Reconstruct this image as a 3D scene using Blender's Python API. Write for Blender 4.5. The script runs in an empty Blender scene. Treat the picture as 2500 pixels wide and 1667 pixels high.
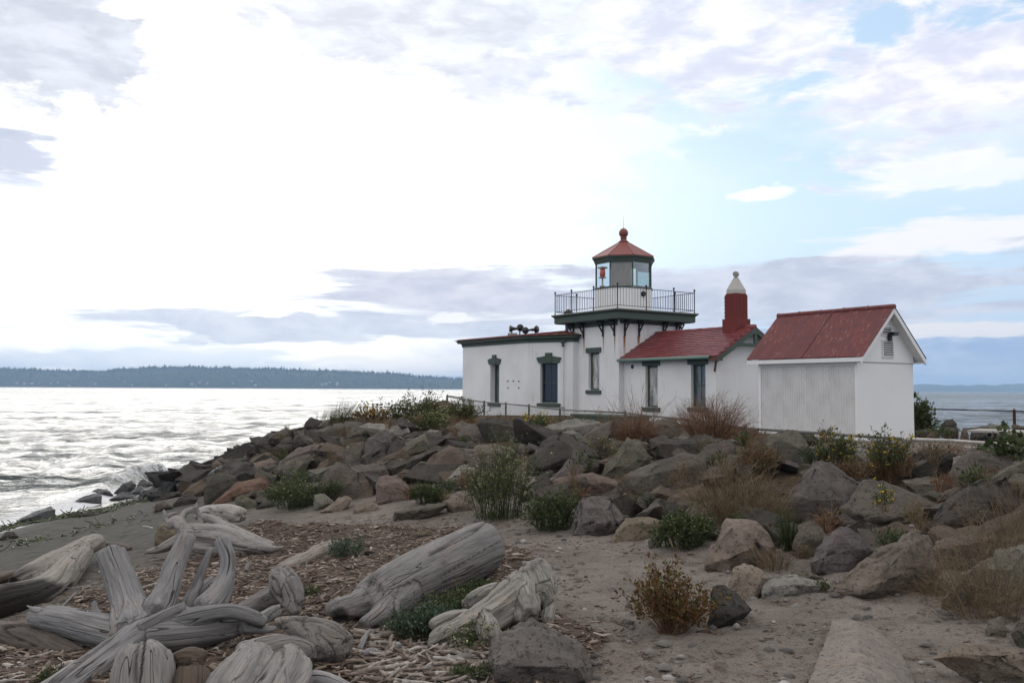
import bpy, bmesh, math, random
import numpy as np
from mathutils import Vector, Matrix, noise, Euler, Quaternion
R = math.radians
rng = np.random.default_rng(11)
random.seed(11)
scene = bpy.context.scene
COL = scene.collection

# ------------------------------------------------------------------ camera
F, CX, CY = 2155.0, 1250.0, 833.5          # focal length in photo pixels (2500 wide)
CAM = np.array([0.0, 0.0, 3.0])
cam_rot = Matrix.Rotation(R(90 + 3.1), 3, 'X') @ Matrix.Rotation(R(0.3), 3, 'Z')
cd = bpy.data.cameras.new('camera'); cam = bpy.data.objects.new('camera', cd)
COL.objects.link(cam)
cam.matrix_world = Matrix.Translation(Vector(CAM)) @ cam_rot.to_4x4()
cd.sensor_width = 36; cd.lens = 36 * F / 2500; cd.clip_start = 0.1; cd.clip_end = 60000
scene.camera = cam
CR = np.array(cam_rot)

# ------------------------------------------------------------------ light
SUN_AZ, SUN_EL = R(-19), R(17)
SUN_STRENGTH, SUN_ANGLE = 0.75, R(45)
SKY_STRENGTH = 0.12
sv = Vector((math.sin(SUN_AZ) * math.cos(SUN_EL), math.cos(SUN_AZ) * math.cos(SUN_EL), math.sin(SUN_EL)))
sl = bpy.data.lights.new('sun', 'SUN'); sl.energy = SUN_STRENGTH; sl.angle = SUN_ANGLE; sl.color = (1.0, .95, .87)
so = bpy.data.objects.new('sun', sl); COL.objects.link(so)
so.rotation_mode = 'QUATERNION'; so.rotation_quaternion = sv.to_track_quat('Z', 'Y')
so.location = (0, 0, 60)
vs = scene.view_settings
vs.view_transform = 'Standard'; vs.look = 'None'; vs.exposure = 0.30; vs.gamma = 1.0; vs.use_curve_mapping = False
scene.cycles.use_denoising = True
scene.cycles.max_bounces = 8; scene.cycles.diffuse_bounces = 3; scene.cycles.glossy_bounces = 4
scene.cycles.transparent_max_bounces = 12; scene.cycles.volume_bounces = 1
scene.cycles.sample_clamp_indirect = 6


class G:
    """small helper for building node graphs"""
    def __init__(s, nt): s.nt = nt; s.n = nt.nodes; s.l = nt.links
    def new(s, t, **k):
        n = s.n.new(t)
        for a, b in k.items(): setattr(n, a, b)
        return n
    def put(s, sock, val):
        if val is None: return
        if hasattr(val, 'is_linked') or isinstance(val, bpy.types.NodeSocket): s.l.new(val, sock)
        else:
            try: sock.default_value = val
            except Exception:
                sock.default_value = tuple(val) + (1.0,) if len(val) == 3 else val[:3]
    def m(s, op, a, b=None, c=None, clamp=False):
        n = s.new('ShaderNodeMath', operation=op, use_clamp=clamp)
        for i, x in enumerate((a, b, c)): s.put(n.inputs[i], x)
        return n.outputs[0]
    def v(s, op, a, b=None, scale=None):
        n = s.new('ShaderNodeVectorMath', operation=op)
        s.put(n.inputs[0], a); s.put(n.inputs[1], b)
        if scale is not None: s.put(n.inputs['Scale'], scale)
        return n.outputs['Value'] if op in ('DOT_PRODUCT', 'LENGTH') else n.outputs[0]
    def mix(s, f, a, b, mode='MIX'):
        n = s.new('ShaderNodeMix', data_type='RGBA', blend_type=mode)
        s.put(n.inputs[0], f); s.put(n.inputs[6], a); s.put(n.inputs[7], b)
        return n.outputs[2]
    def noise(s, vec, scale, detail=4, rough=.55, dist=0.0, dim='3D'):
        n = s.new('ShaderNodeTexNoise', noise_dimensions=dim)
        s.put(n.inputs['Vector'], vec); s.put(n.inputs['Scale'], scale); s.put(n.inputs['Detail'], detail)
        s.put(n.inputs['Roughness'], rough); s.put(n.inputs['Distortion'], dist)
        return n.outputs[0]
    def noisec(s, vec, scale, detail=4, rough=.55):
        n = s.new('ShaderNodeTexNoise')
        s.put(n.inputs['Vector'], vec); s.put(n.inputs['Scale'], scale); s.put(n.inputs['Detail'], detail); s.put(n.inputs['Roughness'], rough)
        return n.outputs[1]
    def vor(s, vec, scale, feature='F1'):
        n = s.new('ShaderNodeTexVoronoi', feature=feature)
        s.put(n.inputs['Vector'], vec); s.put(n.inputs['Scale'], scale)
        return n.outputs[0]
    def rng(s, x, a, b, c=0.0, d=1.0, smooth=True):
        n = s.new('ShaderNodeMapRange', interpolation_type='SMOOTHSTEP' if smooth else 'LINEAR')
        for i, q in enumerate((x, a, b, c, d)): s.put(n.inputs[i], q)
        return n.outputs[0]
    def ramp(s, f, stops):
        n = s.new('ShaderNodeValToRGB'); e = n.color_ramp.elements
        while len(e) < len(stops): e.new(.5)
        for i, (p, c) in enumerate(stops): e[i].position = p; e[i].color = tuple(c) + (1.0,) if len(c) == 3 else c
        s.put(n.inputs[0], f); return n.outputs[0]
    def xyz(s, v):
        n = s.new('ShaderNodeSeparateXYZ'); s.put(n.inputs[0], v); return n.outputs
    def comb(s, x, y, z):
        n = s.new('ShaderNodeCombineXYZ')
        for i, q in enumerate((x, y, z)): s.put(n.inputs[i], q)
        return n.outputs[0]
    def attr(s, name, out='Fac'):
        n = s.new('ShaderNodeAttribute', attribute_name=name); return n.outputs[out]
    def bump(s, h, strength=.5, dist=.02, normal=None):
        n = s.new('ShaderNodeBump'); s.put(n.inputs['Height'], h)
        n.inputs['Strength'].default_value = strength; n.inputs['Distance'].default_value = dist
        if normal is not None: s.put(n.inputs['Normal'], normal)
        return n.outputs[0]


def ray(u, v):
    d = CR @ np.array([(u - CX) / F, -(v - CY) / F, -1.0]); return d
def at(u, v, Y):
    d = ray(u, v); return CAM + d * (Y / d[1])
def azel(u, v):
    d = ray(u, v); d = d / np.linalg.norm(d); return math.atan2(d[0], d[1]), math.asin(d[2])

# ------------------------------------------------------------------ sky
w = bpy.data.worlds.new('World'); scene.world = w; w.use_nodes = True
g = G(w.node_tree); g.n.clear()
wo = g.new('ShaderNodeOutputWorld'); bg = g.new('ShaderNodeBackground')
g.l.new(bg.outputs[0], wo.inputs[0]); bg.inputs[1].default_value = SKY_STRENGTH
sky = g.new('ShaderNodeTexSky', sky_type='NISHITA', sun_disc=False, sun_elevation=SUN_EL, sun_rotation=SUN_AZ)
sky.air_density = 1.0; sky.dust_density = 1.0; sky.ozone_density = 1.2
K = 1.0 / SKY_STRENGTH
def kc(c, k=1.0): return tuple(x * K * k for x in c)
D = g.new('ShaderNodeTexCoord').outputs['Generated']
X, Y_, Z = g.xyz(D)
az = g.m('ARCTAN2', X, Y_); el = g.m('ARCSINE', Z)
zz = g.m('ADD', g.m('MAXIMUM', Z, 0.0), .16)
P = g.comb(g.m('DIVIDE', X, zz), g.m('DIVIDE', Y_, zz), 0.0)        # point on a flat cloud deck
AE = g.comb(g.m('MULTIPLY', az, 1.0), g.m('MULTIPLY', el, 2.6), 0.0)  # for streaky layers low down
nA = g.noise(P, 1.1, 7, .56, .3)
nB = g.noise(AE, 6.5, 10, .64, .3)
nC = g.noise(AE, 14.0, 6, .6, .2)
nW = g.noise(g.comb(g.m('MULTIPLY', az, .5), g.m('MULTIPLY', el, 5.0), 2.0), 9.0, 7, .58, .4)   # stratus streaks
base = g.mix(.5, g.mix(1.0, sky.outputs[0], (1.05, 1.05, 1.0, 1), 'MULTIPLY'), kc((.58, .77, 1.0)))
# milky air low over the water, the same all round
hz = g.rng(el, R(13), R(0), 0, .75)
base = g.mix(hz, base, kc((.36, .49, .74)))
# thin bright veil round the hidden sun
sd = g.v('DOT_PRODUCT', D, tuple(sv))
ang = g.m('ARCCOSINE', g.m('MINIMUM', sd, .99999))
veil = g.m('ADD', ang, g.m('MULTIPLY', g.m('SUBTRACT', nB, .5), .28))
vf = g.rng(veil, R(30), R(10), 0, 1)
thin = g.m('MULTIPLY', g.rng(nB, .56, .40), g.rng(ang, R(7), R(20)))   # thinner, bluer gaps in the veil
base = g.mix(vf, base, g.mix(thin, kc((1.10, 1.085, 1.05)), kc((.74, .79, .87))))
glow = g.rng(ang, R(24), R(3), 0, 1)
base = g.mix(glow, base, kc((1.5, 1.47, 1.4)))
# broken high cloud over the whole dome
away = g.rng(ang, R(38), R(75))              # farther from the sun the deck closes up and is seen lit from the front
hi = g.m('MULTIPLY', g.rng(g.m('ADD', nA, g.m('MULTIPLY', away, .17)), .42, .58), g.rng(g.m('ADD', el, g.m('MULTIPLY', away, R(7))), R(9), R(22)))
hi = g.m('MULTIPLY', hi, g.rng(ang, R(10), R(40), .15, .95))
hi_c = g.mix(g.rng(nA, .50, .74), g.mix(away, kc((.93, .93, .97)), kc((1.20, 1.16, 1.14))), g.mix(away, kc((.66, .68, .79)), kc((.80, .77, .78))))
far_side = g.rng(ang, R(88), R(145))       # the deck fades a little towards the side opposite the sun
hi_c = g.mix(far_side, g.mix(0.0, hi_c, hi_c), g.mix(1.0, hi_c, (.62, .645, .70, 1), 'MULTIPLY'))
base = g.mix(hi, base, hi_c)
def blob(c0, u, v, du, dv, col, op=1.0, nz=None, amp=1.3, col2=None, warp=.06):
    a0, e0 = azel(u, v); ra = du / F; re = dv / F
    nz = nz or nB
    wz = g.m('MULTIPLY', g.m('SUBTRACT', nC, .5), warp)
    ex = g.m('DIVIDE', g.m('SUBTRACT', g.m('ADD', az, wz), a0), ra)
    ey = g.m('DIVIDE', g.m('SUBTRACT', g.m('ADD', el, g.m('MULTIPLY', wz, .5)), e0), re)
    e = g.m('SQRT', g.m('ADD', g.m('MULTIPLY', ex, ex), g.m('MULTIPLY', ey, ey)))
    e = g.m('ADD', e, g.m('MULTIPLY', g.m('SUBTRACT', nz, .5), amp * 2))
    f = g.rng(e, 1.13, .68, 0, op)
    c = kc(col)
    if col2: c = g.mix(g.rng(nC, .35, .65), kc(col), kc(col2))
    return g.mix(f, c0, c)
c = base
c = blob(c, 60, 60, 380, 190, (.52, .55, .63), .95, col2=(.70, .73, .81))
c = blob(c, 980, 20, 540, 170, (.58, .61, .69), .9, col2=(.80, .83, .90))
c = blob(c, 450, 60, 95, 140, (1.5, 1.48, 1.4), .9)
c = blob(c, 1720, 90, 420, 165, (.90, .90, .96), .95, col2=(.64, .67, .79), amp=1.7)
c = blob(c, 2370, 190, 400, 160, (.90, .89, .95), .95, col2=(.64, .66, .79), amp=1.7)
c = blob(c, 1420, 360, 240, 75, (.88, .92, .97), .6, amp=2.2)
c = blob(c, 10, 365, 125, 52, (.50, .54, .66), .9, nz=nW, amp=1.3)
c = blob(c, 30, 440, 70, 18, (.66, .7, .82), .8, amp=.8)
c = blob(c, 590, 262, 66, 18, (.72, .76, .88), .8, amp=.8)
c = blob(c, 2330, 575, 330, 42, (.85, .84, .87), .9, nz=nW, amp=1.3)
c = blob(c, 1850, 472, 70, 14, (.97, .98, 1.0), .8, amp=1.0)
c = blob(c, 2350, 415, 170, 40, (.88, .88, .96), .7, amp=1.5)
# stratus bands over the far shore
c = blob(c, 2150, 880, 900, 95, (.27, .39, .61), .85, nz=nW, amp=1.7, col2=(.46, .54, .70))
c = blob(c, 1800, 735, 960, 88, (.46, .49, .60), .88, nz=nW, amp=1.3, col2=(.62, .64, .73))
c = blob(c, 1130, 700, 330, 60, (.53, .555, .66), .85, nz=nW, amp=1.5, col2=(.68, .69, .77))
c = blob(c, 820, 800, 560, 44, (.50, .55, .67), .85, nz=nW, amp=1.5, col2=(.66, .70, .78))
c = blob(c, 380, 875, 560, 30, (.58, .68, .82), .5, nz=nW, amp=1.5)
c = blob(c, 2420, 800, 260, 28, (.76, .75, .77), .9, nz=nW, amp=1.2)
c = blob(c, 640, 770, 60, 9, (1.2, 1.18, 1.1), .9, amp=.7)
c = blob(c, 1110, 775, 60, 14, (.95, .94, .95), .8, amp=1.0)
c = blob(c, 870, 880, 170, 13, (1.1, 1.05, .95), .9, nz=nW, amp=1.0)
c = blob(c, 500, 850, 130, 10, (1.05, 1.03, .98), .7, nz=nW, amp=1.0)
c = g.mix(g.rng(el, R(-1), R(-6)), c, kc((.2, .22, .25)))
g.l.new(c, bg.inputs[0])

# ------------------------------------------------------------------ mesh helpers
def link(o): COL.objects.link(o); return o
def tag(o, label=None, cat=None, group=None, kind=None):
    if label: o['label'] = label
    if cat: o['category'] = cat
    if group: o['group'] = group
    if kind: o['kind'] = kind
    return o
def np_mesh(name, V, Fq=None, Ft=None, mat=None, smooth=False, attrs=None):
    """mesh from numpy arrays: V (n,3), quads Fq (m,4), triangles Ft (k,3)"""
    V = np.asarray(V, np.float32)
    nq = 0 if Fq is None else len(Fq); nt = 0 if Ft is None else len(Ft)
    me = bpy.data.meshes.new(name)
    me.vertices.add(len(V)); me.vertices.foreach_set('co', V.ravel())
    li = []
    if nq: li.append(np.asarray(Fq, np.int32).ravel())
    if nt: li.append(np.asarray(Ft, np.int32).ravel())
    li = np.concatenate(li)
    me.loops.add(len(li)); me.loops.foreach_set('vertex_index', li)
    st = np.concatenate([np.arange(nq) * 4, nq * 4 + np.arange(nt) * 3]).astype(np.int32)
    me.polygons.add(nq + nt); me.polygons.foreach_set('loop_start', st)
    if smooth: me.polygons.foreach_set('use_smooth', np.ones(nq + nt, bool))
    for k, a in (attrs or {}).items():
        a = np.asarray(a, np.float32)
        if a.ndim == 1:
            at_ = me.attributes.new(k, 'FLOAT', 'POINT'); at_.data.foreach_set('value', a)
        else:
            at_ = me.attributes.new(k, 'FLOAT_VECTOR', 'POINT'); at_.data.foreach_set('vector', a.ravel())
    me.update(calc_edges=True); me.validate()
    if mat: me.materials.append(mat)
    return me
def ob(name, me, parent=None, loc=None, rotz=None):
    o = bpy.data.objects.new(name, me); COL.objects.link(o)
    if loc is not None: o.location = loc
    if rotz is not None: o.rotation_euler = (0, 0, rotz)
    if parent: o.parent = parent
    return o
def thing(name, label, cat, loc=(0, 0, 0), rotz=0.0, group=None):
    o = bpy.data.objects.new(name, None); COL.objects.link(o)
    o.location = loc; o.rotation_euler = (0, 0, rotz); o.empty_display_size = .2
    return tag(o, label, cat, group)

class MB:
    """collects boxes, bars, prisms and tubes into one mesh"""
    def __init__(s): s.V = []; s.F = []
    def add(s, V, Fs):
        b = len(s.V); s.V += [tuple(map(float, p)) for p in V]; s.F += [tuple(i + b for i in f) for f in Fs]; return s
    def box(s, x0, x1, y0, y1, z0, z1):
        return s.add([(x0, y0, z0), (x1, y0, z0), (x1, y1, z0), (x0, y1, z0), (x0, y0, z1), (x1, y0, z1), (x1, y1, z1), (x0, y1, z1)],
                     [(0, 3, 2, 1), (4, 5, 6, 7), (0, 1, 5, 4), (1, 2, 6, 5), (2, 3, 7, 6), (3, 0, 4, 7)])
    def hexa(s, p):   # eight corners: bottom ring then top ring
        return s.add(p, [(0, 3, 2, 1), (4, 5, 6, 7), (0, 1, 5, 4), (1, 2, 6, 5), (2, 3, 7, 6), (3, 0, 4, 7)])
    def bar(s, a, b, w, h, up=(0, 0, 1)):
        a = Vector(a); b = Vector(b); d = (b - a).normalized(); u = Vector(up)
        r = d.cross(u)
        if r.length < 1e-4: r = d.cross(Vector((1, 0, 0)))
        r.normalize(); u = r.cross(d).normalized(); r = r * w / 2; u = u * h / 2
        return s.hexa([a - r - u, a + r - u, a + r + u, a - r + u, b - r - u, b + r - u, b + r + u, b - r + u])
    def prism(s, poly, z0, z1):
        n = len(poly)
        V = [(x, y, z0) for x, y in poly] + [(x, y, z1) for x, y in poly]
        return s.add(V, [tuple(range(n - 1, -1, -1)), tuple(range(n, 2 * n))] + [(i, (i + 1) % n, n + (i + 1) % n, n + i) for i in range(n)])
    def lathe(s, prof, c=(0, 0, 0), n=16, axis=(0, 0, 1)):   # prof: (radius, height along the axis)
        q = Vector((0, 0, 1)).rotation_difference(Vector(axis)); c = Vector(c); b = len(s.V)
        for r, h in prof:
            for i in range(n):
                t = 2 * math.pi * i / n
                s.V.append(tuple(c + q @ Vector((r * math.cos(t), r * math.sin(t), h))))
        for k in range(len(prof) - 1):
            for i in range(n):
                j = (i + 1) % n
                s.F.append((b + k * n + i, b + k * n + j, b + (k + 1) * n + j, b + (k + 1) * n + i))
        s.F.append(tuple(b + i for i in range(n - 1, -1, -1)))
        s.F.append(tuple(b + (len(prof) - 1) * n + i for i in range(n)))
        return s
    def rod(s, a, b, r, n=8, r2=None):
        a = Vector(a); b = Vector(b); return s.lathe([(r, 0), (r if r2 is None else r2, (b - a).length)], a, n, (b - a))
    def sweep(s, poly, prof, closed=False):
        """moulding: prof (outward offset, z) swept along a plan polyline with mitred corners (outside on the right)"""
        n = len(poly); pts = [Vector(p) for p in poly]; b = len(s.V); m = len(prof)
        for i in range(n):
            def nrm(p, q): d = (q - p).normalized(); return Vector((d.y, -d.x))
            if closed or 0 < i < n - 1:
                n1 = nrm(pts[i - 1], pts[i]); n2 = nrm(pts[i], pts[(i + 1) % n]); k = n1 + n2; k = k / (k.dot(n1))
            else: k = nrm(pts[0], pts[1]) if i == 0 else nrm(pts[-2], pts[-1])
            for o, z in prof: s.V.append((pts[i].x + k.x * o, pts[i].y + k.y * o, z))
        for i in range(n if closed else n - 1):
            j = (i + 1) % n
            for k in range(m):
                l = (k + 1) % m
                s.F.append((b + i * m + k, b + j * m + k, b + j * m + l, b + i * m + l))
        if not closed:
            s.F.append(tuple(b + k for k in range(m - 1, -1, -1))); s.F.append(tuple(b + (n - 1) * m + k for k in range(m)))
        return s
    def mesh(s, name, mat, smooth=False):
        me = bpy.data.meshes.new(name); me.from_pydata(s.V, [], s.F); me.update()
        if smooth: me.polygons.foreach_set('use_smooth', np.ones(len(me.polygons), bool))
        if mat: me.materials.append(mat)
        return me
    def build(s, name, mat, parent=None, smooth=False, loc=None, bevel=0):
        o = ob(name, s.mesh(name, mat, smooth), parent, loc)
        if bevel:
            b = o.modifiers.new('bevel', 'BEVEL'); b.width = bevel; b.segments = 2; b.limit_method = 'ANGLE'
        return o

# value noise in numpy
def _h(ix, iy, seed):
    n = (ix.astype(np.int64) * 374761393 + iy.astype(np.int64) * 668265263 + seed * 1442695041) & 0x7fffffff
    n = ((n ^ (n >> 13)) * 1274126177) & 0x7fffffff
    return ((n ^ (n >> 16)) & 0xffff) / 65535.0
def vnoise(x, y, seed=0):
    ix = np.floor(x); iy = np.floor(y); fx = x - ix; fy = y - iy
    fx = fx * fx * fx * (fx * (fx * 6 - 15) + 10); fy = fy * fy * fy * (fy * (fy * 6 - 15) + 10)
    a = _h(ix, iy, seed); b = _h(ix + 1, iy, seed); c = _h(ix, iy + 1, seed); d = _h(ix + 1, iy + 1, seed)
    return (a + (b - a) * fx) * (1 - fy) + (c + (d - c) * fx) * fy
def fbm(x, y, oct=4, seed=0, gain=.5):
    t = 0; a = 1; s = 0
    for o in range(oct):
        t = t + a * (vnoise(x, y, seed + o * 17) - .5); s += a; a *= gain; x = x * 2.03 + 7.1; y = y * 2.03 + 3.7
    return t / s * 2

def tubes(paths, radii, sides=3):
    """many thin tubes at once: paths (n,k,3), radii (n,k)"""
    paths = np.asarray(paths, float); n, k, _ = paths.shape
    d = paths[:, -1] - paths[:, 0]; d /= np.linalg.norm(d, axis=1, keepdims=True) + 1e-9
    ref = np.where(np.abs(d[:, 2:3]) > .9, np.array([[1., 0, 0]]), np.array([[0, 0, 1.]]))
    a = np.cross(d, ref); a /= np.linalg.norm(a, axis=1, keepdims=True) + 1e-9; b = np.cross(d, a)
    t = np.arange(sides) * 2 * np.pi / sides
    off = a[:, None, None, :] * np.cos(t)[None, None, :, None] + b[:, None, None, :] * np.sin(t)[None, None, :, None]
    V = paths[:, :, None, :] + off * np.asarray(radii)[:, :, None, None]
    i = np.arange(n)[:, None, None] * k * sides; j = np.arange(k - 1)[None, :, None] * sides
    s0 = np.arange(sides)[None, None, :]; s1 = (s0 + 1) % sides
    Fq = np.stack([i + j + s0, i + j + s1, i + j + sides + s1, i + j + sides + s0], -1).reshape(-1, 4)
    return V.reshape(-1, 3), Fq
def leaves(pos, direc, size, width=.4):
    """diamond leaves, folded a little along the midrib: two triangles each"""
    pos = np.asarray(pos); n = len(pos); d = direc / (np.linalg.norm(direc, axis=1, keepdims=True) + 1e-9)
    r = rng.normal(size=(n, 3)); s = np.cross(d, r); s /= np.linalg.norm(s, axis=1, keepdims=True) + 1e-9
    u = np.cross(s, d); L = np.asarray(size)[:, None]
    V = np.stack([pos, pos + d * L * .5 + s * L * width * .5 + u * L * .08, pos + d * L, pos + d * L * .5 - s * L * width * .5 + u * L * .08], 1).reshape(-1, 3)
    b = np.arange(n) * 4
    return V, np.concatenate([np.stack([b, b + 1, b + 2], 1), np.stack([b, b + 2, b + 3], 1)])
class NB:
    """gathers numpy geometry with a per-vertex tint"""
    def __init__(s): s.V = []; s.Q = []; s.T = []; s.t = []; s.n = 0
    def add(s, V, Q=None, T=None, tint=0.5):
        if Q is not None: s.Q.append(Q + s.n)
        if T is not None: s.T.append(T + s.n)
        s.V.append(V); s.t.append(np.broadcast_to(np.asarray(tint, float), (len(V),))); s.n += len(V)
    def mesh(s, name, mat, org=(0, 0, 0), smooth=False):
        return np_mesh(name, np.concatenate(s.V) - np.asarray(org), np.concatenate(s.Q) if s.Q else None,
                       np.concatenate(s.T) if s.T else None, mat, smooth, {'tint': np.concatenate(s.t)})

# ------------------------------------------------------------------ materials
def material(name, rough=.8, spec=.3, base=None):
    m = bpy.data.materials.new(name); m.use_nodes = True; g = G(m.node_tree)
    b = g.n['Principled BSDF']; b.inputs['Roughness'].default_value = rough
    b.inputs['Specular IOR Level'].default_value = spec
    if base: b.inputs['Base Color'].default_value = tuple(base) + (1.0,)
    return m, g, b
def objv(g, scale=None):
    return g.new('ShaderNodeTexCoord').outputs['Object']
def worldv(g):
    return g.new('ShaderNodeNewGeometry').outputs['Position']
def streak_mat(name, base, dark, rough=.75, spec=.25, amt=.6, bump=.15, sc=(1, 1, 1)):
    m, g, b = material(name, rough, spec)
    p = objv(g)
    st = g.noise(g.v('MULTIPLY', p, (9 * sc[0], 9 * sc[1], .7 * sc[2])), 1.0, 5, .6)
    pt = g.noise(p, 1.7, 6, .62)
    f = g.m('MULTIPLY', g.rng(st, .5, .78), g.rng(pt, .42, .72)); f = g.m('MULTIPLY', f, amt)
    f2 = g.m('MULTIPLY', g.rng(g.noise(p, .8, 4), .35, .7), .25 * amt)
    g.put(b.inputs['Base Color'], g.mix(f2, g.mix(f, base + (1,), dark + (1,)), dark + (1,)))
    g.put(b.inputs['Normal'], g.bump(g.noise(p, 22, 5, .65), bump, .01))
    return m
M = {}
M['white'] = streak_mat('white_paint', (.72, .71, .70), (.30, .27, .23), amt=.62, bump=.3)
M['shedwhite'] = streak_mat('shed_white_paint', (.70, .69, .68), (.17, .15, .125), amt=.95, sc=(1.6, 1.6, 1.4))
M['trimwhite'] = streak_mat('trim_white_paint', (.74, .73, .71), (.4, .37, .33), amt=.3)
M['green'] = streak_mat('green_trim_paint', (.060, .082, .066), (.035, .04, .034), amt=.5, rough=.55)
M['palegreen'] = streak_mat('pale_green_gutter', (.16, .25, .21), (.08, .1, .09), amt=.5, rough=.5)
M['black'] = streak_mat('black_iron', (.012, .013, .016), (.03, .022, .018), amt=.6, rough=.45, spec=.4)
M['brick'] = streak_mat('red_brick_paint', (.15, .028, .024), (.07, .02, .018), amt=.5, rough=.7)
M['copper'] = streak_mat('red_lantern_roof', (.21, .068, .056), (.12, .042, .036), amt=.6, rough=.5)
M['concrete'] = streak_mat('pale_cap_metal', (.42, .40, .36), (.2, .19, .17), amt=.7, rough=.6)
M['tan'] = streak_mat('grey_vent_metal', (.30, .29, .27), (.12, .11, .1), amt=.7, rough=.6)
M['steel'] = streak_mat('galvanised_steel', (.15, .147, .14), (.10, .065, .045), amt=.9, rough=.75, spec=.2)
M['wire'] = streak_mat('fence_wire', (.16, .155, .15), (.14, .09, .06), amt=.9, rough=.6)
M['rustpost'] = streak_mat('rusty_post', (.13, .06, .045), (.06, .03, .025), amt=.8)
M['board'] = streak_mat('silver_board', (.33, .31, .28), (.18, .16, .14), amt=.6, sc=(.2, .2, 6))
def roofmat():
    m, g, b = material('red_roof_metal', .5, .4)
    p = objv(g); oi = g.new('ShaderNodeObjectInfo')
    n = g.noise(g.v('ADD', p, g.v('SCALE', oi.outputs['Location'], scale=3.0)), 2.6, 7, .65)
    fine = g.noise(g.v('MULTIPLY', p, (34, 5, 20)), 1.0, 5, .7)
    c = g.mix(g.rng(n, .3, .7), (.105, .022, .022, 1), (.165, .036, .034, 1))
    c = g.mix(g.m('MULTIPLY', g.rng(fine, .52, .68), g.rng(n, .40, .62)), c, (.30, .21, .18, 1))
    c = g.mix(g.m('MULTIPLY', g.rng(g.noise(p, 9, 6, .7), .56, .7), .7), c, (.06, .022, .02, 1))
    g.put(b.inputs['Base Color'], c); g.put(b.inputs['Roughness'], g.rng(n, .3, .7, .4, .65))
    g.put(b.inputs['Normal'], g.bump(fine, .15, .005)); return m
M['roof'] = roofmat()
def shinglemat():
    m, g, b = material('red_roof_tile', .42, .45)
    oi = g.new('ShaderNodeObjectInfo'); p = objv(g)
    n = g.noise(g.v('ADD', p, g.v('SCALE', g.comb(oi.outputs['Random'], oi.outputs['Random'], 0), scale=40.0)), 14, 5, .65)
    c = g.mix(oi.outputs['Random'], (.150, .032, .034, 1), (.21, .052, .052, 1))
    c = g.mix(g.m('MULTIPLY', g.rng(n, .45, .75), .6), c, (.10, .03, .03, 1))
    g.put(b.inputs['Base Color'], c); g.put(b.inputs['Normal'], g.bump(n, .2, .005)); return m
M['shingle'] = shinglemat()
def glassmat(name, col, rough=.04, streak=None):
    m, g, b = material(name, rough, .6, col)
    if streak:
        p = objv(g)
        n = g.noise(g.v('MULTIPLY', p, (2.2, 2.2, .55)), 2.4, 4, .6, .6)
        n2 = g.noise(g.v('MULTIPLY', p, (14, 14, .35)), 1.0, 3, .5)
        c = g.ramp(g.m('ADD', g.m('MULTIPLY', n, .75), g.m('MULTIPLY', n2, .25)), [(.36, col), (.47, tuple(.5 * (a + b_) for a, b_ in zip(col, streak))), (.56, streak)])
        g.put(b.inputs['Base Color'], c)
    return m
M['darkglass'] = glassmat('dark_window_glass', (.012, .016, .026))
M['greyglass'] = glassmat('pale_streaked_window_glass', (.10, .105, .11), .06, (.50, .48, .44))  # pale streaks mixed into the pane's base colour
M['tealglass'] = glassmat('teal_window_glass', (.035, .05, .055), .05, (.13, .15, .16))
M['panel'] = glassmat('frosted_storm_panel', (.17, .17, .155), .3, (.23, .22, .20))
def clearglass():
    m, g, b = material('clear_lantern_glass', .02, .5)
    out = g.n['Material Output']; tr = g.new('ShaderNodeBsdfTransparent'); tr.inputs[0].default_value = (.86, .93, .915, 1)
    gl = g.new('ShaderNodeBsdfGlossy'); gl.inputs['Roughness'].default_value = .03
    fr = g.new('ShaderNodeFresnel'); fr.inputs[0].default_value = 1.45
    mx = g.new('ShaderNodeMixShader'); g.l.new(fr.outputs[0], mx.inputs[0]); g.l.new(tr.outputs[0], mx.inputs[1]); g.l.new(gl.outputs[0], mx.inputs[2])
    g.l.new(mx.outputs[0], out.inputs[0]); return m
M['clear'] = clearglass()
M['lens'] = material('red_beacon_lens', .25, .5, (.42, .09, .08))[0]
def stainmat():
    m, g, b = material('rust_stain', .85, .1)
    out = g.n['Material Output']; tr = g.new('ShaderNodeBsdfTransparent'); mx = g.new('ShaderNodeMixShader')
    uvz = g.attr('tint'); p = objv(g)
    n = g.noise(g.v('MULTIPLY', p, (30, 30, 1.6)), 1, 4, .6)
    f = g.m('MULTIPLY', uvz, g.rng(n, .22, .48))
    g.put(b.inputs['Base Color'], g.mix(uvz, (.40, .24, .12, 1), (.24, .085, .03, 1)))
    g.l.new(f, mx.inputs[0]); g.l.new(tr.outputs[0], mx.inputs[1]); g.l.new(b.outputs[0], mx.inputs[2]); g.l.new(mx.outputs[0], out.inputs[0])
    return m
M['stain'] = stainmat()
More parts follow.
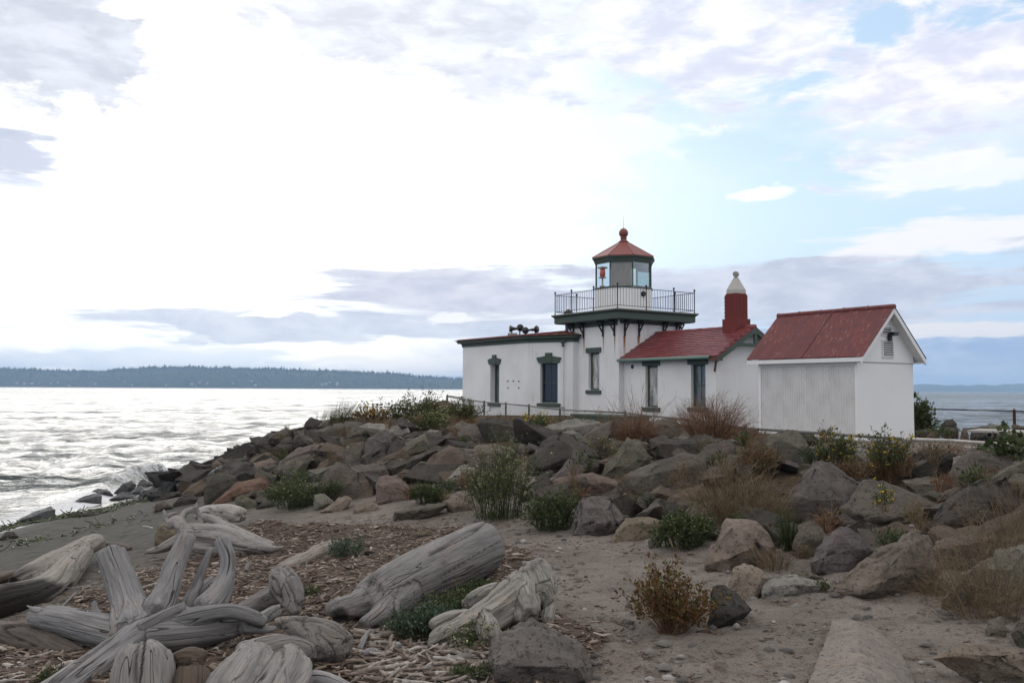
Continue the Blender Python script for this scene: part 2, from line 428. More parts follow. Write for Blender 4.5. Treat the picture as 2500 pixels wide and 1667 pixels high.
def rockmat(name='sandstone', wet=False):
    m, g, b = material(name, .9 if not wet else .32, .2 if not wet else .55)
    oi = g.new('ShaderNodeObjectInfo'); p0 = objv(g)
    p = g.v('ADD', p0, g.v('SCALE', oi.outputs['Location'], scale=7.31))
    n1 = g.noise(p, 1.9, 7, .62, .4); n2 = g.noise(p, 9, 7, .68); n3 = g.noise(p, 48, 4, .7)
    lay = g.noise(g.v('MULTIPLY', p, (1.2, 1.6, 9.0)), 1.4, 5, .6, .5)
    k = g.m('ADD', g.m('MULTIPLY', n1, .5), g.m('ADD', g.m('MULTIPLY', n2, .3), g.m('MULTIPLY', lay, .2)))
    val = g.rng(k, .34, .66, .62, 1.42, False)
    col = g.mix(1.0, oi.outputs['Color'], g.comb(val, val, val), 'MULTIPLY')
    # rusty and pale mineral patches
    col = g.mix(g.m('MULTIPLY', g.rng(g.noise(p, 1.3, 5, .6), .56, .72), .35), col, g.mix(1.0, col, (1.25, .86, .66, 1), 'MULTIPLY'))
    col = g.mix(g.m('MULTIPLY', g.rng(n3, .62, .74), .45), col, g.mix(1.0, col, (1.9, 1.9, 1.85, 1), 'MULTIPLY'))
    pit = g.rng(g.noise(p, 34, 5, .7), .33, .43)
    col = g.mix(g.m('MULTIPLY', g.m('SUBTRACT', 1.0, pit), .14), col, g.mix(1.0, col, (.45, .43, .42, 1), 'MULTIPLY'))
    g.put(b.inputs['Base Color'], col)
    h = g.m('ADD', g.m('MULTIPLY', n2, .8), g.m('ADD', g.m('MULTIPLY', n3, .25), g.m('ADD', g.m('MULTIPLY', lay, .5), g.m('MULTIPLY', pit, .3))))
    g.put(b.inputs['Normal'], g.bump(h, .95, .05)); return m
M['rock'] = rockmat(); M['wetrock'] = rockmat('wet_sandstone', True)
def woodmat():
    m, g, b = material('driftwood', .82, .22)
    oi = g.new('ShaderNodeObjectInfo')
    gr = g.attr('grain', 'Vector')      # x along the wood, y and z across it, in metres
    gw = g.v('ADD', gr, g.v('SCALE', g.noisec(g.v('MULTIPLY', gr, (2, 5, 5)), 1.0, 3), scale=.035))
    gw = g.v('ADD', gw, g.v('SCALE', oi.outputs['Location'], scale=2.3))
    f1 = g.noise(g.v('MULTIPLY', gw, (3.2, 95, 95)), 1, 6, .65)
    f2 = g.noise(g.v('MULTIPLY', gw, (1.2, 22, 22)), 1, 5, .6)
    big = g.noise(g.v('MULTIPLY', gw, (1.5, 4, 4)), 1.6, 5, .6)
    val = g.m('ADD', g.m('MULTIPLY', f1, .4), g.m('ADD', g.m('MULTIPLY', f2, .3), g.m('MULTIPLY', big, .3)))
    val = g.rng(val, .34, .66, .50, 1.40, False)
    col = g.mix(1.0, oi.outputs['Color'], g.comb(val, val, val), 'MULTIPLY')
    col = g.mix(g.m('MULTIPLY', g.rng(big, .55, .75), .45), col, g.mix(1.0, col, (1.12, .88, .66, 1), 'MULTIPLY'))
    c1 = g.noise(g.v('MULTIPLY', gw, (.42, 15, 15)), 1, 1.5, .4, .25)
    crack = g.rng(g.m('ABSOLUTE', g.m('SUBTRACT', c1, .5)), .0, .011)
    gate = g.rng(g.noise(g.v('MULTIPLY', gw, (1.3, 2.5, 2.5)), 1.4, 2), .40, .56)
    crk = g.m('MULTIPLY', g.m('SUBTRACT', 1.0, crack), gate)
    col = g.mix(crk, col, g.mix(1.0, col, (.22, .19, .17, 1), 'MULTIPLY'))
    c2 = g.noise(g.v('MULTIPLY', gw, (.9, 42, 42)), 1, 2, .5, .2)
    fine = g.m('MULTIPLY', g.m('SUBTRACT', 1.0, g.rng(g.m('ABSOLUTE', g.m('SUBTRACT', c2, .5)), .0, .03)), g.rng(big, .38, .55))
    col = g.mix(g.m('MULTIPLY', fine, .6), col, g.mix(1.0, col, (.35, .32, .30, 1), 'MULTIPLY'))
    knot = g.rng(g.vor(g.v('MULTIPLY', gw, (2.2, 6, 6)), 1.0), .16, .06)
    col = g.mix(g.m('MULTIPLY', knot, .55), col, g.mix(1.0, col, (.40, .32, .26, 1), 'MULTIPLY'))
    ch = g.attr('char_cleft')
    col = g.mix(ch, col, (.016, .013, .011, 1))
    g.put(b.inputs['Base Color'], col)
    h = g.m('ADD', g.m('MULTIPLY', f1, .5), g.m('SUBTRACT', g.m('MULTIPLY', f2, .7), g.m('MULTIPLY', crk, 1.0)))
    g.put(b.inputs['Normal'], g.bump(h, 1.0, .02)); return m
M['wood'] = woodmat()
def tintmat(name, stops, rough=.8, spec=.2, nscale=0, trans=0):
    m, g, b = material(name, rough, spec)
    c = g.ramp(g.attr('tint'), stops)
    if nscale:
        n = g.noise(worldv(g), nscale, 4, .6); c = g.mix(1.0, c, g.comb(*[g.rng(n, .3, .7, .65, 1.35)] * 3), 'MULTIPLY')
    g.put(b.inputs['Base Color'], c)
    if trans:
        out = g.n['Material Output']; t = g.new('ShaderNodeBsdfTranslucent'); g.put(t.inputs[0], c)
        mx = g.new('ShaderNodeMixShader'); mx.inputs[0].default_value = trans
        g.l.new(b.outputs[0], mx.inputs[1]); g.l.new(t.outputs[0], mx.inputs[2]); g.l.new(mx.outputs[0], out.inputs[0])
    return m
M['chips'] = tintmat('wood_chips', [(0, (.034, .024, .019)), (.3, (.092, .064, .049)), (.6, (.17, .126, .098)), (.85, (.27, .215, .168)), (1, (.38, .335, .285))], .85)
M['sticks'] = tintmat('grey_sticks', [(0, (.09, .06, .045)), (.4, (.18, .145, .12)), (1, (.34, .31, .28))], .85, nscale=40)
M['kelp'] = tintmat('kelp', [(0, (.010, .012, .006)), (.6, (.035, .045, .012)), (1, (.10, .12, .03))], .4, .5)
M['leaf'] = tintmat('green_leaf', [(0, (.016, .028, .010)), (.5, (.052, .072, .025)), (1, (.125, .145, .052))], .6, .3, trans=.25)
M['greyleaf'] = tintmat('grey_green_leaf', [(0, (.030, .036, .014)), (.5, (.075, .085, .032)), (1, (.17, .175, .075))], .7, .2, trans=.2)
M['bluleaf'] = tintmat('bluish_leaf', [(0, (.025, .040, .026)), (.5, (.06, .09, .055)), (1, (.12, .16, .10))], .6, .3, trans=.2)
M['grass'] = tintmat('grass_blade', [(0, (.035, .036, .012)), (.5, (.10, .095, .035)), (1, (.26, .22, .09))], .7, .2, trans=.25)
M['rust'] = tintmat('rust_brown_twig', [(0, (.055, .027, .017)), (.5, (.16, .085, .050)), (1, (.33, .22, .14))], .8, .15)
M['dry'] = tintmat('dry_straw', [(0, (.050, .031, .018)), (.5, (.138, .094, .054)), (1, (.29, .225, .14))], .8, .15)
M['redleaf'] = tintmat('red_brown_leaf', [(0, (.035, .020, .009)), (.3, (.105, .042, .015)), (.55, (.12, .075, .022)), (.8, (.10, .10, .030)), (1, (.14, .14, .05))], .7, .2, trans=.15)
M['yellow'] = tintmat('yellow_petal', [(0, (.42, .26, .01)), (1, (.75, .55, .03))], .7, .2)
M['paleflower'] = tintmat('pale_flower', [(0, (.30, .30, .08)), (1, (.55, .55, .28))], .7, .2)
M['forest'] = tintmat('far_conifers', [(0, (.012, .022, .014)), (1, (.035, .05, .028))], .9, .1)

# ------------------------------------------------------------------ terrain
CP = []
for u, v, Y in [(-400, 1667, 5.3), (0, 1667, 5.0), (600, 1667, 4.9), (1250, 1667, 4.8), (1900, 1667, 4.6), (2500, 1667, 4.4), (2900, 1667, 4.2),
                (0, 1450, 9.0), (350, 1450, 8.4), (800, 1450, 7.6), (1250, 1450, 7.1), (1600, 1450, 7.0), (2000, 1450, 6.7), (2350, 1500, 5.9),
                (0, 1340, 15), (0, 1290, 18.7), (200, 1240, 22), (200, 1330, 14), (400, 1300, 13.5), (400, 1215, 22), (480, 1205, 23),
                (600, 1250, 14.6), (850, 1245, 13.5), (700, 1350, 10.5), (1000, 1330, 10), (1250, 1265, 11.6), (1250, 1340, 9.3),
                (1450, 1300, 10.2), (1600, 1360, 8.5), (1800, 1390, 7.6), (2050, 1420, 7.0), (2300, 1470, 6.3), (2500, 1520, 5.6)]:
    CP.append(tuple(at(u, v, Y)))
for u, Y, z in [(2800, 9.5, 1.95), (2600, 10.2, 1.98), (2300, 10.9, 2.0), (2050, 11.8, 2.03), (1800, 13.6, 2.07), (1500, 17, 2.06), (1250, 19.2, 2.05),
                (1000, 20.8, 1.95), (760, 24, 1.85), (700, 27, 1.6), (650, 30, 1.2), (560, 27, .6), (520, 22, .4),
                (430, 31, -.4), (500, 37, -.5), (600, 43, -.7), (700, 49, -.9), (900, 48, -.3), (950, 40, 1.0),
                (1800, 18, 1.75), (2300, 17, 1.72), (2300, 26, 1.62), (2500, 15, 1.75), (1500, 26, 1.78), (1250, 27, 1.85), (1000, 28, 2.0),
                (880, 30, 2.05), (1100, 34, 1.95), (1500, 36, 1.85), (1750, 31, 1.75), (1250, 42, 1.7), (2100, 23, 1.68), (1950, 26, 1.7),
                (1250, 55, -.6), (1600, 55, -.5), (2000, 47, -.5), (2400, 36, -.5), (2800, 30, -.6), (2300, 30, 1.0), (2600, 25, 1.1),
                (-500, 20, -.6), (-250, 26, -.7), (-200, 40, -1.2), (200, 40, -1.1), (0, 80, -2), (1250, 90, -2), (2500, 90, -2), (3200, 60, -1.6), (-900, 60, -2)]:
    CP.append(((u - CX) / F * Y, Y, z))
CP += [(0, 0, 1.42), (-4, 0, 1.35), (4, 0, 1.5), (0, 2.5, 1.42), (-9, 1, .7), (-12, 8, -.1), (9, 2, 1.7), (12, 8, 2.0), (0, -4, 1.45), (-4, 3, 1.3)]
CP = np.array(CP)
_d = np.linalg.norm(CP[:, None, :2] - CP[None, :, :2], axis=2)
_A = np.block([[_d + np.eye(len(CP)) * -.05, np.ones((len(CP), 1))], [np.ones((1, len(CP))), np.zeros((1, 1))]])
_w = np.linalg.solve(_A, np.append(CP[:, 2], 0))
def T0(x, y):
    x = np.asarray(x, float); y = np.asarray(y, float); z = np.full(x.shape, _w[-1])
    for (cx, cy, _), k in zip(CP, _w[:-1]): z = z + k * np.hypot(x - cx, y - cy)
    return z
def T(x, y):
    z = T0(x, y); y = np.asarray(y, float)
    near = np.clip((z - .05) / .25, 0, 1)
    z = z + near * (.035 * fbm(x * .7, y * .7, 3, 5) + .028 * fbm(x * 2.6, y * 2.6, 3, 9) * np.clip(1.6 - y / 14, .25, 1))
    return np.where(np.asarray(y) > 70, -2.0, np.maximum(z, -2.2))
def Tz(x, y): return float(T(np.array([x]), np.array([y]))[0])
def hit(u, v, lo=3.0, hi=90.0):
    """distance (y) at which the line of sight through a photo pixel meets the ground"""
    d = ray(u, v); ys = np.geomspace(lo, hi, 500); t = ys / d[1]
    below = (CAM[2] + d[2] * t) < T(d[0] * t, ys)
    i = int(np.argmax(below)) if below.any() else len(ys) - 1
    return float(ys[i])
def ground(u, v):
    Y = hit(u, v); p = at(u, v, Y); return np.array([p[0], p[1], Tz(p[0], p[1])])
def poly_mask(x, y, poly):
    """inside test in plan; poly given as photo pixels on the ground"""
    c = np.zeros(x.shape, bool); n = len(poly); j = n - 1
    for i in range(n):
        xi, yi = poly[i]; xj, yj = poly[j]
        c ^= ((yi > y) != (yj > y)) & (x < (xj - xi) * (y - yi) / (yj - yi + 1e-12) + xi); j = i
    return c
def proj(x, y, z):
    q = (np.stack([x, y, z], -1) - CAM) @ CR; return CX - F * q[..., 0] / q[..., 2], CY + F * q[..., 1] / q[..., 2]
def gp(px): return [tuple(ground(u, v)[:2]) for u, v in px]
CHIP_POLY = gp([(600, 1290), (660, 1268), (830, 1275), (1020, 1285), (1200, 1300), (1270, 1330), (1330, 1380), (1370, 1480), (1420, 1667),
                (900, 1690), (0, 1690), (0, 1570), (120, 1500), (250, 1430), (330, 1400), (420, 1380), (540, 1340)])
def chip_density(x, y):
    x = np.asarray(x); wx = x + .35 * fbm(x * .9, y * .9, 3, 31); wy = y + .5 * fbm(x * .9, y * .9, 3, 37)
    return poly_mask(wx, wy, CHIP_POLY)

ny, nx = 460, 340
ty = np.concatenate([np.linspace(-4, 3, 18)[:-1], np.geomspace(3, 75, ny - 17)])
sx = np.linspace(-1, 1, nx); sx = np.sign(sx) * np.abs(sx) ** 1.15
TX = sx[None, :] * (5.5 + .74 * np.maximum(ty, 0))[:, None]; TY = np.repeat(ty[:, None], nx, 1)
TZ = T(TX, TY)
fine = np.clip(1.4 - TY / 13, 0, 1) * np.clip((TZ - .3) / .4, 0, 1)
TZ = TZ + fine * (.030 * fbm(TX * 5, TY * 5, 3, 41) + .014 * fbm(TX * 17, TY * 17, 2, 43))
idx = np.arange(len(ty) * nx).reshape(len(ty), nx)
Q = np.stack([idx[:-1, :-1], idx[:-1, 1:], idx[1:, 1:], idx[1:, :-1]], -1).reshape(-1, 4)
chip = chip_density(TX, TY).astype(float)
pu, pv = proj(TX, np.maximum(TY, .5), TZ)
emb = np.clip((TZ - 1.62) / .15, 0, 1) * (TY > 6)          # earth of the bank and the grassy top
def sandmat():
    m, g, b = material('beach_sand', .95, .2)
    p = worldv(g); z = g.xyz(p)[2]
    n1 = g.noise(p, .9, 6, .6); n2 = g.noise(p, 6.5, 7, .7); n3 = g.noise(p, 60, 4, .7); n4 = g.noise(p, 190, 2, .6)
    c = g.mix(g.rng(n1, .35, .65), (.192, .165, .140, 1), (.258, .224, .194, 1))
    c = g.mix(g.m('MULTIPLY', g.rng(n2, .50, .70), .8), c, (.080, .056, .043, 1))
    c = g.mix(g.m('MULTIPLY', g.rng(n3, .52, .66), .8), c, (.075, .052, .042, 1))
    c = g.mix(g.rng(n4, .68, .72), c, (.36, .33, .3, 1))
    beach = g.rng(z, 1.22, .72)
    gb = g.mix(g.rng(n2, .45, .72), (.125, .119, .102, 1), (.066, .062, .05, 1))
    nr_ = g.noise(g.v('MULTIPLY', p, (1.6, 4.2, 1)), 1.5, 7, .68, .4)
    gb = g.mix(g.m('MULTIPLY', g.rng(nr_, .50, .66), .8), gb, (.052, .048, .040, 1))
    c = g.mix(beach, c, gb)
    chipc = g.mix(g.rng(n3, .3, .7), (.055, .032, .024, 1), (.13, .085, .06, 1))
    c = g.mix(g.m('MULTIPLY', g.attr('chip'), .8), c, chipc)
    soil = g.mix(g.rng(n2, .35, .65), (.035, .026, .018, 1), (.10, .07, .042, 1))
    c = g.mix(g.attr('bank'), c, soil)
    wetz = g.m('ADD', z, g.m('MULTIPLY', g.m('SUBTRACT', n1, .5), .22))
    wet = g.rng(wetz, .30, .06)
    c = g.mix(g.m('MULTIPLY', wet, .55), c, (.04, .038, .033, 1))
    g.put(b.inputs['Base Color'], c)
    g.put(b.inputs['Roughness'], g.rng(g.rng(wetz, .15, .03), 0, 1, .95, .16)); g.put(b.inputs['Specular IOR Level'], g.rng(wet, 0, 1, .15, .6))
    h = g.m('ADD', g.m('MULTIPLY', n2, 1.0), g.m('ADD', g.m('MULTIPLY', n3, .22), g.m('MULTIPLY', n4, .05)))
    h = g.m('ADD', h, g.m('MULTIPLY', nr_, g.m('MULTIPLY', beach, -.9)))
    h = g.m('MULTIPLY', h, g.rng(wet, 0, 1, 1, .1))
    g.put(b.inputs['Normal'], g.bump(h, 1.0, .09)); return m
M['sand'] = sandmat()
me = np_mesh('beach', np.stack([TX, TY, TZ], -1).reshape(-1, 3), Q, None, M['sand'], True, {'chip': chip.ravel(), 'bank': emb.ravel()})
tag(ob('sand_beach', me), kind='structure')

# ------------------------------------------------------------------ sea
nr = 640
rr = np.concatenate([np.geomspace(8, 400, 520), np.geomspace(400, 12500, nr - 519)[1:]])
aa = np.concatenate([np.linspace(-62, -33, 26)[:-1], np.linspace(-33, -1, 290)[:-1], np.linspace(-1, 22, 40)[:-1], np.linspace(22, 34, 70)[:-1], np.linspace(34, 62, 22)])
aa = np.radians(aa)
WX = rr[:, None] * np.sin(aa)[None, :]; WY = rr[:, None] * np.cos(aa)[None, :]
spac = np.maximum(np.gradient(rr)[:, None] * .8, rr[:, None] * .0017 * 1.0) + 0 * WX
depth = np.where(WY < 70, -T0(WX, WY), 2.0); shoal = np.clip(depth / .9 + .1, 0.04, 1)
WZ = np.zeros_like(WX); wr = np.random.default_rng(5)
for k in range(46):
    lam = .40 * (9 / .40) ** (k / 45.0); th = R(205) + wr.normal() * .62; ph = wr.uniform(0, 6.28)   # waves run towards the beach
    A = .0165 * lam ** .28
    q = 2 * np.pi / lam * (WX * math.sin(th) + WY * math.cos(th)) + ph + .9 * fbm(WX / lam * .23, WY / lam * .23, 2, 60 + k)
    s = np.sin(q); s = 1 - 2 * np.abs(np.sin(q / 2 + .4)) ** 1.15 if k % 2 else s
    WZ += A * s * np.clip(lam / spac / 3 - .5, 0, 1) * (.75 + .5 * vnoise(WX / lam * .12 + k, WY / lam * .12, 90 + k))
WZ *= shoal * .8
# the wave breaking on the outer rocks
crest = [(-11.0, 22.5), (-11.7, 25.5), (-12.5, 28.5), (-12.6, 31.0), (-11.8, 33.0)]
cd_ = np.full(WX.shape, 99.0); cs = np.zeros(WX.shape); side = np.zeros(WX.shape)
for (x0, y0), (x1, y1), h0, h1 in zip(crest[:-1], crest[1:], (.05, .15, .36, .42), (.15, .36, .42, .12)):
    dx, dy = x1 - x0, y1 - y0; t = np.clip(((WX - x0) * dx + (WY - y0) * dy) / (dx * dx + dy * dy), 0, 1)
    dd = np.hypot(WX - x0 - t * dx, WY - y0 - t * dy); b_ = dd < cd_
    sg = np.sign((WX - x0) * dy - (WY - y0) * dx)
    cd_ = np.where(b_, dd, cd_); cs = np.where(b_, h0 + (h1 - h0) * t, cs); side = np.where(b_, sg, side)
wid = np.where(side > 0, .30, .75)
jag = 1 + .5 * fbm(WX * 1.4, WY * 1.4, 3, 71)
WZ += cs * np.exp(-(cd_ / wid) ** 2) * jag
foam = np.clip(1 - depth / .34, 0, 1) * (depth > -.3) * (rr[:, None] < 60)
foam = np.maximum(foam, np.where(side > 0, np.exp(-(cd_ / .9) ** 2), np.exp(-(cd_ / .25) ** 2)) * np.clip(cs / .25, 0, 1) * .72)
WZ = WZ + np.where((depth < .25) & (rr[:, None] < 60), .02, 0)
ix = np.arange(WX.size).reshape(WX.shape)
Q = np.stack([ix[:-1, :-1], ix[:-1, 1:], ix[1:, 1:], ix[1:, :-1]], -1).reshape(-1, 4)
def watermat():
    m, g, b = material('sea_water', .06, .29)
    b.inputs['IOR'].default_value = 1.333
    p = worldv(g); cdat = g.new('ShaderNodeCameraData')
    gp_ = g.v('MULTIPLY', p, (1, 1, 0))
    n1 = g.noise(g.v('MULTIPLY', gp_, (.55, 1.0, 1)), 2.6, 5, .62); n2 = g.noise(g.v('MULTIPLY', gp_, (.6, 1, 1)), .22, 7, .66); n3 = g.noise(g.v('MULTIPLY', gp_, (.6, 1, 1)), .02, 6, .62)
    fo = g.attr('foam')
    fn = g.noise(p, 4.5, 8, .72, .6); f = g.m('MULTIPLY', g.rng(g.m('ADD', fo, g.m('MULTIPLY', g.m('SUBTRACT', fn, .5), 1.5)), .50, .92), g.rng(fo, .02, .2))
    fl = g.m('MULTIPLY', g.rng(g.noise(g.v('MULTIPLY', gp_, (.5, 1, 1)), .7, 7, .7), .69, .76), .5)
    f = g.m('MAXIMUM', f, fl)
    c = g.mix(fo, (.030, .042, .040, 1), (.10, .105, .085, 1))
    g.put(b.inputs['Base Color'], g.mix(f, c, (.62, .62, .63, 1))); farr = g.rng(cdat.outputs['View Distance'], 25, 500, .07, .24, False)
    farr = g.m('ADD', farr, g.m('MULTIPLY', g.m('SUBTRACT', n2, .5), .12))
    g.put(b.inputs['Roughness'], g.m('ADD', farr, g.m('MULTIPLY', f, .6)))
    n4 = g.noise(g.v('MULTIPLY', gp_, (.35, 1, 1)), .0055, 6, .65)
    h = g.m('ADD', g.m('ADD', g.m('MULTIPLY', n1, .17), g.m('MULTIPLY', n4, 26.0)), g.m('ADD', g.m('MULTIPLY', n2, .62), g.m('MULTIPLY', n3, 7.0)))
    g.put(b.inputs['Normal'], g.bump(h, 1.0, 1.0)); return m
M['water'] = watermat()
me = np_mesh('sea', np.stack([WX, WY, WZ], -1).reshape(-1, 3), Q, None, M['water'], True, {'foam': foam.ravel()})
tag(ob('sea_water', me), kind='structure')

# ------------------------------------------------------------------ far shores
def hillmat():
    m, g, b = material('wooded_hill', .95, .1)
    p = worldv(g); n = g.noise(g.v('MULTIPLY', p, (1, 1, 2.5)), .02, 8, .65)
    z = g.xyz(p)[2]
    c = g.ramp(n, [(.3, (.012, .02, .012)), (.52, (.030, .042, .024)), (.72, (.07, .07, .045))])
    c = g.mix(g.rng(z, 5, 2), c, (.16, .12, .095, 1)); g.put(b.inputs['Base Color'], c); return m
M['hill'] = hillmat()
def ridge_h(prof, a):
    return np.interp(a, [p[0] for p in prof], [p[1] for p in prof])
def hill(name, Rd, prof, depth, trees, seed, tree_h, near_flat=.35):
    """prof: (photo u, ridge height in photo pixels above the shoreline)"""
    us = np.linspace(prof[0][0], prof[-1][0], 260); ang = np.arctan((us - CX) / F)
    hp = ridge_h(prof, us); hp = hp + 2.6 * fbm(us / 26, us * 0, 4, seed)
    H = np.maximum(hp, .3) / F * Rd; n = 14; V = []
    tt = np.linspace(0, 1, n)
    for t in tt:
        r = (Rd + depth * t) / np.cos(ang)
        hh = H * np.interp(t, [0, .04, .3, .7, 1], [0, .06, .62, 1.0, .8]) * (1 + depth * t / Rd)
        hh = hh + (0 if t == 0 else 1) * 4 * fbm(us / 17, us * 0 + t * 5, 3, seed + 3) * (1 if t < .9 else 0) * Rd / 5000
        V.append(np.stack([r * np.sin(ang), r * np.cos(ang), hh - (3 if t == 0 else 0)], -1))
    V = np.array(V); ix = np.arange(n * len(us)).reshape(n, len(us))
    Q = np.stack([ix[:-1, :-1], ix[:-1, 1:], ix[1:, 1:], ix[1:, :-1]], -1).reshape(-1, 4)
    tag(ob(name, np_mesh(name, V.reshape(-1, 3), Q, None, M['hill'], True)), kind='structure')
    r2 = np.random.default_rng(seed); nb = NB()
    k = trees; fi = r2.uniform(0, len(us) - 1.01, k); tj = np.where(r2.random(k) < .6, r2.uniform(.60, .71, k), r2.uniform(.05, .7, k)) * (n - 1)
    i0 = fi.astype(int); j0 = tj.astype(int); a = (fi - i0)[:, None]; b = (tj - j0)[:, None]
    P_ = (V[j0, i0] * (1 - a) + V[j0, i0 + 1] * a) * (1 - b) + (V[j0 + 1, i0] * (1 - a) + V[j0 + 1, i0 + 1] * a) * b
    h = tree_h * r2.uniform(.45, 1.0, k) * np.where(r2.random(k) < .12, 1.6, 1.0); w_ = h * r2.uniform(.18, .34, k)
    t = np.arange(5) * 2 * np.pi / 5
    lo = P_[:, None, :] + np.stack([np.cos(t), np.sin(t), 0 * t], -1)[None] * w_[:, None, None] - np.array([0, 0, 1.0])
    top = P_ + np.stack([0 * h, 0 * h, h], -1)
    VV = np.concatenate([lo, top[:, None]], 1).reshape(-1, 3); b0 = np.arange(k)[:, None] * 6
    TT = np.stack([b0 + np.arange(5), b0 + (np.arange(5) + 1) % 5, b0 + 5 + 0 * np.arange(5)], -1).reshape(-1, 3)
    nb.add(VV, None, TT, np.repeat(r2.random(k), 6))
    tag(ob('conifer_forest', nb.mesh('conifer_forest', M['forest'])), kind='stuff')
    return V, us
HV, HU = hill('far_hill', 5000, [(-700, 40), (-300, 44), (0, 45), (70, 44), (110, 41), (230, 38), (290, 44), (340, 46), (400, 50), (480, 50), (560, 49), (680, 46),
                            (760, 45), (860, 41), (950, 37), (1040, 29), (1130, 26), (1300, 20), (1500, 10), (1650, 1)], 900, 7000, 3, 17)
hill('distant_hill', 9500, [(1350, 4), (1700, 8), (2000, 12), (2240, 18), (2330, 16), (2420, 17), (2500, 21), (2700, 26), (3200, 22)], 1500, 1500, 8, 14)
hm = MB(); hm.box(-7, 7, -5, 5, -2, 6); hm.add([(-7.5, -5.5, 6), (7.5, -5.5, 6), (7.5, 5.5, 6), (-7.5, 5.5, 6), (-7.5, 0, 9.5), (7.5, 0, 9.5)],
                                             [(0, 1, 5, 4), (2, 3, 4, 5), (1, 2, 5), (3, 0, 4), (0, 3, 2, 1)])
M['farhouse'] = material('far_house_paint', .8, .2, (.34, .32, .30))[0]
hme = hm.mesh('house', M['farhouse'])
r3 = np.random.default_rng(4)
for k in range(26):
    uu = r3.choice([90, 130, 230, 310, 420, 510, 560, 620, 760, 830]) + r3.normal() * 22; t = r3.uniform(.03, .16)
    i = int(np.clip((uu - HU[0]) / (HU[1] - HU[0]), 0, len(HU) - 2)); j = t * 13; j0 = int(j)
    p = HV[j0, i] * (1 - j + j0) + HV[j0 + 1, i] * (j - j0)
    o = ob('house', hme, None, p + np.array([0, 0, 2]), r3.uniform(0, 3)); sc_ = r3.uniform(.6, 1.15); o.scale = (sc_,) * 3
    tag(o, 'tiny pale house among the trees low on the far wooded shore', 'house', 'houses along the far shore')
# haze: even air round everything
hz_ = MB(); hz_.box(-13500, 13500, -400, 13500, -4, 215)
hm_ = bpy.data.materials.new('haze_air'); hm_.use_nodes = True; gh = G(hm_.node_tree); gh.n.clear()
ho = gh.new('ShaderNodeOutputMaterial'); pv_ = gh.new('ShaderNodeVolumePrincipled')
pv_.inputs['Color'].default_value = (.50, .72, 1.0, 1); pv_.inputs['Density'].default_value = 1.0e-4; pv_.inputs['Anisotropy'].default_value = .2
gh.l.new(pv_.outputs[0], ho.inputs['Volume'])
HAZE = tag(hz_.build('haze', hm_), kind='stuff')

# ------------------------------------------------------------------ lighthouse
YAW = R(33.1)
AX = np.array([math.cos(YAW), math.sin(YAW), 0]); BX = np.array([-math.sin(YAW), math.cos(YAW), 0]); ZX = np.array([0, 0, 1.0])
class Frame:
    """a building's own axes: a along its right-hand faces, b along its left-hand faces"""
    def __init__(s, o): s.o = np.array(o, float)
    def loc(s, p): d = np.asarray(p) - s.o; return d @ AX, d @ BX, d[2]
    def on(s, u, v, a=None, b=None):      # where a line of sight meets the plane a = const or b = const
        d = ray(u, v); n = AX if a is not None else BX; k = a if a is not None else b
        t = ((s.o - CAM) @ n + k) / (d @ n); return s.loc(CAM + d * t)
    def on_seg(s, u, v, p, q):            # the same for a wall standing on the plan line p-q
        e = np.array([q[0] - p[0], q[1] - p[1]]); n = np.array([e[1], -e[0]]); nw = AX * n[0] + BX * n[1]
        d = ray(u, v); w0 = s.o + AX * p[0] + BX * p[1]; t = ((w0 - CAM) @ nw) / (d @ nw); l = s.loc(CAM + d * t)
        L = np.hypot(*e); return ((l[0] - p[0]) * e[0] + (l[1] - p[1]) * e[1]) / L, l[2]
GZ = 1.2                                    # foot of the walls, below the grass
C0 = at(1511, 950, 34.0); C0[2] = 0
LF = Frame(C0)
LH = thing('lighthouse', 'white lighthouse with square tower, red roofs and black gallery railing on the rocky point', 'lighthouse', C0, YAW)
TW = 3.24

def wall_panel(mb, p, q, z0, z1, holes=(), depth=.17, top=None):
    """vertical wall on plan line p-q (outside on the right of p->q), holes (s0,s1,z0,z1) with reveals; top(s) raises a gable"""
    px, py = p; dx, dy = q[0] - p[0], q[1] - p[1]; L = math.hypot(dx, dy); dx /= L; dy /= L; nx, ny = dy, -dx
    W = lambda s, z, o=0.0: (px + dx * s - nx * o, py + dy * s - ny * o, z)
    ss = sorted({0, L} | {h[0] for h in holes} | {h[1] for h in holes}); zs = sorted({z0, z1} | {h[2] for h in holes} | {h[3] for h in holes})
    for i in range(len(ss) - 1):
        for j in range(len(zs) - 1):
            sm, zm = (ss[i] + ss[i + 1]) / 2, (zs[j] + zs[j + 1]) / 2
            if any(h[0] < sm < h[1] and h[2] < zm < h[3] for h in holes): continue
            mb.add([W(ss[i], zs[j]), W(ss[i + 1], zs[j]), W(ss[i + 1], zs[j + 1]), W(ss[i], zs[j + 1])], [(0, 1, 2, 3)])
    for s0, s1, a, b in holes:
        mb.add([W(s0, a), W(s1, a), W(s1, b), W(s0, b), W(s0, a, depth), W(s1, a, depth), W(s1, b, depth), W(s0, b, depth)],
               [(0, 4, 7, 3), (1, 2, 6, 5), (3, 7, 6, 2), (0, 1, 5, 4)])
    return W
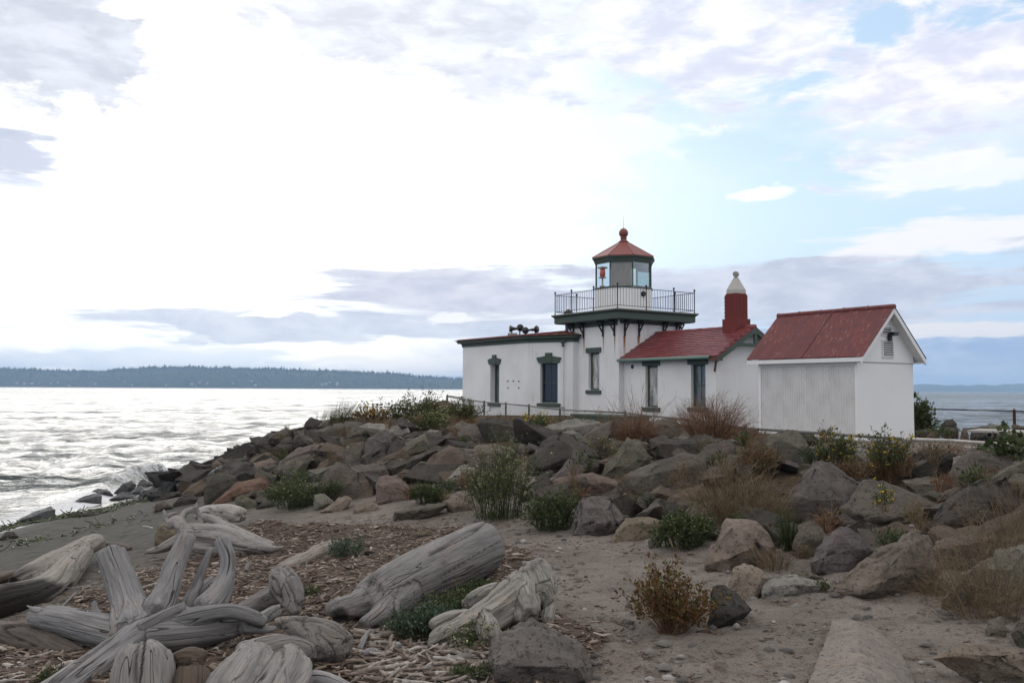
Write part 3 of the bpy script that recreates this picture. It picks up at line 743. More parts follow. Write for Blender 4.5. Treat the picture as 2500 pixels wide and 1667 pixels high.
def window(parent, p, q, h, glass, depth=.17, sash='cross', lintel='flat', jamb=M['green'], fw=.05):
    """timber window with sill and lintel in hole h=(s0,s1,z0,z1) of wall p-q"""
    px, py = p; dx, dy = q[0] - p[0], q[1] - p[1]; L = math.hypot(dx, dy); dx /= L; dy /= L; nx, ny = dy, -dx
    s0, s1, a, b = h
    def W(s, z, o): return (px + dx * s + nx * o, py + dy * s + ny * o, z)
    def blk(mb, sa, sb, za, zb, oa, ob_):
        return mb.hexa([W(sa, za, oa), W(sb, za, oa), W(sb, za, ob_), W(sa, za, ob_), W(sa, zb, oa), W(sb, zb, oa), W(sb, zb, ob_), W(sa, zb, ob_)])
    fr = MB(); o0, o1 = -depth - .03, -depth + .05; e = .002
    blk(fr, s0 + e, s0 + fw, a + e, b - e, o0, o1); blk(fr, s1 - fw, s1 - e, a + e, b - e, o0, o1)
    blk(fr, s0 + fw, s1 - fw, b - fw, b - e, o0, o1); blk(fr, s0 + fw, s1 - fw, a + e, a + fw * 1.3, o0, o1)
    w_ = fr.build('window', jamb, parent)
    gl = MB(); blk(gl, s0 + fw - .01, s1 - fw + .01, a + fw, b - fw + .01, o0 + .012, o0 + .028); gl.build('pane', glass, w_)
    if sash:
        sb = MB(); zm = (a + b) / 2 + .02; sm = (s0 + s1) / 2
        blk(sb, s0 + fw, s1 - fw, zm - .02, zm + .02, o0 + .03, o1 - .015)
        if sash == 'cross': blk(sb, sm - .011, sm + .011, a + fw * 1.3, zm - .02, o0 + .03, o1 - .03); blk(sb, sm - .011, sm + .011, zm + .02, b - fw, o0 + .03, o1 - .03)
        sb.build('glazing_bar', jamb, w_)
    sl_ = MB(); blk(sl_, s0 - .13, s1 + .13, a - .15, a - .003, -depth - .02, .075); sl_.build('sill', M['green'], w_, bevel=.01)
    ln = MB(); zt = b + .003
    if lintel == 'flat':
        blk(ln, s0 - .13, s1 + .13, zt, zt + .20, -.05, .06); ln.build('lintel', M['green'], w_, bevel=.008)
    else:                                   # flared hood in three stones with a tall keystone
        sm = (s0 + s1) / 2; k = (s1 - s0) * .19
        def stone(pts, o):
            n_ = len(pts); V = [W(s, z, -.05) for s, z in pts] + [W(s, z, o) for s, z in pts]
            return MB().add(V, [tuple(range(n_)), tuple(range(2 * n_ - 1, n_ - 1, -1))] + [(i, n_ + i, n_ + (i + 1) % n_, (i + 1) % n_) for i in range(n_)])
        stone([(s0 - .07, zt), (sm - k, zt + .03), (sm - k, zt + .29), (s0 - .17, zt + .22)], .06).build('lintel_stone', M['green'], w_, bevel=.008)
        stone([(sm + k, zt + .03), (s1 + .07, zt), (s1 + .17, zt + .22), (sm + k, zt + .29)], .06).build('lintel_stone', M['green'], w_, bevel=.008)
        stone([(sm - k, zt + .0), (sm + k, zt + .0), (sm + k * 1.0, zt + .42), (sm - k * 1.0, zt + .42)], .075).build('keystone', M['green'], w_, bevel=.008)
    return w_
def hole_px(p, q, u0, u1, v0, v1):
    um = (u0 + u1) / 2; vm = (v0 + v1) / 2
    s0 = LF.on_seg(u0, vm, p, q)[0]; s1 = LF.on_seg(u1, vm, p, q)[0]; za = LF.on_seg(um, v1, p, q)[1]; zb = LF.on_seg(um, v0, p, q)[1]
    return (min(s0, s1), max(s0, s1), za, zb)

# tower
GT = 6.07                                   # gallery floor
t0, t1 = (0, TW), (0, 0)                    # left face runs from far to near
hW3 = hole_px(t0, t1, 1437, 1463, 861, 952)
mb = MB(); wall_panel(mb, t0, t1, GZ, GT - .1, [hW3]); wall_panel(mb, (0, 0), (TW, 0), GZ, GT - .1)
wall_panel(mb, (TW, 0), (TW, TW), GZ, GT - .1); wall_panel(mb, (TW, TW), (0, TW), GZ, GT - .1)
mb.build('tower_wall', M['white'], LH)
window(LH, t0, t1, hW3, M['greyglass'], sash=None)
ov = .46
sq = [(-ov, -ov), (TW + ov, -ov), (TW + ov, TW + ov), (-ov, TW + ov)]
mb = MB().sweep(sq, [(-.42, GT - .36), (-.08, GT - .36), (-.08, GT - .335), (-.035, GT - .335), (-.035, GT - .11), (.02, GT - .055), (.06, GT - .03), (.06, GT), (-.42, GT)], True)
mb.build('gallery_cornice', M['green'], LH)
MB().box(-ov - .055, TW + ov + .055, -ov - .055, TW + ov + .055, GT + .002, GT + .03).build('gallery_floor', M['tan'], LH)
mb = MB(); mb.box(-.03, -.002, .05, TW - .05, GT - .56, GT - .37); mb.box(.05, TW - .05, -.03, -.002, GT - .50, GT - .37); mb.build('frieze_board', M['green'], LH)
# brackets under the gallery: a post, an arm, a brace and a ring
def bracket_mesh():
    m = MB(); m.box(-.03, .03, -.062, -.003, -.62, 0); m.box(-.025, .025, -.36, -.062, -.055, 0)
    m.bar((0, -.34, -.05), (0, -.05, -.45), .04, .045)
    for k in range(12):
        a0, a1 = k * math.pi / 6, (k + 1) * math.pi / 6
        c_ = lambda a: (0, -.135 + .062 * math.cos(a), -.14 + .062 * math.sin(a)); m.bar(c_(a0), c_(a1), .03, .022, (1, 0, 0))
    return m.mesh('gallery_bracket', M['black'])
bm_ = bracket_mesh()
def stain(parent, W, s, z, wd, ln):
    n = 7; V = []; tn = []
    for k in range(n):
        f = k / (n - 1); ww = wd * (1 - .35 * f)
        for sgn in (-1, -.33, .33, 1): V.append(W(s + sgn * ww / 2, z - ln * f)); tn.append((1 - f) ** 1.3 * (0 if abs(sgn) == 1 else .95))
    Qd = [(k * 4 + i, k * 4 + i + 1, k * 4 + 5 + i, k * 4 + 4 + i) for k in range(n - 1) for i in range(3)]
    ob('rust_stain', np_mesh('rust_stain', np.array(V), np.array(Qd), None, M['stain'], False, {'tint': np.array(tn)}), parent)
c3 = lambda x, y: (1380 + x * .17857, 760 + y * .17857)
for x, sl2, wd in ((120, .0, 0), (257, .9, .12), (522, .8, .1), (678, .9, .1)):
    b = LF.on(*c3(x, 200), a=0)[1]; o = ob('gallery_bracket', bm_, LH, (0, b, GT - .362)); o.rotation_euler = (0, 0, R(-90))
    if wd: stain(LH, lambda s, z: (-.004, s, z), b, GT - .98, wd, sl2)
for x, sl2, wd in ((808, 1.0, .17), (1003, .8, .19), (1335, 0, 0), (1515, 0, 0)):
    a = LF.on(*c3(x, 200), b=0)[0]; ob('gallery_bracket', bm_, LH, (a, 0, GT - .362))
    if wd: stain(LH, lambda s, z: (s, -.004, z), a, GT - .98, wd, sl2)
for b in (.15, .95, 2.2, 3.05): ob('gallery_bracket', bm_, LH, (TW, b, GT - .362), R(90)); ob('gallery_bracket', bm_, LH, (TW - b, TW, GT - .362), R(180))
# railing
rl = MB(); RO = ov - .06; rh = .92
cor = [(-RO, -RO), (TW + RO, -RO), (TW + RO, TW + RO), (-RO, TW + RO)]
for i in range(4):
    p, q = cor[i], cor[(i + 1) % 4]
    for z in (GT + .15, GT + .86): rl.bar((*p, z), (*q, z), .022, .022)
railing = rl.build('railing', M['black'], LH)
pm = MB().lathe([(.028, 0), (.028, .05), (.02, .06), (.02, .86), (.03, .87), (.03, .885), (.018, .89), (.034, .91), (.04, .94), (.034, .97), (.012, .985)], n=10).mesh('railing_post', M['black'], True)
bl = MB().rod((0, 0, 0), (0, 0, .71), .0075, 6).mesh('baluster', M['black'])
for i in range(4):
    p, q = np.array(cor[i]), np.array(cor[(i + 1) % 4])
    for k in range(3):
        f = (0, .36, .72)[k] if i in (0, 2) else (0, .28, .64)[k]; f2 = ((0, .36, .72, 1) if i in (0, 2) else (0, .28, .64, 1))[k + 1]
        ob('railing_post', pm, railing, (*(p + (q - p) * f), GT + .03))
        for j in range(1, 10): ob('baluster', bl, railing, (*(p + (q - p) * (f + (f2 - f) * j / 10)), GT + .15))
# lantern room
LC = (TW / 2, TW / 2)
def octa(r): return [(LC[0] + r * math.cos(R(22.5 + 45 * k)), LC[1] + r * math.sin(R(22.5 + 45 * k))) for k in range(8)]
LB, LG, LT = 7.10, 8.14, 8.37
MB().prism(octa(1.23), GT + .031, LB).build('lantern_base', M['trimwhite'], LH)
mb = MB().sweep(octa(1.23), [(-.3, LB + .001), (.035, LB + .001), (.035, LB + .03), (-.02, LB + .06), (-.3, LB + .06)], True); mb.build('lantern_sill', M['green'], LH)
ro = octa(1.18); lm = MB().rod((0, 0, LB + .05), (0, 0, LG), .028, 8).mesh('lantern_mullion', M['green'])
for k in range(8): ob('lantern_mullion', lm, LH, (*ro[k], 0))
ri = octa(1.165)
for k in range(8):
    p, q = Vector((*ri[k], 0)), Vector((*ri[(k + 1) % 8], 0)); d = (q - p).normalized(); p += d * .03; q -= d * .03
    gm = MB().bar((p.x, p.y, (LB + .06 + LG) / 2), (q.x, q.y, (LB + .06 + LG) / 2), .008, LG - LB - .07)
    a = math.degrees(math.atan2((p.y + q.y) / 2 - LC[1], (p.x + q.x) / 2 - LC[0])) % 360
    fr_ = abs(a - 225) < 5                  # the face towards the camera has a frosted storm panel
    gm.build('storm_panel' if fr_ else 'lantern_pane', M['panel'] if fr_ else M['clear'], LH)
mb = MB().sweep(octa(1.18), [(-.3, LG - .01), (.05, LG - .01), (.05, LG + .06), (.085, LG + .07), (.085, LG + .12), (.15, LG + .19), (.15, LT - .01), (-.3, LT - .01)], True); mb.build('lantern_cornice', M['green'], LH)
MB().prism(octa(.92), LT - .06, LT - .03).build('lantern_ceiling', M['green'], LH)
ra, rb = octa(1.345), octa(.165); zt = 9.10
for k in range(8):
    j = (k + 1) % 8
    e = lambda r_, z: (*r_, z)
    MB().hexa([e(rb[k], zt - .03), e(ra[k], LT), e(ra[j], LT), e(rb[j], zt - .03), e(rb[k], zt), e(ra[k], LT + .03), e(ra[j], LT + .03), e(rb[j], zt)]).build('lantern_roof_panel', M['copper'], LH)
mb = MB()
for k in range(8): mb.rod((*ra[k], LT + .035), (*rb[k], zt + .005), .014, 6)
mb.build('lantern_roof_rib', M['copper'], LH)
MB().lathe([(.21, 0), (.21, .03), (.16, .05), (.13, .10), (.12, .15), (.145, .165), (.145, .185), (.11, .20), (.11, .215), (.155, .26), (.185, .32), (.195, .38), (.185, .44), (.15, .51), (.09, .56), (.03, .585), (.012, .60)], (*LC, zt - .01), 24).build('ball_finial', M['copper'], LH, True)
MB().rod((*LC, zt + .55), (*LC, 10.22), .010, 6, .004).build('lightning_rod', M['tan'], LH)
# beacon
bx, by, _ = LF.loc(at(1472, 668, 35.7)); zb_ = 7.62
mb = MB().lathe([(.13, 0), (.13, .05), (.05, .06), (.05, .36), (.17, .37), (.17, .40)], (bx, by, LB + .06), 16); mb.box(bx - .17, bx + .17, by - .14, by + .14, zb_ + .30, zb_ + .36); mb.box(bx + .12, bx + .17, by - .1, by + .1, zb_ - .06, zb_ + .30); beacon = mb.build('beacon', M['tan'], LH)
MB().lathe([(.10, 0), (.13, .03), (.135, .17), (.13, .31), (.10, .34)], (bx, by, zb_ - .04), 20).build('beacon_lens', M['lens'], beacon, True)
# round vent with a hood on the lantern base, a dark drum on the far end of the gallery
va, vb_, vz = LF.on(1570, 717.5, b=LC[1] - 1.23 * math.cos(R(22.5)))
MB().lathe([(.115, 0), (.115, .03), (.085, .04), (.085, .09)], (va, vb_, vz), 20, (0, -1, 0)).build('vent_cover', M['black'], LH)
pc = LF.loc(at(1387.5, 760, 38.6))
MB().lathe([(.22, 5.30), (.22, 5.37), (.14, 5.42), (.14, 6.12), (.17, 6.14), (.20, 6.32), (.23, 6.35), (.22, 6.38), (.10, 6.47), (.03, 6.53)], (pc[0], pc[1], 0), 20).build('vent_stack', M['black'], LH, True)

# fog signal wing, left of the tower
Q0, Q1, Q2 = (-1.34, 9.71), (-1.27, 4.41), (-.27, 2.57)
FZ = 4.97
hW1 = hole_px(Q0, Q1, 1197, 1218.6, 889.5, 983); hW2 = hole_px(Q1, Q2, 1319, 1361.5, 886, 984)
mb = MB(); wall_panel(mb, Q0, Q1, GZ, FZ, [hW1], .3); wall_panel(mb, Q1, Q2, GZ, FZ, [hW2], .24); wall_panel(mb, Q2, (.05, 2.57), GZ, FZ)
wall_panel(mb, (4.4, 4.41), (4.4, 9.71), GZ, FZ); wall_panel(mb, (4.4, 9.71), Q0, GZ, FZ); wall_panel(mb, (TW, 2.7), (4.4, 4.41), GZ, FZ)
mb.build('fog_signal_wall', M['white'], LH)
window(LH, Q0, Q1, hW1, M['tealglass'], .3, 'mid', 'arch'); window(LH, Q1, Q2, hW2, M['darkglass'], .24, 'cross', 'arch')
cpoly = [(1.2, 9.71), (-1.34, 9.71), (-1.27, 4.41), (-.27, 2.57), (-.02, 2.57)]
mb = MB().sweep(cpoly, [(-.1, FZ - .015), (.04, FZ - .015), (.04, FZ + .10), (.075, FZ + .11), (.075, FZ + .13), (.20, FZ + .15), (.20, FZ + .21), (.27, FZ + .275), (-.1, FZ + .275)])
mb.build('fog_signal_cornice', M['green'], LH)
ez = FZ + .278; rz = 5.58
e0, e1, e2, e3 = (-1.63, 9.99), (-1.55, 4.33), (-.47, 2.36), (0, 2.36)
rgA, rgB = (1.4, 3.6), (1.4, 7.6)
mb = MB().add([(*e0, ez), (*e1, ez), (*rgA, rz), (*rgB, rz)], [(0, 1, 2, 3)]); mb.add([(*e1, ez), (*e2, ez), (*rgA, rz)], [(0, 1, 2)])
mb.add([(*e2, ez), (*e3, ez), (.3, 2.9, ez + .1), (*rgA, rz)], [(0, 1, 2, 3)]); mb.add([(4.6, 9.99, ez), (*e0, ez), (*rgB, rz)], [(0, 1, 2)]); mb.add([(4.6, 4.3, ez), (4.6, 9.99, ez), (*rgB, rz), (*rgA, rz)], [(0, 1, 2, 3)])
mb.sweep([e0, e1, e2, e3], [(-.05, ez - .03), (.004, ez - .004), (.004, ez + .010), (-.05, ez + .010)])
fr_ = mb.build('fog_signal_roof', M['copper'], LH)
for p, q, r_, n_ in ((e0, e1, (rgB, rgA), 12), (e1, e2, (rgA, rgA), 5)):
    for k in range(n_):
        f = (k + .5) / n_; s_ = np.array(p) * (1 - f) + np.array(q) * f; t_ = np.array(r_[0]) * (1 - f) + np.array(r_[1]) * f
        if n_ == 5: t_ = t_ * .55 + s_ * .45
        zt_ = rz if n_ != 5 else ez + .55 * (rz - ez)
        MB().bar((*s_, ez + .02), (*t_, zt_ + .02), .035, .05).build('roof_seam', M['copper'], fr_)
# rain hopper and downpipe
hp = LF.on_seg(1376, 840, Q1, Q2)[0]; dq = np.array([Q2[0] - Q1[0], Q2[1] - Q1[1]]); dq /= np.hypot(*dq); nq = np.array([dq[1], -dq[0]])
hx = np.array(Q1) + dq * hp + nq * .075
mb = MB().lathe([(.045, FZ - .19), (.05, FZ - .10), (.115, FZ - .04), (.125, FZ + .04), (.125, FZ + .05)], (*hx, 0), 4); mb.build('rain_hopper', M['green'], LH)
MB().rod((*hx, GZ), (*hx, FZ - .19), .028, 10).build('downpipe', M['white'], LH)
for z in (FZ - .21, 2.25): MB().box(hx[0] - .05, hx[0] + .05, hx[1] - .05, hx[1] + .05, z, z + .03).build('pipe_clip', M['black'], LH)
wz = lambda x, y: (1100 + x * .1658, 780 + y * .1658)
for x, y in ((848, 905), (929, 905), (1011, 908), (848, 1003), (1010, 1004)):
    s, z = LF.on_seg(*wz(x, y), Q0, Q1); f = s / 5.3
    MB().lathe([(.026, 0), (.02, .05)], (Q0[0] + (Q1[0] - Q0[0]) * f, Q0[1] + (Q1[1] - Q0[1]) * f, z), 8, (-1, 0, 0)).build('wall_bolt', M['black'], LH)
# fog horns on the wing roof
def horn(name_u, pts):
    pass
M['horn'] = material('black_horn_enamel', .35, .5, (.010, .011, .014))[0]
hc = lambda x, y: (1220 + x * .07653, 770 + y * .07653)
def horn_pair(x0, y0, x1, y1, Y0, Y1, d0, d1, r0, r1):
    p = Vector(LF.loc(at(*hc(x0, y0), Y0))); q = Vector(LF.loc(at(*hc(x1, y1), Y1))); m = (p + q) / 2
    def d_(d): return Vector((d[0] * AX[0] + d[1] * AX[1], d[0] * BX[0] + d[1] * BX[1], d[2])).normalized()
    h = MB()
    for c_, dr, r_ in ((p, d_(d0), r0), (q, d_(d1), r1)):
        h.lathe([(r_ * .93, .02), (r_, 0), (r_ * .93, -.03), (r_ * .66, -.10), (r_ * .45, -.2), (r_ * .33, -.34)], c_, 24, dr)
    h.rod(p - d_(d0) * .30, q - d_(d1) * .30, .05, 10)
    for c_, dr in ((p, d_(d0)), (q, d_(d1))):
        b_ = c_ - dr * .08; h.rod((b_.x, b_.y, ez + .12), (b_.x, b_.y, b_.z), .03, 8)
    return h.build('fog_horn', M['horn'], LH, True)
horn_pair(330, 425, 655, 395, 38.6, 39.2, (-.95, -.3, -.04), (.25, -.97, 0), .155, .165)
horn_pair(820, 480, 1180, 440, 38.2, 38.8, (-.15, -1, -.05), (.75, -.65, .02), .15, .165)
hb = [LF.loc(at(*hc(x, 600), Y)) for x, Y in ((255, 38.4), (560, 38.4), (560, 39.4), (255, 39.4))]
MB().prism([(p[0], p[1]) for p in hb], ez + .02, ez + .2).build('horn_plinth', M['tan'], LH)

# office wing, right of the tower, gable towards the camera
WA0, WA1, WB = .245, 3.50, -4.82
EZ, RZ = 4.16, 5.24; WC = (WA0 + WA1) / 2
w0, w1 = (WA0, 0), (WA0, WB)
hW4 = hole_px(w0, w1, 1575.6, 1606, 893, 994); hW5 = hole_px(w0, w1, 1687, 1722.5, 889.5, 994)
sl_t = (RZ - EZ) / (WC - WA0 + .27)
mb = MB(); wall_panel(mb, w0, w1, GZ, EZ + .12, [hW4, hW5])
zc = EZ + .12; zp = EZ + sl_t * (WC - WA0 + .27) - .05
mb.add([(WA0, WB, GZ), (WA1, WB, GZ), (WA1, WB, zc), (WC, WB, zp), (WA0, WB, zc)], [(0, 1, 2, 3, 4)])
wall_panel(mb, (WA1, WB), (WA1, 0), GZ, zc); mb.build('office_wall', M['white'], LH)
window(LH, w0, w1, hW4, M['greyglass'], sash=None); window(LH, w0, w1, hW5, M['tealglass'], sash='cross')
stain(LH, lambda s, z: (WA0 + .12, s, z), -hW4[0] - .012, hW4[3] - .1, .05, hW4[3] - hW4[2] - .1)
MB().lathe([(.085, -.02), (.085, .012), (.07, .014)], (WA0, *LF.on(1544, 895, a=WA0)[1:]), 20, (-1, 0, 0)).build('round_vent', M['black'], LH)
n3 = Vector((-(RZ - EZ), 0, WC - WA0 + .27)).normalized()
ea, eo = WA0 - .27, .32                      # eave line and gable overhang
th = .05
slab = MB()
for sg in (-1, 1):
    xe = WC + sg * (WC - ea); xr = WC
    slab.hexa([(xe, WB - eo, EZ - th), (xr, WB - eo, RZ - th), (xr, 0 if sg < 0 else .02, RZ - th), (xe, 0, EZ - th), (xe, WB - eo, EZ), (xr, WB - eo, RZ), (xr, 0 if sg < 0 else .02, RZ), (xe, 0, EZ)])
oroof = slab.build('office_roof', M['roof'], LH)
slen = math.hypot(WC - ea, RZ - EZ); ncr = 15; ex = slen / ncr; ncol = 17; bw = (-WB + eo) / ncol
tile = MB().hexa([(-bw / 2 + .004, -.012, .0), (bw / 2 - .004, -.012, .0), (bw / 2 - .004, ex * 1.25, -.012), (-bw / 2 + .004, ex * 1.25, -.012),
                  (-bw / 2 + .004, -.012, .034), (bw / 2 - .004, -.012, .034), (bw / 2 - .004, ex * 1.25, .004), (-bw / 2 + .004, ex * 1.25, .004)]).mesh('shingle', M['shingle'])
up_ = Vector((WC - ea, 0, RZ - EZ)).normalized(); al = Vector((0, -1, 0)); nn = up_.cross(al) * -1
nn = nn if nn.z > 0 else -nn
basis = Matrix((al, up_, al.cross(up_))).transposed()
if basis.col[2].z < 0: basis = Matrix((-al, up_, (-al).cross(up_))).transposed()
rot_ = basis.to_quaternion()
for r_ in range(ncr):
    for c_ in range(ncol):
        y_ = WB - eo + (c_ + .5 + (.25 if r_ % 2 else -.25)) * bw
        y_ = min(max(y_, WB - eo + bw / 2), -bw / 2)
        o = ob('shingle', tile, oroof); o.rotation_mode = 'QUATERNION'; o.rotation_quaternion = rot_ @ Quaternion((0, 0, 1), random.uniform(-.006, .006))
        o.location = Vector((ea, y_, EZ)) + up_ * (r_ * ex) + basis.col[2] * (.003 + random.uniform(0, .006))
rc = MB().lathe([(.06, 0), (.075, .02), (.075, .27), (.06, .29)], n=10, axis=(0, 1, 0)).mesh('ridge_tile', M['shingle'])
for k in range(18):
    y_ = WB - eo + k * .283
    if y_ > -.25: break
    ob('ridge_tile', rc, oroof, (WC, y_, RZ + .0 + .006 * (k % 2)))
# gutter, barge boards, gable truss
gt = MB(); 
gt.rod((ea - .05, WB - eo + .35, EZ - .035), (ea - .05, -.01, EZ - .035), .058, 10); gt.build('gutter', M['palegreen'], LH, True)
mb = MB()
for sg in (-1, 1):
    xe = WC + sg * (WC - ea); d = Vector((WC - xe, 0, RZ - EZ)).normalized(); dn = Vector((0, 0, -.18))
    p, q = Vector((xe, 0, EZ - th - .003)), Vector((WC, 0, RZ - th - .003))
    mb.hexa([(p.x, WB - eo - .012, p.z - .17), (q.x, WB - eo - .012, q.z - .17), (q.x, WB - eo + .05, q.z - .17), (p.x, WB - eo + .05, p.z - .17),
             (p.x, WB - eo - .012, p.z), (q.x, WB - eo - .012, q.z), (q.x, WB - eo + .05, q.z), (p.x, WB - eo + .05, p.z)])
mb.build('barge_board', M['green'], LH)
mb = MB(); zc2 = RZ - .60; hw = 1.02
mb.box(WC - hw, WC + hw, WB - eo - .002, WB - eo + .048, zc2 - .13, zc2); mb.box(WC - .06, WC + .06, WB - eo - .005, WB - eo + .052, zc2 + .001, RZ - .16)
mb.build('gable_truss', M['green'], LH)
mb = MB(); mb.box(ea - .02, ea + .26, WB - eo + .0, WB - eo + .34, EZ - .16, EZ - .062); mb.bar((WA0 - .05, WB + .02, EZ - .52), (WA0 - .05, WB - .06, EZ - .163), .055, .055); mb.build('eave_bracket', M['rustpost'], LH)
# chimney
cy = LF.on(1800, 760, a=WC)[1] + .05; 
ch = MB().box(WC - .36, WC + .36, cy - .33, cy + .33, RZ - .35, RZ + .30).build('chimney', M['brick'], LH)
# courses of painted brick, each standing on its own
brick = MB().box(-.089, .089, -.0, .009, -.029, .029).mesh('brick', M['brick'])
sh0, sh1 = RZ + .30, RZ + 1.16; hxw = .295
MB().box(WC - hxw, WC + hxw, cy - hxw + .03, cy + hxw - .03, sh0, sh1).build('chimney_shaft', M['brick'], ch)
nrow = 13
for r_ in range(nrow):
    z = sh0 + (r_ + .5) * (sh1 - sh0) / nrow
    for k in range(3):
        f = (k - 1) * .187 + (.012 if r_ % 2 else -.012)
        o = ob('brick', brick, ch, (WC - hxw + .003 - random.uniform(0, .003), cy + f, z)); o.rotation_euler = (0, 0, R(90))
        ob('brick', brick, ch, (WC + f, cy - hxw + .03 - .006 - random.uniform(.0, .003), z))
MB().box(WC - .27, WC + .27, cy - .245, cy + .245, sh1, sh1 + .05).build('chimney_top', M['brick'], ch)
ct = MB(); z0_ = sh1 + .05
ct.box(WC - .25, WC + .25, cy - .23, cy + .23, z0_ + .001, z0_ + .13)
b0 = [(WC - .25, cy - .23), (WC + .25, cy - .23), (WC + .25, cy + .23), (WC - .25, cy + .23)]; b1 = [(WC - .06, cy - .06), (WC + .06, cy - .06), (WC + .06, cy + .06), (WC - .06, cy + .06)]
ct.hexa([(*p, z0_ + .131) for p in b0] + [(*p, z0_ + .58) for p in b1]); ct.build('chimney_cap', M['concrete'], ch)
ck = MB().rod((WC, cy, z0_ + .58), (WC, cy, z0_ + .66), .06, 12); ck.lathe([(.09, -.11), (.10, -.1), (.10, .1), (.09, .11)], (WC, cy, z0_ + .71), 12, (.8, .5, .1)); ck.build('chimney_cowl', M['tan'], ch)

# ------------------------------------------------------------------ shed
S0 = at(2094.3, 955, 24.0); S0[2] = 0
SF = Frame(S0)
SH = thing('shed', 'white corrugated shed with steep red metal roof and louvred gable', 'shed', S0, YAW)
SW, SL = 2.57, 3.44; sz0, sz1 = 1.45, 3.80; se, sr = 3.93, 5.36
def corr(L, W, amp, pitch, name, mat, phase=0.0, t=.004):
    n = max(2, int(L / pitch * 8)); x = np.linspace(0, L, n + 1); z = amp * np.sin(2 * np.pi * x / pitch + phase)
    V = np.concatenate([np.stack([x, 0 * x, z + k], -1) for k in (t, -t)] + [np.stack([x, 0 * x + W, z + k], -1) for k in (t, -t)])
    i = np.arange(n); m = n + 1
    Qd = np.concatenate([np.stack([i, i + 1, 2 * m + i + 1, 2 * m + i], 1), np.stack([m + i + 1, m + i, 3 * m + i, 3 * m + i + 1], 1)])
    return np_mesh(name, V, Qd, None, mat, True)
def place_basis(o, origin, ex_, ey_):
    ex_ = Vector(ex_).normalized(); ey_ = Vector(ey_).normalized(); ez_ = ex_.cross(ey_)
    o.matrix_local = Matrix.Translation(Vector(origin)) @ Matrix((ex_, ey_, ez_)).transposed().to_4x4()
# corrugated left wall in four sheets behind a white frame
for k in range(4):
    wdt = (SL - .16) / 4
    o = ob('wall_sheet', corr(wdt + .01, sz1 - .08 - sz0, .023, .082, 'wall_sheet', M['shedwhite'], k), SH)
    place_basis(o, (.012 + .003 * (k % 2), .08 + k * wdt + wdt, sz0), (0, -1, 0), (0, 0, 1))
mb = MB(); mb.box(-.015, .06, -.0, .085, sz0, sz1); mb.box(-.015, .06, SL - .085, SL, sz0, sz1); mb.box(-.018, .06, .085, SL - .085, sz1 - .09, sz1); mb.build('corner_board', M['trimwhite'], SH)
mb = MB(); mb.box(.06, SW, .003, .06, sz0, sz1); mb.box(SW - .06, SW - .0, .06, SL, sz0, sz1); mb.box(.06, SW - .06, SL - .06, SL - .003, sz0, sz1); mb.build('shed_wall', M['trimwhite'], SH)
pitch_ = (sr - se) / (SW / 2 + .20); gpk = se + pitch_ * (SW / 2 + .2) - .05
gz = sz1 + .004; bb = -.012
zE = se + pitch_ * .2 - .05
for y0, y1 in ((bb, .05), (SL - .05, SL)):
    mb = MB(); mb.add([(0.0, y0, gz), (SW, y0, gz), (SW, y0, zE), (SW / 2, y0, gpk), (0.0, y0, zE), (0.0, y1, gz), (SW, y1, gz), (SW, y1, zE), (SW / 2, y1, gpk), (0.0, y1, zE)],
           [(0, 1, 2, 3, 4), (9, 8, 7, 6, 5), (0, 5, 6, 1), (1, 6, 7, 2), (2, 7, 8, 3), (3, 8, 9, 4), (4, 9, 5, 0)])
    mb.build('gable_panel', M['trimwhite'], SH)
MB().box(.0, SW, -.016, -.004, sz1 - .012, sz1 + .001).build('belt_joint', M['tan'], SH)
# roof sheets
oe, og = .20, .30; rl_ = math.hypot(SW / 2 + oe, sr - se); tot = SL + 2 * og; ns = 6; shw = tot / ns
rs = [corr(shw + .03, rl_, .016, .084, 'roof_sheet', M['roof'], k * 1.3) for k in range(3)]
for k in range(ns):
    for sg in (-1, 1):
        o = ob('roof_sheet', rs[k % 3], SH); y_ = -og + k * shw; lift = .005 * (k % 2)
        if sg < 0: place_basis(o, (-oe, y_ + shw, se + lift), (0, -1, 0), (SW / 2 + oe, 0, sr - se))
        else: place_basis(o, (SW + oe, y_, se + lift), (0, 1, 0), (-(SW / 2 + oe), 0, sr - se))
rcm = MB().lathe([(.06, 0), (.068, .02), (.068, .80), (.082, .82), (.082, .87), (.06, .88)], n=12, axis=(0, 1, 0)).mesh('ridge_cap', M['roof'], True)
for k in range(5): ob('ridge_cap', rcm, SH, (SW / 2, -og - .01 + k * .80, sr + .0 + .004 * (k % 2)))
# fascia, soffit and rake boards
mb = MB()
for x0, x1 in ((-oe + .01, -oe + .05), (SW + oe - .05, SW + oe - .01)): mb.box(x0, x1, -og + .02, SL + og - .02, se - .135, se - .018)
for x0, x1 in ((-oe + .05, -.018), (SW + .005, SW + oe - .05)): mb.box(x0, x1, -og + .06, SL + og - .06, se - .12, se - .10)
mb.build('fascia_board', M['trimwhite'], SH)
for y0, y1 in ((-og + .015, -og + .055), (SL + og - .055, SL + og - .015)):
    mb = MB()
    for sg in (-1, 1):
        xe = SW / 2 + sg * (SW / 2 + oe - .002); p, q = (xe, se - .02), (SW / 2, sr - .02)
        mb.hexa([(p[0], y0, p[1] - .16), (q[0], y0, q[1] - .16), (q[0], y1, q[1] - .16), (p[0], y1, p[1] - .16), (p[0], y0, p[1]), (q[0], y0, q[1]), (q[0], y1, q[1]), (p[0], y1, p[1])])
    mb.build('rake_board', M['trimwhite'], SH)
mb = MB()
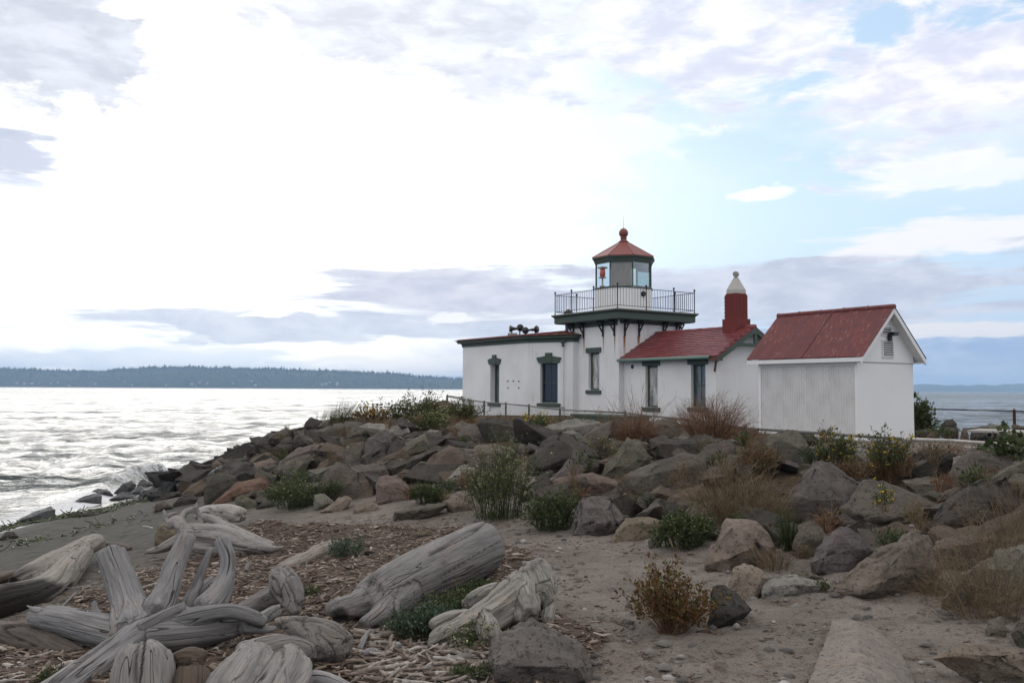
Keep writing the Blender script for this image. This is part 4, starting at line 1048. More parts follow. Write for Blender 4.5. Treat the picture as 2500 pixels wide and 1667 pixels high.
for sg in (-1, 1):
    xe = SW / 2 + sg * (SW / 2 + oe - .06); p, q = (xe, se - .06), (SW / 2, sr - .075)
    mb.hexa([(p[0], -og + .057, p[1] - .02), (q[0], -og + .057, q[1] - .02), (q[0], -.014, q[1] - .02), (p[0], -.014, p[1] - .02), (p[0], -og + .057, p[1]), (q[0], -og + .057, q[1]), (q[0], -.014, q[1]), (p[0], -.014, p[1])])
mb.build('soffit', M['trimwhite'], SH)
# louvred vents and the flood lamp
sc5 = lambda x, y: (1820 + x * .22954, 720 + y * .22954)
def louvre(x0, x1, y0, y1, n):
    a0 = SF.on(*sc5(x0, (y0 + y1) / 2), b=-.012)[0]; a1 = SF.on(*sc5(x1, (y0 + y1) / 2), b=-.012)[0]; zt_ = SF.on(*sc5((x0 + x1) / 2, y0), b=-.012)[2]; zb2 = SF.on(*sc5((x0 + x1) / 2, y1), b=-.012)[2]
    f = MB(); f.box(a0, a0 + .03, -.045, -.013, zb2, zt_); f.box(a1 - .03, a1, -.045, -.013, zb2, zt_); f.box(a0 + .03, a1 - .03, -.045, -.013, zt_ - .03, zt_); f.box(a0 + .03, a1 - .03, -.045, -.013, zb2, zb2 + .03)
    vt = f.build('louvre_vent', M['trimwhite'], SH)
    MB().box(a0 + .03, a1 - .03, -.018, -.0135, zb2 + .03, zt_ - .03).build('vent_backing', M['black'], vt)
    s_ = MB().hexa([(a0 + .031, -.043, -.014), (a1 - .031, -.043, -.014), (a1 - .031, -.019, .004), (a0 + .031, -.019, .004), (a0 + .031, -.043, -.004), (a1 - .031, -.043, -.004), (a1 - .031, -.019, .012), (a0 + .031, -.019, .012)]).mesh('slat', M['trimwhite'])
    for k in range(n): ob('slat', s_, vt, (0, 0, zb2 + .03 + (zt_ - zb2 - .06) * (k + .55) / n))
louvre(1440, 1552, 335, 432, 3); louvre(1450, 1572, 478, 668, 7)
fa, _, fz = SF.on(*sc5(1535, 440), b=-.1)
mb = MB().box(fa - .02, fa + .04, -.14, -.05, fz - .12, fz + .09); mb.box(fa + .0, fa + .2, -.24, -.08, fz + .02, fz + .12); mb.build('flood_lamp', M['black'], SH)
MB().box(fa + .03, fa + .19, -.06, -.014, fz - .12, fz + .02).build('lamp_housing', M['tan'], SH)
# green hatch box at the tower's foot
hA = at(1397, 1020, 29.0); hB = at(1525, 1024, 26.8)
hz0 = 3 - (1008 - 950.8) / F * 29
HB = thing('hatch_box', 'low dark green timber hatch box behind the wire fence below the tower', 'hatch', (hA[0], hA[1], 0), math.atan2(hB[1] - hA[1], hB[0] - hA[0]))
LL = float(np.hypot(*(hB - hA)[:2])); MB().box(0, LL, 0, 1.0, 1.4, hz0 - .08).build('box', M['green'], HB)
MB().box(-.05, LL + .05, -.05, 1.05, hz0 - .078, hz0 - .02).build('lid', M['green'], HB)

# ------------------------------------------------------------------ fences
def chain_fence(name, label, pts, zg, posts, rail_r, post_r, cell, mat_post, mat_rail, wire_r=.0022, rail=True):
    pts = [np.array(p, float) for p in pts]; base = pts[0].copy(); base[2] = 0
    t = thing(name, label, 'fence', base); seg = [np.linalg.norm((b - a)[:2]) for a, b in zip(pts[:-1], pts[1:])]; cum = np.concatenate([[0], np.cumsum(seg)])
    def P(s):
        i = int(np.clip(np.searchsorted(cum, s) - 1, 0, len(seg) - 1)); f = (s - cum[i]) / seg[i]; return pts[i] * (1 - f) + pts[i + 1] * f - base
    if rail:
        for a, b in zip(pts[:-1], pts[1:]): MB().rod(a - base, b - base, rail_r, 8).build('top_rail', mat_rail, t, True)
    for s in posts:
        p = P(min(s, cum[-1])); MB().lathe([(post_r, zg - .3), (post_r, p[2] + .02), (post_r * 1.15, p[2] + .025), (post_r * 1.1, p[2] + .05), (post_r * .4, p[2] + .07)], (p[0], p[1], 0), 10).build('post', mat_post, t, True)
    n = int(cum[-1] / cell); k = 2 * int((P(0)[2] - zg) / cell)
    ss = np.arange(n) * cell; base_xyz = np.array([P(s) for s in ss]); tang = np.array([(P(min(s + .1, cum[-1])) - P(max(s - .1, 0))) for s in ss]); tang[:, 2] = 0; tang /= np.linalg.norm(tang, axis=1, keepdims=True)
    j = np.arange(k + 1); zig = (j % 2) * cell
    path = base_xyz[:, None, :] + tang[:, None, :] * zig[None, :, None]; path[:, :, 2] = base_xyz[:, None, 2] + .02 - j[None, :] * cell * .5
    V, Qd = tubes(path, np.full(path.shape[:2], wire_r), 3)
    tag(ob('wire_mesh', np_mesh('wire_mesh', V, Qd, None, M['wire']), t), kind='stuff')
    return t
def fp(u, v, Y): return at(u, v, Y)
front = [fp(1090.7, 968, 41), fp(1182, 981.5, 36), fp(1235, 985.6, 33.2), fp(1291.5, 990.6, 30.8), fp(1367, 999.7, 28), fp(1527, 1007.5, 24), fp(1680, 1025, 19.5), fp(1820, 1045, 16), fp(2010, 1058, 14.3), fp(2200, 1071, 13.2)]
sgl = np.concatenate([[0], np.cumsum([np.linalg.norm((b - a)[:2]) for a, b in zip(front[:-1], front[1:])])])
chain_fence('wire_fence', 'grey chain link fence running behind the boulders in front of the lighthouse', front, 1.5, list(sgl[[0, 1, 2, 3, 4, 5, 7, 8]]) , .024, .032, .075, M['steel'], M['steel'])
chain_fence('wire_fence', 'low chain link fence with pale top rail at right behind the boulders', [fp(2205, 1071.5, 13.1), fp(2330, 1076, 12.5), fp(2430, 1083, 12.0), fp(2620, 1094, 11.3)], 1.7, [3.2], .026, .03, .06, M['steel'], M['concrete'], .0026)
chain_fence('wire_fence', 'short chain link return fence joining the far left corner of the lighthouse', [fp(1092, 966, 41.2), fp(1131, 970.5, 42.0)], 1.5, [.01], .024, .03, .075, M['steel'], M['steel'])
chain_fence('wire_fence', 'chain link fence with rusty post between shed and sea at far right', [fp(2225, 997, 31), fp(2363, 1000.5, 28.5), fp(2500, 1004, 26.5), fp(2700, 1010, 24.5)], 1.3, [4.35, 9.6], .022, .042, .09, M['rustpost'], M['black'], .003)
# picnic table behind the right-hand fence
pa, pb = at(2363, 1049, 18.0), at(2640, 1066, 16.6)
PT = thing('picnic_table', 'weathered grey picnic table behind the fence at far right', 'table', (pa[0], pa[1], 0), math.atan2(pb[1] - pa[1], pb[0] - pa[0]))
for k in range(4): MB().box(0, 2.3, -.02 + k * .19, .155 + k * .19, pa[2] - .045, pa[2] + .002 * k).build('table_plank', M['board'], PT, bevel=.006)
for y in (-.52, .98): MB().box(.0, 2.3, y, y + .24, pa[2] - .36, pa[2] - .32).build('bench_plank', M['board'], PT, bevel=.006)
for x in (.32, 1.9):
    MB().box(x, x + .07, -.5, 1.2, pa[2] - .405, pa[2] - .362).build('cross_beam', M['tan'], PT)
    for a, b in ((-.12, .2), (.82, .5)): MB().bar((x + .035, a, 1.3), (x + .035, b, pa[2] - .047), .06, .06).build('leg', M['black'], PT)

# ------------------------------------------------------------------ boulders
# outlines are given in the pixels of six enlarged views of the photograph: (origin u, v, scale)
VIEW = {'w': (0, 850, .3507), 'r': (500, 940, .29762), 's': (1100, 940, .29762), 't': (1700, 940, .46377),
        'd': (0, 1200, .30612), 'e': (650, 1200, .34014), 'x': (2200, 900, .15306), 'p': (0, 0, 1.0), 'y': (760, 940, .18707)}
def px(view, pts):
    a, b, k = VIEW[view]; return [(a + x * k, b + y * k) for x, y in pts]
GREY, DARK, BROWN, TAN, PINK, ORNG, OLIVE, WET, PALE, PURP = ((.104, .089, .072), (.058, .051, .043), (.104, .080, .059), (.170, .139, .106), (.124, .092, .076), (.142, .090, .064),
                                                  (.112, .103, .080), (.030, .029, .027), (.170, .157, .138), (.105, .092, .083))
def rock_mesh(name, P, S, seed, mat, fine=10, rough=1.0, cuts=3, bev=.017):
    """boulder from the hull of points P (world offsets), broken, bevelled and weathered"""
    r = random.Random(seed); bm = bmesh.new()
    vs_ = [bm.verts.new(p) for p in P]
    res = bmesh.ops.convex_hull(bm, input=vs_)
    bmesh.ops.delete(bm, geom=list({e for e in res['geom_interior'] + res['geom_unused'] if isinstance(e, bmesh.types.BMVert)}), context='VERTS')
    bmesh.ops.dissolve_limit(bm, angle_limit=R(9), verts=bm.verts, edges=bm.edges)
    for k in range(cuts):                    # chip a few corners off
        d = Vector((r.gauss(0, 1), r.gauss(0, 1), r.gauss(0, 1))).normalized()
        ex_ = sorted(v.co.dot(d) for v in bm.verts); lim = ex_[-1] - (ex_[-1] - ex_[0]) * r.uniform(.02, .05)
        g_ = bmesh.ops.bisect_plane(bm, geom=bm.verts[:] + bm.edges[:] + bm.faces[:], plane_co=d * lim, plane_no=d, clear_outer=True)
        ed = [e for e in g_['geom_cut'] if isinstance(e, bmesh.types.BMEdge)]
        if ed: bmesh.ops.holes_fill(bm, edges=ed)
    try: bmesh.ops.bevel(bm, geom=bm.edges[:], offset=S * bev * r.uniform(.7, 1.3), segments=2, profile=.65, affect='EDGES', clamp_overlap=True)
    except Exception: pass
    bmesh.ops.triangulate(bm, faces=bm.faces[:])
    for it in range(7):
        lim = max(S / fine, .012); lg = [e for e in bm.edges if e.calc_length() > lim * 1.5]
        if not lg: break
        bmesh.ops.subdivide_edges(bm, edges=lg, cuts=1, use_grid_fill=False); bmesh.ops.triangulate(bm, faces=[f for f in bm.faces if len(f.verts) > 3])
    bm.normal_update(); off = Vector((r.uniform(-50, 50), r.uniform(-50, 50), r.uniform(-50, 50)))
    ld = Vector((r.gauss(0, .5), r.gauss(0, .5), 1)).normalized(); lf = r.uniform(10, 22) / S; la = r.choice([0, 0, .006, .012]) * S * (rough > .5)
    for v in bm.verts:
        p = v.co / S; n = v.normal
        h = .050 * noise.noise(p * 2.3 + off) + .030 * noise.noise(p * 6 + off) + .019 * noise.noise(p * 14 + off)
        rdg = 1 - abs(noise.noise(p * 4.5 - off)); h -= .03 * max(0, rdg - .86) / .14
        q = v.co.dot(ld) * lf + noise.noise(p * 3) * .8; st = (q - math.floor(q)) - .5
        v.co += n * (h * S * rough + la * st)
    me = bpy.data.meshes.new(name); bm.to_mesh(me); bm.free()
    me.polygons.foreach_set('use_smooth', np.ones(len(me.polygons), bool)); me.materials.append(mat)
    return me
NROCK = [0]; ROCKY = []
def rock(view, outline, col, label, ridge=None, Y=None, depth=.95, wet=False, name='boulder', fine=11, rough=1.0, dy=0.0, sink=.25, cuts=3, cat='boulder'):
    NROCK[0] += 1; seed = NROCK[0]; rr_ = random.Random(seed)
    O = px(view, outline); U = np.array(O); U = (U - U.mean(0)) * 1.07 + U.mean(0); O = [tuple(q) for q in U]; vmax, vmin = U[:, 1].max(), U[:, 1].min(); cu, cv = U.mean(0)
    low = sorted(O, key=lambda q: -q[1])[:2]; ub = (low[0][0] + low[1][0]) / 2
    Y0 = (hit(ub, vmax) if Y is None else Y) + dy
    if wet and Y is None: d_ = ray(ub, vmax); Y0 = min(Y0, d_[1] * (-CAM[2] + .03) / d_[2])
    S = math.sqrt((np.ptp(U[:, 0])) * (vmax - vmin) * 1.0) / F * Y0
    P = []
    for u, v in O:
        r = (vmax - v) / (vmax - vmin + 1e-6); P.append(at(u, v, Y0 + S * depth * (.12 + .40 * r)))
        P.append(at(cu + (u - cu) * .82, cv + (v - cv) * .82, Y0 + S * depth * (.72 + .25 * r)))
        if r < .35: q = at(u, v, Y0 + S * depth * .35); q[2] -= S * sink; P.append(q)
    rd = px(view, ridge) if ridge else None
    if rd is None:
        k = rr_.uniform(.35, .6); a_ = rr_.uniform(-.2, .2); w_, h_ = np.ptp(U[:, 0]), vmax - vmin
        rd = [(cu - w_ * .22, vmin + h_ * (k + a_ * .5)), (cu + w_ * .24, vmin + h_ * (k - a_ * .5)), (cu + w_ * a_, vmin + h_ * (k + .18))]
    for u, v in rd:
        r = (vmax - v) / (vmax - vmin + 1e-6); P.append(at(u, v, Y0 + S * depth * (.12 + .40 * r) - S * (.20 if depth < 2 else .42)))
    P = np.array(P); base = np.array([P[:, 0].mean(), P[:, 1].mean(), P[:, 2].min()])
    me = rock_mesh(name, [Vector(p - base) for p in P], S, seed, M['wetrock' if wet else 'rock'], fine, rough, cuts)
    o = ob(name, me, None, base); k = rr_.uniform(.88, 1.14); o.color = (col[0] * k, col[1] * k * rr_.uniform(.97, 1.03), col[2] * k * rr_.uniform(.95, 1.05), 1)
    tag(o, label, cat); ROCKY.append((base[0], base[1], S)); return o

ROCKS = [
 # seaward bank, left of the lighthouse (view r)
 ('r', [(893,425),(905,380),(1000,345),(1060,318),(1150,300),(1270,318),(1285,365),(1120,420),(1110,470),(920,465)], GREY, 'long dark boulder capping the bank just below the tall yellow grass', [(960,385),(1150,350),(1270,362)]),
 ('r', [(810,355),(830,300),(870,265),(960,295),(930,340),(880,370)], DARK, 'small peaked dark rock at the seaward tip of the bank top'),
 ('r', [(465,490),(470,455),(600,400),(800,345),(800,370),(700,420),(600,460)], DARK, 'long low dark slab on the seaward slope against the water', None, 26.5),
 ('r', [(345,610),(370,545),(450,490),(520,530),(500,570),(390,640),(310,650)], DARK, 'black rock on the seaward slope below the long low slab', None, 25),
 ('r', [(340,660),(400,600),(510,550),(590,590),(585,640),(420,680)], BROWN, 'brown rounded rock directly above the pinkish boulder', None, 21.5),
 ('r', [(255,720),(300,660),(530,610),(575,640),(580,700),(480,750),(300,785),(260,765)], PINK, 'pinkish red boulder low on the seaward slope', [(320,690),(520,640),(470,720)]),
 ('r', [(70,975),(190,890),(280,800),(450,770),(510,790),(520,830),(430,920),(240,940)], ORNG, 'long orange rust boulder at the beach corner of the bank', [(240,860),(460,800),(380,860)]),
 ('r', [(0,985),(0,840),(60,780),(180,735),(260,770),(265,830),(200,900),(80,965)], DARK, 'big black wet boulder left of the orange one', [(60,820),(190,770),(150,850)]),
 ('r', [(245,1000),(255,920),(320,900),(400,945),(430,985),(380,1020),(260,1010)], OLIVE, 'olive green rock at the foot of the orange boulder'),
 ('r', [(720,450),(780,400),(880,440),(890,475),(780,500)], GREY, 'small grey rock on the shoulder left of the long capping boulder', None, 22),
 ('r', [(600,500),(640,440),(700,425),(750,470),(640,510)], DARK, 'small dark rock half way down the seaward shoulder', None, 23),
 ('r', [(630,540),(650,500),(700,480),(720,520),(680,545)], DARK, 'little dark stone beside a yellow green tuft on the seaward slope', None, 21.5),
 ('r', [(520,550),(600,490),(620,520),(580,560)], DARK, 'narrow dark stone leaning on the seaward shoulder', None, 22.5),
 ('r', [(845,420),(850,370),(915,355),(900,450),(870,440)], DARK, 'upright dark block wedged left of the long capping boulder'),
 ('r', [(615,630),(780,520),(900,485),(955,505),(860,590),(850,640),(640,680)], GREY, 'broad grey slab sloping toward the sea above the flowering green mound', [(700,600),(850,540)]),
 ('r', [(575,690),(640,630),(850,575),(860,640),(790,730),(650,800),(580,730)], GREY, 'large smooth grey boulder face beside the pinkish boulder', [(650,690),(820,630),(700,750)]),
 ('r', [(835,655),(850,620),(1000,480),(1120,510),(1180,540),(1190,600),(1120,620),(1000,640),(900,680)], BROWN, 'wedge shaped brown boulder with pale ridge in mid slope', [(870,640),(1010,535),(1120,560)]),
 ('r', [(920,690),(940,640),(1100,555),(1150,580),(1140,640),(1010,720),(960,750)], BROWN, 'tilted brown slab under the wedge shaped boulder', [(960,680),(1100,590)]),
 ('r', [(1115,480),(1130,400),(1220,365),(1310,370),(1355,420),(1330,470),(1150,510)], GREY, 'squat grey boulder below the right end of the long capping boulder', [(1160,430),(1300,400)]),
 ('r', [(1160,600),(1200,480),(1310,465),(1310,560),(1290,640),(1180,640)], GREY, 'squarish grey block in the middle of the bank'),
 ('r', [(1312,600),(1315,520),(1330,450),(1420,390),(1500,400),(1520,470),(1500,560),(1480,630),(1340,640)], PURP, 'tall rounded grey boulder right of the squarish block', [(1380,440),(1480,470),(1370,540)]),
 ('r', [(1275,345),(1340,315),(1560,345),(1650,335),(1680,380),(1560,430),(1500,400),(1330,375)], PALE, 'flat pale topped slab on the bank top below the yellow flowers', [(1340,350),(1540,380)]),
 ('r', [(1500,560),(1530,470),(1580,445),(1630,460),(1650,510),(1560,600),(1510,640)], DARK, 'dark upright rock right of the tall rounded boulder'),
 ('r', [(1530,590),(1545,560),(1800,400),(1840,520),(1570,645)], GREY, 'slanting rectangular block propped in the upper bank', [(1560,600),(1790,440)]),
 ('r', [(1560,450),(1730,380),(1770,400),(1700,460),(1640,480)], DARK, 'small dark slab above the slanting rectangular block'),
 ('r', [(1500,690),(1530,660),(1860,525),(1890,540),(1830,610),(1700,690),(1560,750),(1500,740)], DARK, 'long dark beam shaped rock below the slanting block', [(1530,690),(1850,560)]),
 ('r', [(1925,500),(1915,430),(1990,370),(2100,305),(2230,345),(2352,410),(2405,470),(2300,490),(2000,495)], GREY, 'large rounded grey boulder with dark undercut near the crest', [(1990,430),(2200,410),(2340,465)]),
 ('r', [(1790,400),(1850,360),(1920,375),(1890,410),(1820,430)], PALE, 'small pale slate stone under the yellow green bush'),
 ('r', [(1780,790),(1805,700),(1830,620),(2000,495),(2080,530),(2150,620),(2050,720),(1900,790)], BROWN, 'big brown boulder with lichen specks in the upper middle', [(1870,640),(2010,540),(2000,700)]),
 ('r', [(1985,790),(2030,720),(2130,640),(2220,700),(2240,740),(2120,800),(2010,850)], PALE, 'layered pale grey rock left of the tall flowering bush', [(2040,740),(2180,720)]),
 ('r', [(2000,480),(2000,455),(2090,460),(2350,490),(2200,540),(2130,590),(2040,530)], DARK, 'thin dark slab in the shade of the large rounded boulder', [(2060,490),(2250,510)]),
 ('r', [(910,840),(1000,720),(1090,645),(1160,660),(1230,740),(1330,910),(1280,940),(1070,950),(930,880)], GREY, 'large dark triangular boulder standing at the foot of the bank', [(1090,690),(1000,830),(1200,800)]),
 ('r', [(1175,665),(1440,645),(1500,680),(1490,760),(1280,800),(1250,780)], GREY, 'flat topped slab right of the triangular boulder', [(1250,715),(1490,690)]),
 ('r', [(1415,860),(1420,780),(1500,740),(1600,770),(1720,880),(1740,930),(1640,965),(1430,955)], PINK, 'pink and tan boulder with sloping top at the foot of the bank', [(1450,820),(1570,800),(1720,900)]),
 ('r', [(695,990),(720,940),(830,890),(900,885),(905,970),(850,1000),(720,1005)], OLIVE, 'olive tan boulder on the sand beside the flowering green mound', [(740,950),(880,920)]),
 ('r', [(890,1030),(905,900),(970,890),(1060,960),(960,1010)], OLIVE, 'leaning grey green stone against the triangular boulder'),
 ('r', [(950,1040),(1100,930),(1160,915),(1205,940),(1130,1020),(1110,1045)], TAN, 'tan ramp shaped rock on the sand below the triangular boulder', [(1000,1030),(1130,950)]),
 ('r', [(1220,1030),(1250,980),(1380,940),(1460,1040),(1350,1060),(1240,1055)], TAN, 'low tan cone of rock half buried in bark and sand', [(1290,1010),(1380,970)]),
 ('r', [(1560,1060),(1570,1035),(1740,990),(1960,960),(1990,1000),(1940,1030),(1700,1110),(1570,1100)], GREY, 'flat rectangular grey slab lying on the sand', [(1575,1048),(1700,1056),(1980,985)], None, .75, 8),
 ('r', [(1790,970),(1880,870),(1970,930),(1990,960),(1830,975)], DARK, 'dark pointed stone behind the flat rectangular slab'),
 ('r', [(1840,890),(2020,850),(2060,880),(1950,910),(1850,910)], GREY, 'low flat stone behind the pointed stone'),
 ('r', [(1965,960),(2080,900),(2200,930),(2200,1030),(2030,1040)], TAN, 'sandy brown boulder half hidden by the tall flowering bush'),
 ('r', [(1310,860),(1350,835),(1420,840),(1410,880),(1330,885)], BROWN, 'small brown stone between triangular and pink boulders'),
 ('r', [(20,760),(60,690),(150,650),(165,690),(60,770)], WET, 'shiny black stone at the waterline left of the slope', None, 25),
 ('r', [(120,710),(200,620),(265,610),(230,680),(150,740)], WET, 'shiny black leaning stone above the waterline', None, 24.5),
 ('r', [(210,690),(260,655),(310,665),(300,705),(220,725)], OLIVE, 'small olive stone behind the pinkish boulder', None, 22.5),
 ('r', [(220,650),(290,600),(330,605),(310,645)], OLIVE, 'upper small olive stone behind the pinkish boulder', None, 24),
 ('r', [(1225,245),(1235,212),(1265,215),(1285,245)], DARK, 'tiny square rock on the skyline beside the tall grass', None, 27),
 ('r', [(445,945),(520,870),(600,860),(580,920),(470,965)], DARK, 'dark stone left of the flowering green mound'),
 ('r', [(420,1012),(470,960),(560,940),(580,1000),(500,1015)], DARK, 'low dark stone under the flowering green mound'),
 ('r', [(930,340),(960,300),(1080,270),(1200,265),(1330,290),(1320,330),(1000,345)], GREY, 'buried grey rock among the tall yellow grass', None, 25),
 ('r', [(1590,350),(1650,290),(1730,330),(1700,380)], DARK, 'pointed dark rock under the yellow green bush', None, 22.5),
 ('r', [(1850,190),(1900,140),(1980,125),(2050,160),(2060,220),(1900,230)], BROWN, 'brown mound of rock behind the bushes by the fence corner', None, 34),
 # middle bank below the lighthouse (view s)
 ('s', [(125,640),(150,560),(230,490),(380,490),(480,560),(440,640),(230,720),(190,690)], GREY, 'broad grey boulder behind the tall flowering bush', [(230,540),(400,560)]),
 ('s', [(225,320),(250,280),(300,262),(420,310),(560,320),(720,350),(700,390),(560,400),(440,460),(390,470),(300,400)], DARK, 'long dark curved boulder along the crest below the arched windows', [(300,310),(500,360),(680,370)]),
 ('s', [(740,430),(720,370),(830,320),(1010,285),(1200,300),(1230,310),(1100,350),(1090,390),(950,390),(760,445)], PALE, 'flat pale topped slab on the crest before the hatch box', [(740,385),(900,350),(1080,335)]),
 ('s', [(470,455),(560,400),(680,390),(720,430),(600,475),(500,475)], GREY, 'small grey rock above the tall flowering bush'),
 ('s', [(640,650),(640,610),(760,480),(900,385),(990,420),(1120,510),(1190,590),(1080,640),(860,690),(700,750),(650,730)], DARK, 'huge dark humped boulder in the middle of the bank', [(880,430),(760,570),(700,700),(1050,560)]),
 ('s', [(770,440),(785,395),(900,380),(920,410),(840,440)], GREY, 'small grey stone behind the huge humped boulder'),
 ('s', [(910,385),(1000,370),(1080,410),(1060,440),(990,430)], PALE, 'flat little slab right of the huge humped boulder'),
 ('s', [(1060,450),(1180,330),(1340,300),(1330,400),(1290,480),(1190,540),(1110,500)], GREY, 'tilted grey slab facing the sky right of the crest slab', [(1200,370),(1130,480),(1290,440)]),
 ('s', [(785,870),(880,740),(1010,545),(1110,570),(1125,620),(1050,700),(900,745)], PURP, 'leaning blade of stone rising beside the pinkish long boulder', None),
 ('s', [(1055,690),(1130,610),(1260,620),(1270,680),(1180,740),(1100,720)], DARK, 'dark layered rock right of the leaning blade'),
 ('s', [(1245,750),(1290,650),(1450,440),(1560,480),(1640,600),(1500,700),(1380,780)], OLIVE, 'dark leaning boulder under the red brown thicket', [(1450,500),(1330,680)]),
 ('s', [(1660,540),(1650,450),(1700,430),(1990,440),(2100,450),(2060,540),(1940,600),(1760,590)], DARK, 'flat topped dark block right of the red brown thicket', [(1700,485),(1990,485)]),
 ('s', [(1640,400),(1660,310),(1740,280),(1850,285),(1910,400),(1880,440),(1720,410)], GREY, 'grey boulder on the crest between the two red brown thickets', [(1700,330),(1860,340)]),
 ('s', [(1410,800),(1450,730),(1700,680),(1900,570),(2030,580),(2085,640),(2060,740),(1760,900),(1560,920),(1420,860)], GREY, 'big smooth saddle shaped grey boulder in the bank', [(1480,770),(1750,730),(1990,650)]),
 ('s', [(1480,705),(1560,630),(1650,615),(1750,650),(1720,680),(1560,715)], GREY, 'pale lump behind the saddle shaped boulder'),
 ('s', [(860,900),(870,780),(960,740),(1110,728),(1210,755),(1290,757),(1400,800),(1410,860),(1340,930),(1060,925),(900,930)], PINK, 'long pinkish boulder lying level above the purple block', [(900,800),(1140,775),(1380,825)], None, .8),
 ('s', [(1010,1190),(1065,930),(1310,935),(1440,1080),(1370,1190),(1150,1230),(1020,1225)], PURP, 'purple grey block standing at the edge of the path', [(1085,1010),(1310,1015),(1100,1130),(1380,1135)], None, .9, 8),
 ('s', [(1320,1260),(1440,1095),(1660,1090),(1720,1110),(1700,1190),(1640,1250),(1450,1300),(1340,1290)], TAN, 'low flat topped brown rock right of the purple block', [(1445,1145),(1650,1135)]),
 ('s', [(1740,960),(1830,900),(2060,815),(2090,870),(2020,960),(1900,1040),(1780,1030)], BROWN, 'brown slanting rock below the saddle shaped boulder'),
 ('s', [(2020,580),(2160,470),(2260,465),(2330,500),(2290,560),(2150,640),(2080,660)], BROWN, 'ridged brown rock right of the saddle shaped boulder', [(2160,500),(2100,620)]),
 ('s', [(2145,650),(2160,600),(2240,575),(2340,575),(2352,700),(2220,750),(2150,740)], GREY, 'small blocky rock under the ridged brown rock'),
 ('s', [(1625,1290),(1650,1230),(1720,1200),(1760,1240),(1700,1330),(1640,1340)], OLIVE, 'small rounded stone at the path under the dark green plant'),
 ('s', [(560,960),(640,860),(760,760),(850,790),(830,900),(700,960)], DARK, 'dark shaded rock between bush and leaning blade'),
 ('s', [(2120,480),(2230,430),(2400,425),(2440,450),(2330,485)], PALE, 'thin pale slab on the crest left of the shed'),
 ('s', [(1930,450),(2000,440),(2110,448),(2080,475)], PALE, 'pale ledge of rock at the crest below the second thicket'),
 # right-hand bank (view t)
 ('t', [(465,640),(540,500),(620,405),(700,415),(800,490),(870,530),(860,570),(780,650),(700,750),(560,720),(490,690)], PURP, 'massive dark sloping boulder below the yellow flowers', [(620,450),(560,600),(780,610)]),
 ('t', [(780,650),(830,590),(890,515),(980,500),(1080,540),(1180,590),(1275,630),(1250,680),(1140,700),(1000,740),(900,760),(820,690)], GREY, 'wide flat grey boulder with a shadowed underside on the right bank', [(795,662),(890,694),(1050,694),(1260,640)]),
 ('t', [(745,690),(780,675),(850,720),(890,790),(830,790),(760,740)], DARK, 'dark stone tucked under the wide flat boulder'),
 ('t', [(360,370),(360,330),(400,260),(450,240),(540,260),(640,370),(620,410),(540,450),(440,430)], OLIVE, 'large rounded crest boulder in front of the shed', [(440,290),(560,340)]),
 ('t', [(450,250),(480,235),(600,250),(640,290),(560,290)], GREY, 'flat slab behind the rounded crest boulder before the shed', None, 14.6),
 ('t', [(0,430),(0,370),(90,300),(170,290),(200,330),(190,370),(80,440),(20,480)], GREY, 'angular grey rock on the bank left of the shed'),
 ('t', [(80,460),(90,400),(150,370),(230,370),(240,450),(140,500),(90,490)], GREY, 'blocky grey rock at the edge of the dry straw thicket'),
 ('t', [(65,890),(160,710),(310,725),(380,790),(420,860),(330,920),(150,980),(60,940)], TAN, 'pyramid block with a dark right side at the path', [(190,740),(300,755),(200,900),(330,840)], None, .9, 8),
 ('t', [(515,850),(540,740),(600,715),(660,740),(680,800),(640,870),(560,900)], GREY, 'left hump of the paired rounded boulders beside the path'),
 ('t', [(610,930),(640,860),(680,790),(750,750),(830,770),(930,870),(860,940),(760,1005),(640,980)], PURP, 'right hump of the paired rounded boulders beside the path', [(740,790),(680,900),(840,860)]),
 ('t', [(720,1050),(900,910),(1130,775),(1200,800),(1240,860),(1250,960),(1200,1050),(980,1110),(870,1115),(740,1085)], TAN, 'big pale ramp boulder reaching down to the path', [(1135,835),(1150,960),(880,1085)], None, .85, 0, False, 14),
 ('t', [(930,790),(1060,715),(1130,770),(1010,850),(960,840)], BROWN, 'brown wedge behind the pale ramp boulder'),
 ('t', [(1195,770),(1300,620),(1380,550),(1500,500),(1620,490),(1700,640),(1600,720),(1330,770),(1230,800)], DARK, 'huge dark boulder with a pale left flank on the right bank', [(1370,600),(1350,710),(1560,620)]),
 ('t', [(1270,620),(1290,560),(1400,530),(1420,545),(1320,600)], BROWN, 'small brown rock behind the huge dark boulder'),
 ('t', [(1085,500),(1250,485),(1330,510),(1270,600),(1190,590),(1120,550)], GREY, 'pale topped block right of the yellow flowers', [(1100,515),(1240,525)]),
 ('t', [(1110,440),(1200,410),(1400,375),(1420,400),(1320,480),(1200,490),(1120,470)], PALE, 'long pale rock below the right hand fence', [(1180,450),(1370,420)]),
 ('t', [(1330,480),(1350,430),(1420,345),(1460,340),(1640,390),(1670,440),(1560,500),(1440,520),(1340,510)], GREY, 'pale ridged boulder with a black hollow at far right', [(1450,375),(1390,480)]),
 ('t', [(1080,400),(1190,345),(1270,335),(1420,375),(1300,410),(1180,420)], DARK, 'dark pointed rock on the crest under the fence rail', None),
 ('t', [(1590,560),(1580,510),(1700,480),(1760,500),(1740,560),(1640,590)], DARK, 'dark rock at the right edge above the straw'),
 ('t', [(1250,870),(1260,820),(1400,790),(1560,780),(1590,850),(1440,960),(1300,990),(1270,940)], PINK, 'reddish boulder behind the straw tangle at right', [(1300,860),(1540,820)]),
 ('t', [(1240,800),(1300,770),(1450,740),(1580,745),(1600,790),(1400,810),(1270,825)], BROWN, 'flat brown slab above the reddish boulder'),
